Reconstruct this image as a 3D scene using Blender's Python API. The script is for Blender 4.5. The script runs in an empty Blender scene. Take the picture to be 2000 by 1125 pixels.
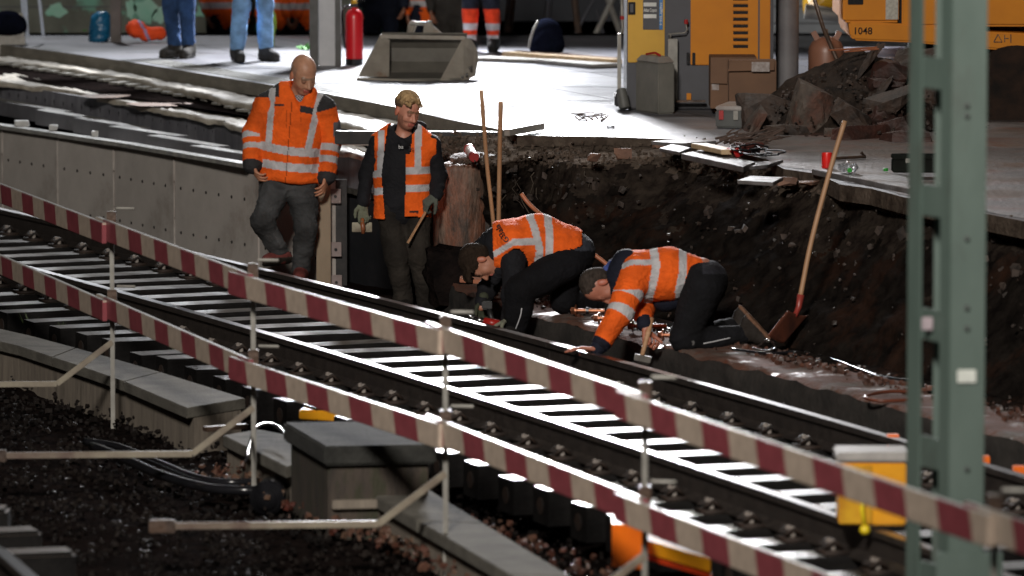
import bpy, bmesh, math, random
import numpy as np
from mathutils import Vector, Matrix, noise
from mathutils.bvhtree import BVHTree
random.seed(7); rng = np.random.default_rng(7)
scene = bpy.context.scene
COL = scene.collection
V = Vector
# ------------------------------------------------------------------ camera
H = 4.1; F = 11111.0; PITCH = math.atan(1117.5/F)
cp, sp = math.cos(PITCH), math.sin(PITCH)
def ray(px, py):
    a = (px-1000)/F; b = (py-562.5)/F
    return V((a, cp-b*sp, -sp-b*cp))
def G(px, py, z=0.0):
    d = ray(px, py); t = (z-H)/d.z
    return V((d.x*t, d.y*t, z))
def W(px, py, Y):
    d = ray(px, py); t = Y/d.y
    return V((d.x*t, Y, H+d.z*t))
def PXn(co):
    co = np.asarray(co, float); x = co[:,0]; y = co[:,1]; z = co[:,2]-H
    dep = y*cp - z*sp; up = y*sp + z*cp
    return 1000+F*x/dep, 562.5-F*up/dep
cam = bpy.data.cameras.new('camera'); camo = bpy.data.objects.new('camera', cam); COL.objects.link(camo)
camo.location = (0, 0, H); camo.rotation_euler = (math.pi/2-PITCH, 0, 0)
cam.sensor_width = 36; cam.lens = 200; cam.clip_start = 1; cam.clip_end = 600
cam.dof.use_dof = True; cam.dof.focus_distance = 40.6; cam.dof.aperture_fstop = 2.5
scene.camera = camo
# ------------------------------------------------------------------ materials
MATS = {}
def mat(name, c1, c2=None, rough=0.6, rough2=None, scale=6.0, metal=0.0, bump=0.0, bscale=None, detail=6, spec=None,
        dirt=None, dscale=2.0, dth=(0.5, 0.6), stretch=None, emit=None, trans=0.0, coat=0.0, attr=False, ior=None, rth=(0.4, 0.6)):
    if name in MATS: return MATS[name]
    m = bpy.data.materials.new(name); m.use_nodes = True; nt = m.node_tree; N = nt.nodes; L = nt.links
    b = N['Principled BSDF']
    tc = N.new('ShaderNodeTexCoord'); src = tc.outputs['Object']
    if stretch:
        mp = N.new('ShaderNodeMapping'); mp.inputs['Scale'].default_value = stretch; L.new(src, mp.inputs['Vector']); src = mp.outputs[0]
    nz = N.new('ShaderNodeTexNoise'); nz.inputs['Scale'].default_value = scale; nz.inputs['Detail'].default_value = detail
    nz.inputs['Roughness'].default_value = 0.62
    L.new(src, nz.inputs['Vector'])
    ramp = N.new('ShaderNodeValToRGB'); ramp.color_ramp.elements[0].position = 0.36; ramp.color_ramp.elements[1].position = 0.64
    c2 = c2 or tuple(x*0.7 for x in c1)
    ramp.color_ramp.elements[0].color = (*c1, 1); ramp.color_ramp.elements[1].color = (*c2, 1)
    L.new(nz.outputs['Fac'], ramp.inputs[0]); col = ramp.outputs[0]
    if attr:
        at = N.new('ShaderNodeAttribute'); at.attribute_name = 'Col'
        mx = N.new('ShaderNodeMix'); mx.data_type = 'RGBA'; mx.blend_type = 'MULTIPLY'; mx.inputs[0].default_value = 1
        L.new(at.outputs['Color'], mx.inputs[6]); L.new(col, mx.inputs[7]); col = mx.outputs[2]
    if dirt:
        n2 = N.new('ShaderNodeTexNoise'); n2.inputs['Scale'].default_value = dscale; n2.inputs['Detail'].default_value = 8
        n2.inputs['Roughness'].default_value = 0.7; L.new(src, n2.inputs['Vector'])
        mr = N.new('ShaderNodeMapRange'); mr.inputs[1].default_value = dth[0]; mr.inputs[2].default_value = dth[1]
        L.new(n2.outputs['Fac'], mr.inputs[0])
        mx = N.new('ShaderNodeMix'); mx.data_type = 'RGBA'; L.new(mr.outputs[0], mx.inputs[0])
        L.new(col, mx.inputs[6]); mx.inputs[7].default_value = (*dirt, 1); col = mx.outputs[2]
    L.new(col, b.inputs['Base Color'])
    if rough2 is not None:
        n3 = N.new('ShaderNodeTexNoise'); n3.inputs['Scale'].default_value = scale*0.45; n3.inputs['Detail'].default_value = 5
        L.new(src, n3.inputs['Vector'])
        mr = N.new('ShaderNodeMapRange'); mr.inputs[1].default_value = rth[0]; mr.inputs[2].default_value = rth[1]
        mr.inputs[3].default_value = rough; mr.inputs[4].default_value = rough2
        L.new(n3.outputs['Fac'], mr.inputs[0]); L.new(mr.outputs[0], b.inputs['Roughness'])
    else: b.inputs['Roughness'].default_value = rough
    b.inputs['Metallic'].default_value = metal
    if spec is not None:
        b.inputs['Specular IOR Level'].default_value = spec
        if spec < 0.08: b.inputs['IOR'].default_value = 1.02
    if coat: b.inputs['Coat Weight'].default_value = coat; b.inputs['Coat Roughness'].default_value = 0.15
    if trans: b.inputs['Transmission Weight'].default_value = trans
    if bump:
        bp = N.new('ShaderNodeBump'); bp.inputs['Strength'].default_value = min(1, bump); bp.inputs['Distance'].default_value = 0.02
        n4 = N.new('ShaderNodeTexNoise'); n4.inputs['Scale'].default_value = bscale or scale*4; n4.inputs['Detail'].default_value = 6
        L.new(src, n4.inputs['Vector']); L.new(n4.outputs['Fac'], bp.inputs['Height']); L.new(bp.outputs[0], b.inputs['Normal'])
    if emit:
        b.inputs['Emission Color'].default_value = (*emit[0], 1); b.inputs['Emission Strength'].default_value = emit[1]
    MATS[name] = m; return m
# ------------------------------------------------------------------ objects
def tag(o, label=None, cat=None, group=None, kind=None):
    if label: o['label'] = label
    if cat: o['category'] = cat
    if group: o['group'] = group
    if kind: o['kind'] = kind
    return o
def empty(name, loc, label, cat, group=None, rz=0.0):
    o = bpy.data.objects.new(name, None); COL.objects.link(o); o.location = loc; o.rotation_euler = (0, 0, rz)
    o.empty_display_size = 0.1
    return tag(o, label, cat, group)
def link(name, me, m=None, parent=None):
    o = bpy.data.objects.new(name, me); COL.objects.link(o)
    if m and not me.materials: me.materials.append(m)
    if parent:
        o.parent = parent
    return o
def frame(d, hint=V((0, 0, 1))):
    d = d.normalized()
    if abs(d.dot(hint)) > 0.97: hint = V((1, 0, 0))
    a = d.cross(hint).normalized(); b = a.cross(d).normalized()
    return a, b
class MB:
    def __init__(s, org=(0, 0, 0)): s.v = []; s.f = []; s.org = V(org)
    def add(s, vs, fs):
        n = len(s.v); s.v += [V(p) for p in vs]; s.f += [tuple(i+n for i in f) for f in fs]; return s
    def box(s, c, size, R=None, jit=0.0):
        c = V(c); hx, hy, hz = (x/2 for x in size); vs = []
        for x in (-hx, hx):
            for y in (-hy, hy):
                for z in (-hz, hz):
                    p = V((x, y, z))
                    if jit: p += V((random.uniform(-jit, jit), random.uniform(-jit, jit), random.uniform(-jit, jit)))
                    vs.append(c + (R @ p if R else p))
        return s.add(vs, [(0, 1, 3, 2), (4, 6, 7, 5), (0, 4, 5, 1), (2, 3, 7, 6), (0, 2, 6, 4), (1, 5, 7, 3)])
    def beam(s, a, b, w, h, hint=V((0, 0, 1))):
        a = V(a); b = V(b); x, y = frame(b-a, hint); x = x*w/2; y = y*h/2
        vs = [p+sx*x+sy*y for p in (a, b) for sx, sy in ((-1, -1), (1, -1), (1, 1), (-1, 1))]
        return s.add(vs, [(0, 3, 2, 1), (4, 5, 6, 7), (0, 1, 5, 4), (1, 2, 6, 5), (2, 3, 7, 6), (3, 0, 4, 7)])
    def cyl(s, a, b, r0, r1=None, n=14, cap=True):
        a = V(a); b = V(b); r1 = r0 if r1 is None else r1; x, y = frame(b-a)
        vs = [p+(x*math.cos(t)+y*math.sin(t))*r for p, r in ((a, r0), (b, r1)) for t in [2*math.pi*i/n for i in range(n)]]
        fs = [(i, (i+1) % n, n+(i+1) % n, n+i) for i in range(n)]
        if cap: fs += [tuple(range(n-1, -1, -1)), tuple(range(n, 2*n))]
        return s.add(vs, fs)
    def tube(s, pts, r, n=8):
        pts = [V(p) for p in pts]; vs = []; m = len(pts); prev = None
        for i, p in enumerate(pts):
            d = (pts[min(i+1, m-1)]-pts[max(i-1, 0)])
            x, y = frame(d)
            rr = r[i] if isinstance(r, (list, tuple)) else r
            if prev is not None:
                x = (prev - d.normalized()*prev.dot(d.normalized())).normalized(); y = x.cross(d.normalized())
            prev = x
            vs += [p+(x*math.cos(t)+y*math.sin(t))*rr for t in [2*math.pi*k/n for k in range(n)]]
        fs = [(i*n+k, i*n+(k+1) % n, (i+1)*n+(k+1) % n, (i+1)*n+k) for i in range(m-1) for k in range(n)]
        fs += [tuple(range(n-1, -1, -1)), tuple(range((m-1)*n, m*n))]
        return s.add(vs, fs)
    def lathe(s, c, prof, n=24, ax=V((0, 0, 1))):
        c = V(c); x, y = frame(ax); a = ax.normalized(); vs = []
        for r, z in prof: vs += [c+a*z+(x*math.cos(t)+y*math.sin(t))*r for t in [2*math.pi*k/n for k in range(n)]]
        m = len(prof)
        fs = [(i*n+k, i*n+(k+1) % n, (i+1)*n+(k+1) % n, (i+1)*n+k) for i in range(m-1) for k in range(n)]
        fs += [tuple(range(n-1, -1, -1)), tuple(range((m-1)*n, m*n))]
        return s.add(vs, fs)
    def prism(s, poly, ext):
        poly = [V(p) for p in poly]; ext = V(ext); n = len(poly)
        return s.add(poly+[p+ext for p in poly], [tuple(range(n)), tuple(range(2*n-1, n-1, -1))]+[(i, i+n, (i+1) % n+n, (i+1) % n) for i in range(n)])
    def sweep(s, path, prof, closed=True):
        """prof = [(side,z)], path = list of points, side = right of the path direction in XY"""
        path = [V(p) for p in path]; n = len(prof); m = len(path)
        for i, p in enumerate(path):
            d = path[min(i+1, m-1)]-path[max(i-1, 0)]; d.z = 0; d.normalize(); r = V((d.y, -d.x, 0))
            for a, z in prof: s.v.append(p+r*a+V((0, 0, z)))
        base = len(s.v)-n*m; k = n if closed else n-1
        for i in range(m-1):
            for j in range(k):
                s.f.append((base+i*n+j, base+i*n+(j+1) % n, base+(i+1)*n+(j+1) % n, base+(i+1)*n+j))
        if closed:
            s.f.append(tuple(base+j for j in range(n))); s.f.append(tuple(base+(m-1)*n+j for j in range(n-1, -1, -1)))
        return s
    def build(s, name, m=None, parent=None, bevel=0.0, smooth=False, org=None, seg=2, auto=None):
        me = bpy.data.meshes.new(name)
        o_ = V(org) if org is not None else (parent.matrix_basis.translation.copy() if parent is not None else V((0, 0, 0)))
        if parent is not None and parent.parent is not None: o_ = parent.parent.matrix_basis.translation + parent.matrix_basis.translation
        me.from_pydata([tuple(p-o_) for p in s.v], [], s.f)
        bm = bmesh.new(); bm.from_mesh(me); bmesh.ops.recalc_face_normals(bm, faces=bm.faces)
        if bevel:
            ed = [e for e in bm.edges if len(e.link_faces) == 2 and e.calc_face_angle(0) > 0.6]
            if ed: bmesh.ops.bevel(bm, geom=ed, offset=bevel, segments=seg, affect='EDGES', clamp_overlap=True)
        bm.to_mesh(me); bm.free()
        if smooth:
            for p in me.polygons: p.use_smooth = True
            if auto: me.set_sharp_from_angle(angle=auto)
        o = link(name, me, m, parent)
        if parent is None: o.location = o_
        return o
def lerp(a, b, t): return a+(b-a)*t
def polyline(pts, n):
    pts = [V(p) for p in pts]; L = [0]
    for a, b in zip(pts, pts[1:]): L.append(L[-1]+(b-a).length)
    out = []
    for i in range(n):
        d = L[-1]*i/(n-1); k = 0
        while k < len(pts)-2 and L[k+1] < d: k += 1
        out.append(pts[k].lerp(pts[k+1], (d-L[k])/max(1e-9, L[k+1]-L[k])))
    return out
def spline(pts, n=8):
    pts = [V(p) for p in pts]; P = [pts[0]*2-pts[1]]+pts+[pts[-1]*2-pts[-2]]; out = []
    for i in range(1, len(P)-2):
        for k in range(n):
            t = k/n; a, b, c, d = P[i-1:i+3]
            out.append(0.5*((2*b)+(c-a)*t+(2*a-5*b+4*c-d)*t*t+(3*b-a-3*c+d)*t**3))
    return out+[pts[-1]]
def copy_tree(o, parent=None):
    c = o.copy(); COL.objects.link(c)
    if parent is not None: c.parent = parent
    for ch in o.children: copy_tree(ch, c)
    return c
def text_mesh(txt, size, extrude=0.001, bold=0.0):
    cu = bpy.data.curves.new('t', 'FONT'); cu.body = txt; cu.size = size; cu.extrude = extrude; cu.offset = bold
    cu.align_x = 'CENTER'; cu.align_y = 'CENTER'; cu.resolution_u = 3
    o = bpy.data.objects.new('t', cu); COL.objects.link(o)
    dg = bpy.context.evaluated_depsgraph_get(); dg.update()
    me = bpy.data.meshes.new_from_object(o.evaluated_get(dg)); bpy.data.objects.remove(o); bpy.data.curves.remove(cu)
    return [v.co.copy() for v in me.vertices], [tuple(p.vertices) for p in me.polygons]
def lettering(txt, c, right, up, size, m, parent, sx=1.0, bold=0.0, name='lettering'):
    vs, fs = text_mesh(txt, size, 0.001, bold); right = V(right).normalized(); up = V(up).normalized(); nn = right.cross(up)
    b = MB(); b.add([V(c)+right*p.x*sx+up*p.y+nn*p.z for p in vs], fs)
    return b.build(name, m, parent)
def rock(c, size, R=None, n=16, seed=None, rough=0.06, flat=1.0):
    """irregular broken lump as (verts, faces)"""
    rd = random.Random(seed); bm = bmesh.new()
    for i in range(n):
        p = V((rd.uniform(-1, 1), rd.uniform(-1, 1), rd.uniform(-1, 1)))
        m_ = max(abs(p.x), abs(p.y), abs(p.z)); p = p/m_*rd.uniform(0.78, 1.0)
        bm.verts.new(p)
    r = bmesh.ops.convex_hull(bm, input=bm.verts)
    for v in [v for v in bm.verts if not v.link_faces]: bm.verts.remove(v)
    bmesh.ops.subdivide_edges(bm, edges=bm.edges, cuts=2, use_grid_fill=True)
    bmesh.ops.triangulate(bm, faces=bm.faces)
    sd = V((rd.uniform(0, 50),)*3); c = V(c)
    out = []
    for v in bm.verts:
        p = v.co*(1+rough*noise.noise(v.co*2.3+sd)*2+rough*0.7*noise.noise(v.co*7+sd))
        p = V((p.x*size[0]/2, p.y*size[1]/2, p.z*size[2]/2)); out.append(c+(R @ p if R else p))
    bm.verts.ensure_lookup_table(); bm.verts.index_update(); fs = [tuple(x.index for x in f.verts) for f in bm.faces]
    bm.free(); return out, fs
def euler(x=0, y=0, z=0): return Matrix.Rotation(math.radians(z), 3, 'Z') @ Matrix.Rotation(math.radians(y), 3, 'Y') @ Matrix.Rotation(math.radians(x), 3, 'X')
def grid_mesh(name, fn, nu, nv, m, parent=None, smooth=True):
    vs = [fn(i/(nu-1), j/(nv-1)) for j in range(nv) for i in range(nu)]
    fs = [(j*nu+i, j*nu+i+1, (j+1)*nu+i+1, (j+1)*nu+i) for j in range(nv-1) for i in range(nu-1)]
    me = bpy.data.meshes.new(name); me.from_pydata([tuple(v) for v in vs], [], fs)
    if smooth:
        for p in me.polygons: p.use_smooth = True
    return link(name, me, m, parent)
def fract(p, s, o=5, lac=2.1): return noise.fractal(p*s, 0.9, lac, o)
# ------------------------------------------------------------------ implicit bodies
def A3(p): return np.array([p[0], p[1], p[2]], float)
def rc(a, b, ra, rb=None, k=0.02, tag=None, q=1.0, ax=None, op=1):
    return dict(t='rc', a=A3(a), b=A3(b), ra=ra, rb=ra if rb is None else rb, k=k, tag=tag, q=q, ax=None if ax is None else A3(ax)/np.linalg.norm(A3(ax)), op=op)
def el(c, R, r, k=0.02, tag=None, op=1):
    return dict(t='el', c=A3(c), R=np.array([A3(x) for x in R]), r=np.array(r, float), k=k, tag=tag, op=op)
def ev(p, X):
    if p['t'] == 'rc':
        ab = p['b']-p['a']; L2 = max(ab@ab, 1e-9); w = X-p['a']; t = np.clip((w@ab)/L2, 0, 1)
        d = w-t[..., None]*ab; r = p['ra']+(p['rb']-p['ra'])*t
        if p['q'] != 1.0:
            n = p['ax']; dn = d@n; d = d+(dn*(1/p['q']-1))[..., None]*n
            dist = np.linalg.norm(d, axis=-1)-r
            return dist*np.where(dist < 0, 1, (1+p['q'])/2 if p['q'] < 1 else 1), t
        return np.linalg.norm(d, axis=-1)-r, t
    q = (X-p['c'])@p['R'].T; k0 = np.linalg.norm(q/p['r'], axis=-1); k1 = np.linalg.norm(q/(p['r']**2), axis=-1)
    return k0*(k0-1)/np.maximum(k1, 1e-6), np.zeros(X.shape[:-1])
def bbox(p):
    if p['t'] == 'rc':
        r = max(p['ra'], p['rb'])*max(1, p['q']); return np.minimum(p['a'], p['b'])-r, np.maximum(p['a'], p['b'])+r
    r = p['r'].max(); return p['c']-r, p['c']+r
def surf(prims, h=0.008, cut=None):
    """smooth union of primitives -> verts, quads (surface nets)"""
    lo = np.min([bbox(p)[0] for p in prims if p['op'] > 0], axis=0)-4*h-0.02; hi = np.max([bbox(p)[1] for p in prims if p['op'] > 0], axis=0)+4*h+0.02
    n = np.ceil((hi-lo)/h).astype(int)+1
    D = np.full(n, 0.5, np.float32)
    for p in prims:
        a, b = bbox(p); mg = p['k']*1.3+3*h
        i0 = np.maximum(((a-mg-lo)/h).astype(int), 0); i1 = np.minimum(((b+mg-lo)/h).astype(int)+2, n)
        if (i1 <= i0).any(): continue
        g = np.stack(np.meshgrid(*[lo[k]+h*np.arange(i0[k], i1[k]) for k in range(3)], indexing='ij'), -1)
        d, _ = ev(p, g); s = tuple(slice(i0[k], i1[k]) for k in range(3)); A = D[s]; k = p['k']
        if p['op'] > 0: hh = np.maximum(k-np.abs(A-d), 0)/k; D[s] = np.minimum(A, d)-hh*hh*k*0.25
        else: d = -d; hh = np.maximum(k-np.abs(A-d), 0)/k; D[s] = np.maximum(A, d)+hh*hh*k*0.25
    if cut is not None:
        g = np.stack(np.meshgrid(*[lo[k]+h*np.arange(n[k]) for k in range(3)], indexing='ij'), -1); D = np.maximum(D, cut(g))
    S = D < 0
    c = np.zeros(np.array(n)-1, int)
    for dx in (0, 1):
        for dy in (0, 1):
            for dz in (0, 1): c += S[dx:n[0]-1+dx, dy:n[1]-1+dy, dz:n[2]-1+dz]
    act = (c > 0) & (c < 8); idx = np.full(act.shape, -1, int); I = np.argwhere(act); idx[act] = np.arange(len(I))
    pos = np.zeros((len(I), 3)); cnt = np.zeros(len(I))
    for ax in range(3):
        o1, o2 = [(1, 2), (0, 2), (0, 1)][ax]
        for u in (0, 1):
            for v in (0, 1):
                A = I.copy(); A[:, o1] += u; A[:, o2] += v; B = A.copy(); B[:, ax] += 1
                da = D[tuple(A.T)]; db = D[tuple(B.T)]; m = (da < 0) != (db < 0)
                t = np.where(m, da/np.where(m, da-db, 1), 0); P = A.astype(float); P[:, ax] += t
                pos[m] += P[m]; cnt[m] += 1
    pos = pos/cnt[:, None]*h+lo
    F_ = []
    for ax in range(3):
        o1, o2 = [(1, 2), (2, 0), (0, 1)][ax]
        sl = [slice(0, None)]*3; a = S.copy()
        sA = [slice(1, n[k]-1) for k in range(3)]; sA[ax] = slice(0, n[ax]-1); sB = list(sA); sB[ax] = slice(1, n[ax])
        X = S[tuple(sA)] != S[tuple(sB)]; E_ = np.argwhere(X); off = np.array([1, 1, 1]); off[ax] = 0; E_ = E_+off
        ins = S[tuple(E_.T)]
        def cell(u, v):
            C = E_.copy(); C[:, o1] -= u; C[:, o2] -= v; return idx[tuple(C.T)]
        q = np.stack([cell(1, 1), cell(0, 1), cell(0, 0), cell(1, 0)], 1); q[~ins] = q[~ins][:, ::-1]; F_.append(q)
    F_ = np.concatenate(F_); F_ = F_[(F_ >= 0).all(1)]
    return pos, F_
def classify(prims, P):
    ds = []; ts = []
    for p in prims:
        d, t = ev(p, P); ds.append(d if p['op'] > 0 else d+9); ts.append(t)
    ds = np.array(ds); k = ds.argmin(0); return [prims[i]['tag'] for i in k], np.array(ts)[k, np.arange(len(P))], k
def normals(P, Q):
    n = np.cross(P[Q[:, 2]]-P[Q[:, 0]], P[Q[:, 3]]-P[Q[:, 1]]); N_ = np.zeros_like(P)
    for i in range(4): np.add.at(N_, Q[:, i], n)
    return N_/np.maximum(np.linalg.norm(N_, axis=1), 1e-12)[:, None]
def folds(P, N_, amp, sc=9.0, seed=0.0):
    d = np.empty(len(P)); o = V((seed, seed*1.7, 3.1))
    for i, p in enumerate(P):
        v = V(p); w = noise.noise_vector(v*3.0+o)*0.12
        q = V((v.x+w.x, v.y+w.y, (v.z+w.z)*1.9))
        a = 1-abs(noise.noise(q*sc+o))*2.2; b = noise.noise(q*sc*0.4+o)
        q2 = V((q.x*1.1, q.y, q.z*0.8+q.x*0.5)); c = max(0.0, 1-abs(noise.noise(q2*sc*1.9+o))*5)
        d[i] = amp*(a*0.75*max(0, 0.5+b)+b*1.0+0.55*c*max(0, 0.6-b))
    return P+N_*d[:, None]
def smesh(name, P, Q, colors, m, parent, keep=None, solid=0.0):
    if keep is not None:
        Q = Q[keep[Q].all(1)]; u = np.unique(Q); mp = np.full(len(P), -1); mp[u] = np.arange(len(u)); Q = mp[Q]; P = P[u]
        colors = colors[u] if colors is not None else None
    org = np.array(parent.matrix_basis.translation) if parent is not None else np.zeros(3)
    me = bpy.data.meshes.new(name); me.from_pydata((P-org).tolist(), [], Q.tolist())
    me.polygons.foreach_set('use_smooth', [True]*len(me.polygons))
    if colors is not None:
        at = me.color_attributes.new('Col', 'FLOAT_COLOR', 'POINT')
        at.data.foreach_set('color', np.concatenate([colors, np.ones((len(colors), 1))], 1).astype(np.float32).ravel())
    o = link(name, me, m, parent)
    if solid:
        md = o.modifiers.new('solid', 'SOLIDIFY'); md.thickness = solid; md.offset = 1
    return o
cloth = mat('cloth', (1, 1, 1), (0.78, 0.78, 0.78), rough=0.85, scale=16, bump=0.35, bscale=60, attr=True, spec=0.25)
clothd = mat('dirty_cloth', (1, 1, 1), (0.55, 0.52, 0.5), rough=0.9, scale=7, bump=0.4, bscale=45, attr=True, spec=0.2)
skin = mat('skin', (1, 1, 1), (0.86, 0.8, 0.78), rough=0.5, scale=25, attr=True, bump=0.08, bscale=80)
hairm = mat('hair', (1, 1, 1), (0.5, 0.46, 0.42), rough=0.85, scale=60, attr=True, bump=0.5, bscale=150, stretch=(1, 1, 0.35), spec=0.15)
bootm = mat('boot_leather', (1, 1, 1), (0.6, 0.55, 0.5), rough=0.85, spec=0.2, scale=20, attr=True, bump=0.3)
ORG = (0.93, 0.135, 0.012); GREY = (0.56, 0.55, 0.56); BLK = (0.008, 0.008, 0.011); DARK = (0.035, 0.034, 0.036)
def col(n, c): return np.tile(np.array(c, float), (n, 1))
def head(prims, c, f, u, s=1.0, look=0):
    f = V(f).normalized(); u = V(u); u = (u-f*u.dot(f)).normalized(); r = f.cross(u).normalized()
    R = (r, f, u); c = V(c)
    def pt(x, y, z): return c+(r*x+f*y+u*z)*s
    E = lambda x, y, z, a, b, d, k=0.02, tg='head', op=1: prims.append(el(pt(x, y, z), R, (a*s, b*s, d*s), k*s, tg, op))
    E(0, -0.012, 0.035, 0.076, 0.096, 0.09)
    E(0, 0.018, -0.03, 0.062, 0.074, 0.088)
    E(0, 0.045, -0.088, 0.036, 0.038, 0.028)
    E(0.032, 0.055, -0.03, 0.026, 0.024, 0.03, 0.015); E(-0.032, 0.055, -0.03, 0.026, 0.024, 0.03, 0.015)
    prims.append(rc(pt(0, 0.086, 0.004), pt(0, 0.108, -0.034), 0.008*s, 0.0125*s, 0.012*s, 'head'))
    prims.append(rc(pt(-0.012, 0.094, -0.037), pt(0.012, 0.094, -0.037), 0.008*s, 0.008*s, 0.01*s, 'head'))
    prims.append(rc(pt(-0.036, 0.076, 0.02), pt(0.036, 0.076, 0.02), 0.0095*s, None, 0.014*s, 'brow'))
    for x in (-1, 1):
        E(x*0.03, 0.096, 0.0, 0.013, 0.010, 0.009, 0.008, 'head', -1)
        E(x*0.03, 0.077, 0.0, 0.0125, 0.0125, 0.0125, 0.003, 'eye')
        E(x*0.077, -0.012, -0.01, 0.009, 0.02, 0.032, 0.008, 'ear')
    prims.append(rc(pt(-0.018, 0.086, -0.062), pt(0.018, 0.086, -0.062), 0.0075*s, None, 0.006*s, 'lip'))
    E(0, 0.1, -0.0665, 0.022, 0.012, 0.0025, 0.004, 'lip', -1)
    prims.append(rc(pt(-0.015, 0.085, -0.071), pt(0.015, 0.085, -0.071), 0.0075*s, None, 0.006*s, 'lip'))
    return pt, R
def hand(prims, w, d, pn, curl=0.5, s=1.0, side=1, tag='hand', grip=None):
    """w wrist, d direction of the fingers, pn palm normal, side +-1 thumb side"""
    d = V(d).normalized(); pn = V(pn); pn = (pn-d*pn.dot(d)).normalized(); b = d.cross(pn).normalized()*side; w = V(w)
    kn = []
    for i in range(4):
        x = (0.027-0.018*i)*s; L = (0.092, 0.096, 0.091, 0.083)[i]*s
        k0 = w+b*x*0.6+d*0.012*s; k1 = w+b*x+d*L; prims.append(rc(k0, k1, 0.0125*s, 0.0105*s, 0.012*s, tag)); kn.append(k1)
    for i in range(4):
        p = kn[i]; ang = curl*(0.55+0.12*i); ls = [(0.040, 0.026, 0.02), (0.044, 0.029, 0.022), (0.041, 0.027, 0.02), (0.033, 0.021, 0.018)][i]
        spread = b*(0.10-0.07*i)
        for j, L in enumerate(ls):
            dd = (d*math.cos(ang)+pn*math.sin(ang)+spread*math.cos(ang)).normalized(); q = p+dd*L*s
            prims.append(rc(p, q, (0.0095-0.001*j)*s, (0.0088-0.001*j)*s, 0.004*s, tag)); p = q; ang += curl*(0.9 if j == 0 else 0.6)
    p = w+b*0.022*s+d*0.02*s
    for j, (L, a) in enumerate(((0.045, 0.75), (0.033, 0.45), (0.026, 0.25))):
        dd = (d*math.cos(a)+b*math.sin(a)+pn*(0.25+0.5*curl*(j > 0))).normalized(); q = p+dd*L*s
        prims.append(rc(p, q, (0.0135-0.0015*j)*s, (0.012-0.0015*j)*s, 0.008*s, tag)); p = q
def shoe(prims, ankle, toe, up=(0, 0, 1), s=1.0, tag='shoe', h=0.1):
    """boot: ankle joint, toe tip direction; up = from sole to ankle"""
    a = V(ankle); t = V(toe); up = V(up).normalized(); d = (t-a); d = d-up*d.dot(up); L = d.length; d.normalize(); r = d.cross(up)
    so = a-up*h
    prims.append(rc(a+up*0.08*s, a-up*0.03, 0.058*s, 0.06*s, 0.02, tag))
    prims.append(rc(so+up*0.045-d*0.045, so+up*0.045+d*(L-0.06), 0.043*s, 0.044*s, 0.03, tag, 0.9, up))
    prims.append(rc(a-up*0.01, so+up*0.05+d*(L-0.09), 0.052*s, 0.04*s, 0.03, tag))
    prims.append(rc(so+up*0.014-d*0.05, so+up*0.014+d*(L-0.055), 0.046*s, 0.047*s, 0.004, 'sole', 0.3, up))
def sock_parts(name, prims, cols, m, parent, h=0.008, fold=0.0, fs=9.0, seed=0.0, cut=None, solid=0.0, keepf=None):
    P, Q = surf(prims, h, cut)
    tg, t, k = classify(prims, P); N_ = normals(P, Q)
    if fold: P = folds(P, N_, fold, fs, seed)
    C = cols(P, np.array([str(x) for x in tg]), t, N_)
    if fold > 0.004:
        nn = np.array([noise.noise(V(p)*4.3)+0.5*noise.noise(V(p)*13) for p in P]); C = C*(1-0.38*np.clip(nn+0.05, 0, 1))[:, None]
    keep = keepf(P, np.array([str(x) for x in tg]), t, N_) if keepf else None
    return smesh(name, P, Q, C, m, parent, keep, solid)
def skincol(base, lip=(0.42, 0.12, 0.09), brow=None, stub=None):
    def fn(P, tg, t, N_):
        C = col(len(P), base); C[tg == 'lip'] = lip; C[tg == 'eye'] = np.array(base)*0.62
        C[tg == 'ear'] = np.array(base)*np.array((1.05, 0.8, 0.75))
        C[tg == 'brow'] = brow if brow is not None else np.array(base)*0.75
        C[tg == 'hand'] = np.array(base)*np.array((0.95, 0.82, 0.75))
        if stub is not None: C = stub(P, tg, C)
        return C
    return fn
# ------------------------------------------------------------------ the four workers
def band(v, c, h): return np.abs(v-c) < h
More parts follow.
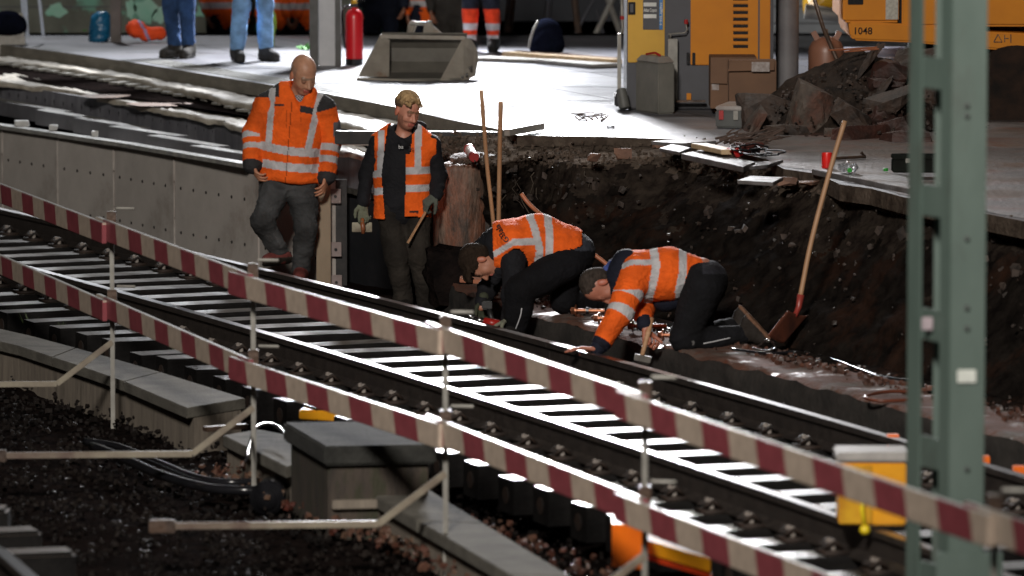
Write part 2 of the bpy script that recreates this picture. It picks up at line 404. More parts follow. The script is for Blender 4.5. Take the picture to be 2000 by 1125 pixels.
# --- 1: bald man in a hi-vis jacket
def worker_bald():
    Y0 = 43.2
    J = lambda px, py, dy=0.0: W(px, py, Y0+dy)
    root = bpy.data.objects.new('person', None)
    hp = []; f = V((0.42, -0.8, -0.5)); u = V((0.12, -0.35, 1))
    pt, R = head(hp, J(593, 146, -0.06), f, u, 1.22)
    hp += [rc(J(580, 190, 0.03), J(588, 165, 0.0), 0.066, 0.062, 0.03, 'neck'),
           rc(J(570, 215, 0.03), J(557, 340, 0.0), 0.1, 0.11, 0.03, 'inner'), rc(J(520, 205), J(632, 208), 0.04, None, 0.03, 'inner'),
           rc(J(515, 205), J(497, 262), 0.03, None, 0.02, 'inner'), rc(J(497, 262), J(491, 318, -0.08), 0.028, 0.027, 0.02, 'inner'),
           rc(J(632, 208), J(651, 265), 0.03, None, 0.02, 'inner'), rc(J(651, 265), J(640, 345, -0.06), 0.028, 0.027, 0.02, 'inner'),
           rc(J(540, 360), J(512, 430, -0.1), 0.045, None, 0.02, 'inner'), rc(J(512, 430, -0.1), J(543, 495, 0.05), 0.04, 0.03, 0.02, 'inner'),
           rc(J(585, 360), J(597, 440, -0.03), 0.045, None, 0.02, 'inner'), rc(J(597, 440, -0.03), J(588, 525, 0), 0.04, 0.03, 0.02, 'inner')]
    hand(hp, J(492, 316, -0.1), V((0.28, -0.25, -0.8)), V((0.9, 0.2, 0.1)), 0.7, 1.12, -1)
    hand(hp, J(638, 338, -0.08), V((-0.12, -0.3, -0.85)), V((-0.9, 0.3, 0.0)), 0.6, 1.12, 1)
    base = (0.50, 0.27, 0.17)
    def stub(P, tg, C):
        q = (P-A3(pt(0, 0, 0)))@R_.T/1.22
        n_ = np.array([noise.noise(V(p)*30) for p in P])
        side = (q[:, 2] > -0.03) & (q[:, 2] < 0.065) & (q[:, 1] < 0.03) & (np.abs(q[:, 0]) > 0.045) & (tg == 'head')
        C[side] = C[side]*0.6+np.array((0.2, 0.17, 0.15))*0.4
        jaw = (q[:, 2] < -0.045) & (q[:, 1] > -0.02) & (tg == 'head'); C[jaw] *= np.array((0.86, 0.86, 0.9))
        C *= (1+0.12*n_)[:, None]
        return C
    R_ = np.array([A3(x) for x in R])
    P, Q = surf(hp, 0.0062); tg, t, k = classify(hp, P)
    body = smesh('person', P, Q, skincol(base, brow=(0.3, 0.2, 0.14), stub=stub)(P, np.array([str(x) for x in tg]), t, None), skin, None)
    tag(body, 'bald man in orange jacket and grey trousers standing by the concrete panel wall', 'person')
    # jacket
    ax = V((0, 1, 0))
    sL, eL, wL = J(519, 205, 0.02), J(496, 262, 0.03), J(492, 322, -0.09); sR, eR, wR = J(632, 210, 0.02), J(647, 270, 0.04), J(638, 345, -0.06)
    jp = [rc(J(570, 212, 0.03), J(566, 265, 0.0), 0.215, 0.225, 0.05, 'torso', 0.62, ax), rc(J(566, 265, 0.0), J(566, 340, -0.01), 0.225, 0.235, 0.05, 'torso', 0.66, ax),
          rc(J(540, 200, 0.02), J(518, 208, 0.02), 0.09, 0.085, 0.06, 'torso', 0.9, ax), rc(J(605, 200, 0.02), J(632, 212, 0.02), 0.09, 0.085, 0.06, 'torso', 0.9, ax),
          rc(sL, eL, 0.088, 0.082, 0.035, 'aL'), rc(eL, wL, 0.085, 0.07, 0.03, 'fL'), rc(sR, eR, 0.088, 0.08, 0.035, 'aR'), rc(eR, wR, 0.083, 0.066, 0.03, 'fR'),
          rc(J(563, 186, 0.02), J(552, 170, 0.05), 0.05, 0.036, 0.03, 'collar'), rc(J(604, 192, -0.04), J(612, 178, -0.03), 0.045, 0.03, 0.03, 'collar'),
          rc(J(570, 178, 0.09), J(600, 180, 0.07), 0.05, 0.05, 0.03, 'collar'),
          rc(J(588, 222, -0.115), J(584, 160, -0.10), 0.014, 0.082, 0.012, 'cut', op=-1), rc(J(583, 190, 0.0), J(585, 150, -0.02), 0.074, 0.08, 0.012, 'cut', op=-1)]
    def cut(g):
        x, y = g[..., 0], g[..., 2]
        dx = (x-J(566, 345)[0]); zc = J(566, 352)[2]-0.06*dx
        below = (zc-y)
        arm = np.minimum(J(503, 300)[0]-x, 0); inside = (x > J(507, 300)[0]) & (x < J(629, 300)[0])
        return np.where(inside, below, -1.0)
    def cols(P, tg, t, N_):
        px, py = PXn(P); C = col(len(P), ORG); front = N_[:, 1] < 0.35
        tor = np.isin(tg, ['torso', 'collar', 'cut'])
        x0 = px-518
        g1 = tor & band(py, 289+0.13*x0-0.0011*(x0-50)**2*1.2, 8.2); g2 = tor & band(py, 322+0.10*x0-0.0011*(x0-50)**2, 8.2)
        tt = (py-180)/105
        v1 = tor & band(px, 532-tt*8, 6.2) & (py > 172) & (py < 290); v2 = tor & band(px, 627-tt*24, 6.8) & (py > 180) & (py < 300)
        g = g1 | g2 | v1 | v2
        C[g] = GREY
        dk = tor & (py < 189) & (((px < 545) & ~v1) | ((px > 607) & ~v2) & (py < 195)) & (tg == 'torso'); C[dk] = DARK
        yoke = (tg == 'aR') & (t < 0.04) | (tg == 'aL') & (t < 0.02) & (py < 190); C[yoke] = DARK
        fl = tor & ((band(px, 541, 13) & band(py, 205, 2.6)) | (band(px, 600, 14) & band(py, 215+0.2*(px-600), 6.5))) & ~v1 & ~v2 & front; C[fl] = DARK
        zx = 570-(py-200)*0.08; z = tor & band(px, zx, 0.9) & (py > 200) & front; C[z] *= 0.35
        pk = tor & front & ((band(px, 560, 0.6) | band(px, 588, 0.6)) & band(py, 232, 18)); C[pk] *= 0.55
        for lo, hi in ((0.02, 0.21), (0.38, 0.56)):
            C[(tg == 'fL') & (t > lo) & (t < hi)] = GREY
        for lo, hi in ((0.2, 0.38), (0.5, 0.67)):
            C[(tg == 'fR') & (t > lo) & (t < hi)] = GREY
        C[((tg == 'fL') & (t > 0.92)) | ((tg == 'fR') & (t > 0.92))] = DARK
        em = (tg == 'aR') & (t > 0.5) & (t < 0.92) & (px > 651); C[em] = (0.12, 0.12, 0.13)
        hemj = tor & (py > 355); C[hemj] *= 0.8
        return C
    o = sock_parts('jacket', jp, cols, cloth, body, 0.0075, 0.011, 7.0, 1.0, cut)
    # shirt collar
    sock_parts('shirt', [rc(J(586, 232, -0.01), J(586, 196, 0.0), 0.085, 0.066, 0.02, 's')],
               lambda P, tg, t, N_: np.where((((P[:, 2]+P[:, 0])*45 % 1 < 0.25) | ((P[:, 2]-P[:, 0])*45 % 1 < 0.25))[:, None], (0.07, 0.07, 0.09), (0.42, 0.4, 0.4)), cloth, body, 0.006)
    kL, aL = J(513, 432, -0.12), J(545, 492, 0.02); kR, aR = J(598, 440, -0.05), J(588, 522, 0.0)
    tp = [rc(J(545, 352, 0), J(590, 355, 0), 0.135, 0.125, 0.05, 'hip', 0.85, ax), rc(J(538, 368, -0.01), kL, 0.115, 0.082, 0.04, 'tL'), rc(kL, aL, 0.078, 0.066, 0.03, 'sL'),
          rc(J(588, 368, 0), kR, 0.115, 0.082, 0.04, 'tR'), rc(kR, aR, 0.08, 0.068, 0.03, 'sR'), rc(J(612, 380, -0.02), J(614, 415, -0.02), 0.03, 0.03, 0.02, 'pocket')]
    def tc(P, tg, t, N_):
        C = col(len(P), (0.062, 0.064, 0.066)); n_ = np.array([noise.noise(V(p)*6) for p in P]); C *= (1+0.5*n_)[:, None]
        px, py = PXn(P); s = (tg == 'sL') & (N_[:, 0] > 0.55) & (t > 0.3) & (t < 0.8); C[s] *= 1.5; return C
    sock_parts('trousers', tp, tc, clothd, body, 0.009, 0.016, 8.0, 4.0)
    for ank, toe, up in ((J(546, 494, 0.03), J(517, 532, -0.14), V((-0.35, 0.5, 0.8))), (J(587, 526, 0), J(584, 545, -0.24), V((0, 0, 1)))):
        sp_ = []; shoe(sp_, ank, toe, up, 1.0, 'shoe', 0.09)
        sock_parts('shoe', sp_, lambda P, tg, t, N_: np.where((tg == 'sole')[:, None], (0.03, 0.025, 0.02), (0.17, 0.045, 0.04)), bootm, body, 0.009)
    return body
# --- 2: young man with blond hair in an open vest
def worker_blond():
    Y0 = 41.3
    J = lambda px, py, dy=0.0: W(px, py, Y0+dy)
    ax = V((0, 1, 0))
    hp = []; f = V((0.50, -0.8, -0.30)); u = V((0.22, -0.15, 1))
    pt, R = head(hp, J(796, 217, -0.03), f, u, 1.08); R_ = np.array([A3(x) for x in R])
    elbL, wrL = J(716, 342, 0.05), J(709, 396, -0.06); elbR, wrR = J(855, 342, 0.06), J(852, 382, -0.10)
    hp += [rc(J(787, 268, 0.03), J(791, 240, 0.01), 0.06, 0.052, 0.03, 'neck'), rc(J(787, 280, 0.04), J(785, 410, 0.0), 0.09, 0.09, 0.03, 'inner'),
           rc(J(742, 285), J(845, 285), 0.04, None, 0.03, 'inner'), rc(J(740, 285), elbL, 0.03, None, 0.02, 'inner'), rc(elbL, wrL, 0.028, 0.02, 0.02, 'inner'),
           rc(J(848, 285), elbR, 0.03, None, 0.02, 'inner'), rc(elbR, wrR, 0.028, 0.02, 0.02, 'inner'),
           rc(J(770, 415), J(774, 500, -0.05), 0.05, 0.04, 0.02, 'inner'), rc(J(774, 500, -0.05), J(790, 600, 0), 0.035, 0.03, 0.02, 'inner'),
           rc(J(815, 415), J(818, 500, -0.03), 0.05, 0.04, 0.02, 'inner'), rc(J(818, 500, -0.03), J(832, 605, 0), 0.035, 0.03, 0.02, 'inner')]
    def stub(P, tg, C):
        q = (P-A3(pt(0, 0, 0)))@R_.T/1.08
        n_ = np.array([noise.noise(V(p)*40) for p in P])
        b = ((q[:, 2] < -0.05) & (q[:, 2]+0.25*np.abs(q[:, 1]) < -0.06) & (tg != 'neck') & (tg != 'inner')) | ((q[:, 1] < 0.055) & (q[:, 2] < -0.02) & (q[:, 2] > -0.08) & (q[:, 1] > 0.01)); C[b] = C[b]*0.55+np.array((0.1, 0.05, 0.03))*0.45
        must = band(q[:, 2], -0.05, 0.006) & (q[:, 1] > 0.06); C[must] *= 0.6
        return C*(1+0.08*n_)[:, None]
    P, Q = surf(hp, 0.0062); tg, t, k = classify(hp, P)
    body = smesh('person', P, Q, skincol((0.55, 0.25, 0.17), brow=(0.22, 0.12, 0.07), stub=stub)(P, np.array([str(x) for x in tg]), t, None), skin, None)
    tag(body, 'young blond man in black hoodie and open orange vest holding float and stick', 'person')
    # hair
    hr = []; s = 1.08
    hr.append(el(pt(0, -0.022, 0.052), R, (0.084*s, 0.098*s, 0.088*s), 0.02, 'side'))
    rd = random.Random(3)
    for i in range(110):
        a = rd.uniform(-1, 1); b_ = rd.uniform(-0.9, 1.0); x = a*0.06; y = b_*0.085-0.01; z = 0.115-0.055*a*a-0.035*b_*b_*(1 if b_ < 0 else 0.6)
        p0 = pt(x, y, z); p1 = pt(x+rd.uniform(0.0, 0.03), y+rd.uniform(0.01, 0.035), z+rd.uniform(-0.005, 0.02))
        hr.append(rc(p0, p1, 0.013, 0.005, 0.009, 'top'))
    def hcut(g):
        q = (g-A3(pt(0, 0, 0)))@R_.T/s
        lim = np.where(q[..., 1] > 0.03, 0.058, np.where(q[..., 1] > -0.03, 0.028, -0.02))
        return np.where(q[..., 2] < lim, (lim-q[..., 2]), -1.0)
    def hc(P, tg, t, N_):
        n_ = np.array([noise.noise(V(p)*45) for p in P]); q = (P-A3(pt(0, 0, 0)))@R_.T
        w_ = np.clip((q[:, 2]-0.05)/0.05+0.5*n_+np.where(tg == 'top', 0.15, 0), 0, 1)[:, None]; C = w_*np.array((0.55, 0.37, 0.19))+(1-w_)*np.array((0.10, 0.062, 0.04))
        return C*(1+0.25*n_)[:, None]
    sock_parts('hair', hr, hc, hairm, body, 0.0055, 0.003, 30, 2, hcut)
    # hoodie
    sL, sR = J(738, 281, 0.02), J(842, 284, 0.02)
    tor = lambda g=0.0: [rc(J(787, 288, 0.04), J(785, 340, 0.02), 0.175+g, 0.172+g, 0.05, 'torso', 0.62, ax), rc(J(785, 340, 0.02), J(786, 400, 0.0), 0.17+g, 0.175+g, 0.05, 'torso', 0.66, ax),
           rc(J(762, 278, 0.03), J(742, 284, 0.02), 0.072+g, 0.066+g, 0.05, 'torso', 0.9, ax), rc(J(812, 278, 0.03), J(838, 286, 0.02), 0.072+g, 0.066+g, 0.05, 'torso', 0.9, ax)]
    jp = tor()+[rc(sL, elbL, 0.066, 0.056, 0.03, 'aL'), rc(elbL, wrL, 0.056, 0.043, 0.03, 'fL'), rc(sR, elbR, 0.072, 0.06, 0.03, 'aR'), rc(elbR, wrR, 0.062, 0.046, 0.03, 'fR'),
          rc(J(772, 266, -0.02), J(762, 256, 0.08), 0.028, 0.034, 0.02, 'hood'), rc(J(762, 256, 0.08), J(797, 246, 0.14), 0.036, 0.042, 0.02, 'hood'), rc(J(797, 246, 0.14), J(821, 248, 0.10), 0.042, 0.03, 0.02, 'hood'),
          rc(J(821, 248, 0.10), J(817, 264, 0.02), 0.03, 0.022, 0.02, 'hood'), rc(J(772, 266, -0.02), J(789, 282, -0.08), 0.028, 0.024, 0.02, 'hood'), rc(J(817, 264, 0.02), J(794, 284, -0.07), 0.022, 0.02, 0.02, 'hood'),
          rc(J(785, 268, 0.02), J(796, 235, -0.02), 0.072, 0.07, 0.012, 'cut', op=-1)]
    sock_parts('hoodie', jp, lambda P, tg, t, N_: col(len(P), (0.012, 0.012, 0.015)), cloth, body, 0.0075, 0.010, 10, 2.2)
    # vest shell
    vp = tor(0.022)+[rc(J(786, 400, 0), J(786, 425, -0.01), 0.195, 0.205, 0.03, 'torso', 0.66, ax)]
    def keepf(P, tg, t, N_):
        px, py = PXn(P); fr = N_[:, 1] < 0.25
        hem = np.where(px < 775, 428+(px-727)*0.02, 424+(px-790)*0.02)
        le = np.where(py < 340, 758-(py-250)*0.13, 746+(py-340)*0.08); ri = np.where(py < 300, 806-(py-250)*0.12, 792-(py-300)*0.02)
        k = ~(fr & (px > le) & (px < ri)) & (py < hem)
        arm = ((px < 733) & (py < 330) & (py > 262+0)) | ((px > 829+(py < 290)*16) & (py < 345) & (py > 276))
        k &= ~(((px < 731) | (px > 853)) & (py < 335) & (py > 266))
        k &= ~(((px-790)**2/26**2+(py-240)**2/26**2) < 1)
        return k
    def vc(P, tg, t, N_):
        px, py = PXn(P); C = col(len(P), ORG)
        g = band(py, np.where(px < 770, 338, 334)-0.03*(px-790), 7.2) | band(py, np.where(px < 770, 373, 368)-0.02*(px-790), 7.2)
        v = (band(px, 746-(py-260)*0.02-1, 6.5) & (py < 338) & (py > 255)) | (band(px, 817-(py-250)*0.02, 6.5) & (py < 334))
        C[g | v] = GREY
        e = (band(px, 808, 9) & band(py, 414, 2.6)); C[e & (N_[:, 1] < 0)] = (0.02, 0.02, 0.02)
        return C
    sock_parts('vest', vp, vc, cloth, body, 0.0075, 0.007, 9, 7.0, None, 0.004, keepf)
    # trousers, boots, gloves
    kL, aL = J(774, 502, -0.06), J(788, 585, 0.02); kR, aR = J(820, 502, -0.04), J(834, 590, 0.02)
    tp = [rc(J(772, 402, 0), J(805, 402, 0), 0.115, 0.115, 0.05, 'hip', 0.85, ax), rc(J(766, 420, 0), kL, 0.105, 0.08, 0.03, 'tL'), rc(kL, aL, 0.076, 0.068, 0.03, 'sL'),
          rc(J(812, 420, 0), kR, 0.11, 0.08, 0.03, 'tR'), rc(kR, aR, 0.076, 0.07, 0.03, 'sR')]
    def tc(P, tg, t, N_):
        n_ = np.array([noise.noise(V(p)*5) for p in P]); C = col(len(P), (0.032, 0.027, 0.022))*(1+0.6*n_)[:, None]
        return C
    sock_parts('trousers', tp, tc, clothd, body, 0.009, 0.012, 8.0, 9.0)
    for ank, toe in ((J(790, 590, 0.02), J(784, 612, -0.24)), (J(834, 594, 0.02), J(842, 614, -0.24))):
        q = []; shoe(q, ank, toe, V((0, 0, 1)), 1.0, 'shoe', 0.09); sock_parts('boot', q, lambda P, tg, t, N_: col(len(P), (0.02, 0.018, 0.016)), bootm, body, 0.01)
    gc = (0.16, 0.17, 0.12)
    q = []; hand(q, J(709, 396, -0.06), V((0.0, -0.15, -1)), V((0.35, -0.9, 0)), 0.95, 1.15, 1); q.append(rc(J(710, 392, -0.06), J(708, 404, -0.06), 0.036, 0.034, 0.01, 'hand'))
    sock_parts('glove', q, lambda P, tg, t, N_: col(len(P), gc), cloth, body, 0.006)
    q = []; hand(q, J(852, 380, -0.10), V((-0.72, -0.35, -0.6)), V((-0.4, 0.1, -0.9)), 1.3, 1.15, 1); q.append(rc(J(853, 379, -0.10), J(846, 386, -0.11), 0.037, 0.034, 0.01, 'hand'))
    sock_parts('glove', q, lambda P, tg, t, N_: col(len(P), (0.1, 0.11, 0.09)), cloth, body, 0.006)
    # small chest print
    lettering('ba', J(783, 287, -0.115), (1, 0, 0), (0, 0, 1), 0.04, mat('print_white', (0.6, 0.6, 0.6)), body)
    lettering('3e', J(803, 290, -0.14), (1, 0, 0), (0, 0, 1), 0.04, mat('print_black', (0.01, 0.01, 0.01)), body)
    # things he holds
    t_ = empty('plastering_float', J(707, 445, -0.12), 'small rectangular float with wooden handle held in the left glove of the young man', 'trowel')
    b = MB(); b.box(J(707, 444, -0.12), (0.145, 0.075, 0.012), euler(62, 0, 0)); b.build('blade', mat('float_pad', (0.35, 0.32, 0.24), (0.12, 0.09, 0.06), rough=0.35), t_, 0.003)
    b = MB(); b.tube(spline([J(708, 428, -0.13), J(708, 436, -0.16), J(709, 446, -0.17), J(709, 455, -0.15)], 5), [0.014]*6+[0.017]*6+[0.014]*4, 12); b.build('handle', mat('wood_red', (0.35, 0.12, 0.04), (0.22, 0.07, 0.03), rough=0.4), t_, 0, True)
    b = MB(); b.beam(J(796, 475, -0.22), J(846, 388, -0.12), 0.022, 0.012); s_ = b.build('wooden_stick', mat('stick_wood', (0.5, 0.3, 0.17), (0.38, 0.2, 0.1), rough=0.6, stretch=(1, 1, 6)), None, 0.002, org=J(820, 430, -0.17))
    tag(s_, 'flat wooden measuring stick held slanting down in the glove of the young man', 'stick')
    return body
# --- kneeling men
def piping(obj, body, J, pts, r=0.0045):
    dg = bpy.context.evaluated_depsgraph_get(); dg.update(); bvh = BVHTree.FromObject(obj, dg); out = []
    for p in spline([V((x, y_, 0)) for x, y_ in pts], 6):
        o = J(p.x, p.y, -1.5); loc, n, i, d = bvh.ray_cast(o, ray(p.x, p.y).normalized(), 4.0)
        if loc: out.append(loc)
    off = V((0, 0, 0))
    if len(out) > 2:
        b = MB(); b.tube(out, r, 8); b.build('piping', mat('reflective', (0.6, 0.6, 0.62), rough=0.4), obj, 0, True, org=(0, 0, 0))
def worker_kneel_left():
    Y0 = 38.9
    J = lambda px, py, dy=0.0: W(px, py, Y0+dy)
    ax = V((0, 1, 0))
    hp = []; f = V((-0.05, -0.62, -0.85)); u = V((-1, -0.1, 0.08))
    pt, R = head(hp, J(934, 513, -0.12), f, u, 1.1); R_ = np.array([A3(x) for x in R])
    f = V((0.06, -0.16, -1)); u = V((-1, -0.02, -0.1)); hp.clear(); pt, R = head(hp, J(938, 512, -0.1), f, u, 1.08); R_ = np.array([A3(x) for x in R])
    hp += [rc(J(968, 500, -0.02), J(950, 508, -0.05), 0.06, 0.055, 0.03, 'neck'), rc(J(975, 490), J(1100, 475), 0.08, 0.09, 0.03, 'inner'),
           rc(J(985, 480, 0.1), J(950, 560, 0.12), 0.03, None, 0.02, 'inner'), rc(J(950, 560, 0.12), J(940, 600, 0.0), 0.028, None, 0.02, 'inner'),
           rc(J(995, 510, -0.15), J(1000, 575, -0.22), 0.03, None, 0.02, 'inner'), rc(J(1000, 575, -0.22), J(990, 625, -0.2), 0.028, None, 0.02, 'inner'),
           rc(J(1110, 490, -0.1), J(1020, 565, -0.25), 0.04, None, 0.02, 'inner'), rc(J(1020, 565, -0.25), J(1012, 640, -0.2), 0.03, None, 0.02, 'inner'),
           rc(J(1110, 490, 0.1), J(1100, 590, 0.05), 0.04, None, 0.02, 'inner')]
    P, Q = surf(hp, 0.0062); tg, t, k = classify(hp, P)
    body = smesh('person', P, Q, skincol((0.42, 0.19, 0.12))(P, np.array([str(x) for x in tg]), t, None), skin, None)
    tag(body, 'dark haired man bent over in orange vest with black lettering on its back', 'person')
    hr = [el(pt(0, -0.02, 0.048), R, (0.09, 0.112, 0.1), 0.02, 'h'), el(pt(0, -0.06, 0.0), R, (0.084, 0.062, 0.075), 0.02, 'h')]
    rd = random.Random(5)
    for i in range(50):
        x, y = rd.uniform(-0.07, 0.07), rd.uniform(-0.02, 0.1); z = 0.1-0.3*abs(x)
        hr.append(rc(pt(x, y, z), pt(x*1.1, y+0.03, z-rd.uniform(0.0, 0.03)), 0.016, 0.006, 0.012, 'h'))
    def hcut(g):
        q = (g-A3(pt(0, 0, 0)))@R_.T/1.1; lim = np.where(q[..., 1] > 0.05, 0.032, np.where(q[..., 1] > -0.005, 0.012, -0.085)); return np.where(q[..., 2] < lim, lim-q[..., 2], -1.0)
    sock_parts('hair', hr, lambda P, tg, t, N_: col(len(P), (0.028, 0.018, 0.012)), hairm, body, 0.0055, 0.004, 30, 2, hcut)
    tor = lambda g=0.0: [rc(J(985, 487, 0), J(1050, 476, 0), 0.175+g, 0.165+g, 0.05, 'torso', 0.98, ax), rc(J(1050, 476, 0), J(1105, 492, 0), 0.165+g, 0.15+g, 0.06, 'torso', 1.1, ax),
                          rc(J(1000, 468, -0.14), J(1000, 468, 0.14), 0.08+g, 0.08+g, 0.06, 'torso')]
    jp = tor()+[rc(J(1003, 508, -0.16), J(1003, 572, -0.24), 0.085, 0.075, 0.04, 'aR'), rc(J(1003, 572, -0.24), J(992, 622, -0.22), 0.068, 0.05, 0.03, 'fR'),
                rc(J(985, 500, 0.1), J(956, 560, 0.14), 0.08, 0.065, 0.04, 'aL'), rc(J(956, 560, 0.14), J(942, 590, 0.02), 0.058, 0.045, 0.03, 'fL'),
                rc(J(972, 468, -0.08), J(966, 470, 0.1), 0.07, 0.07, 0.03, 'hood'), rc(J(962, 490, 0.0), J(948, 488, 0.0), 0.1, 0.075, 0.03, 'hood'), rc(J(955, 468, 0.02), J(935, 480, 0.02), 0.06, 0.04, 0.03, 'hood'),
                rc(J(975, 530, -0.1), J(966, 548, -0.1), 0.06, 0.03, 0.03, 'hood')]
    sock_parts('hoodie', jp, lambda P, tg, t, N_: col(len(P), (0.011, 0.011, 0.014)), cloth, body, 0.0075, 0.010, 9, 3.2)
    vp = tor(0.02)+[rc(J(1105, 490, 0), J(1122, 500, 0), 0.168, 0.16, 0.04, 'torso', 1.1, ax)]
    def keepf(P, tg, t, N_):
        px, py = PXn(P)
        k = (px > 962+(py-450)*0.02) & (px < 1137) & ~((py > 530+(px-975)*-0.02) & (px > 990) & (px < 1035)) & ((py-445) < 118-(px-960)*0.08)
        ell = ((px-1008)/24)**2+((py-528)/42)**2 < 1
        return k & ~(ell & (N_[:, 1] < 0.4)) & ~((px > 1035) & (py > 524-(px-1035)*0.42))
    def vc(P, tg, t, N_):
        px, py = PXn(P); C = col(len(P), ORG)
        c1 = 1033+24*np.clip((py-428)/90, 0, 1)**0.7-20*np.clip((py-490)/50, 0, 1)
        g = band(px, c1+3, 7.5) | band(px, 1070+3*np.sin((py-430)/30), 7.5)
        yv = np.where(px > 1005, 472, 472+(1005-px)*0.62)
        v = band(py, yv, 6.5) & (px < c1); C[g | v] = GREY
        return C
    vo = sock_parts('vest', vp, vc, cloth, body, 0.0075, 0.009, 9, 5.0, None, 0.004, keepf)
    # lettering projected onto the vest back
    dg = bpy.context.evaluated_depsgraph_get(); dg.update(); bvh = BVHTree.FromObject(vo, dg); off = body.matrix_basis.translation
    def decal(txt, px, py, ang, size, m):
        vs, fs = text_mesh(txt, size, 0.0, size*0.02); c = J(px, py, -1.0); a = math.radians(ang); r = V((math.cos(a), 0, math.sin(a))); u_ = V((-math.sin(a), 0, math.cos(a)))
        out = []
        for p in vs:
            o = c+r*p.x+u_*p.y; loc, n, i, d = bvh.ray_cast(o, V((0, 1, -0.1)).normalized(), 3.0)
            out.append((loc-V((0, 0.006, -0.003))) if loc else o+V((0, 0.85, 0)))
        b = MB(); b.add(out, fs); b.build('lettering', m, body)
    pb = mat('print_black', (0.01, 0.01, 0.01))
    decal('3ala', 976, 448, 118, 0.055, pb); decal('G3', 986, 464, 140, 0.05, pb)
    kn = J(1016, 566, -0.28); an = J(1008, 632, -0.22)
    tp = [rc(J(1095, 490, 0), J(1118, 498, 0), 0.15, 0.155, 0.05, 'hip', 1.15, ax), rc(J(1105, 512, -0.12), kn, 0.13, 0.1, 0.05, 'tR'), rc(kn, an, 0.1, 0.085, 0.03, 'sR'),
          rc(J(1112, 512, 0.12), J(1100, 588, 0.02), 0.12, 0.085, 0.05, 'tL'), rc(J(1100, 588, 0.02), J(1175, 588, 0.28), 0.078, 0.06, 0.03, 'sL')]
    def tc(P, tg, t, N_):
        px, py = PXn(P); C = col(len(P), (0.007, 0.007, 0.009));         C[(px > 1122) & (py < 490)] = (0.05, 0.055, 0.07)
        return C
    to = sock_parts('trousers', tp, tc, clothd, body, 0.009, 0.010, 7.0, 3.0)
    piping(to, body, J, [(1019, 602), (1017, 615), (1012, 630), (1006, 645)])
    for ank, toe, up in ((J(1008, 634, -0.22), J(985, 650, -0.35), V((0, 0, 1))), (J(1180, 590, 0.28), J(1200, 606, 0.3), V((-0.8, 0, 0.3)))):
        q = []; shoe(q, ank, toe, up, 0.95, 'shoe', 0.09); sock_parts('boot', q, lambda P, tg, t, N_: col(len(P), (0.015, 0.014, 0.014)), bootm, body, 0.01)
    q = []; hand(q, J(944, 585, 0.02), V((-0.12, -0.1, -1)), V((0.5, -0.7, 0)), 0.6, 1.1, 1); q.append(rc(J(945, 580, 0.02), J(943, 592, 0.02), 0.036, 0.036, 0.01, 'hand'))
    sock_parts('glove', q, lambda P, tg, t, N_: col(len(P), (0.05, 0.055, 0.035)), cloth, body, 0.006)
    q = []; hand(q, J(992, 624, -0.24), V((-0.8, -0.2, -0.4)), V((0.2, -0.2, -1)), 1.2, 1.1, 1); sock_parts('glove', q, lambda P, tg, t, N_: col(len(P), (0.2, 0.2, 0.15)), cloth, body, 0.006)
    # power tool in his hands
    t_ = empty('impact_wrench', J(955, 628, -0.2), 'compact red and black cordless wrench in the hands of the bent over man', 'power tool')
    b = MB(); b.cyl(J(975, 634, -0.22), J(945, 628, -0.2), 0.032, 0.03, 14); b.build('body', mat('tool_red', (0.45, 0.02, 0.015), (0.3, 0.015, 0.01), rough=0.35), t_, 0.004, True)
    b = MB(); b.cyl(J(945, 628, -0.2), J(925, 622, -0.18), 0.026, 0.014, 12); b.cyl(J(925, 622, -0.18), J(914, 617, -0.17), 0.01, 0.01, 8); b.build('chuck', mat('steel_bright', (0.5, 0.5, 0.5), rough=0.25, metal=1), t_, 0.002, True)
    b = MB(); b.tube([J(962, 630, -0.2), J(958, 615, -0.18), J(954, 600, -0.14)], [0.022, 0.019, 0.02], 10); b.build('grip', mat('rubber_black', (0.012, 0.012, 0.012), rough=0.5), t_, 0, True)
    b = MB(); b.box(J(951, 595, -0.12), (0.07, 0.1, 0.06)); b.build('battery', mat('rubber_black', (0, 0, 0)), t_, 0.008)
    return body
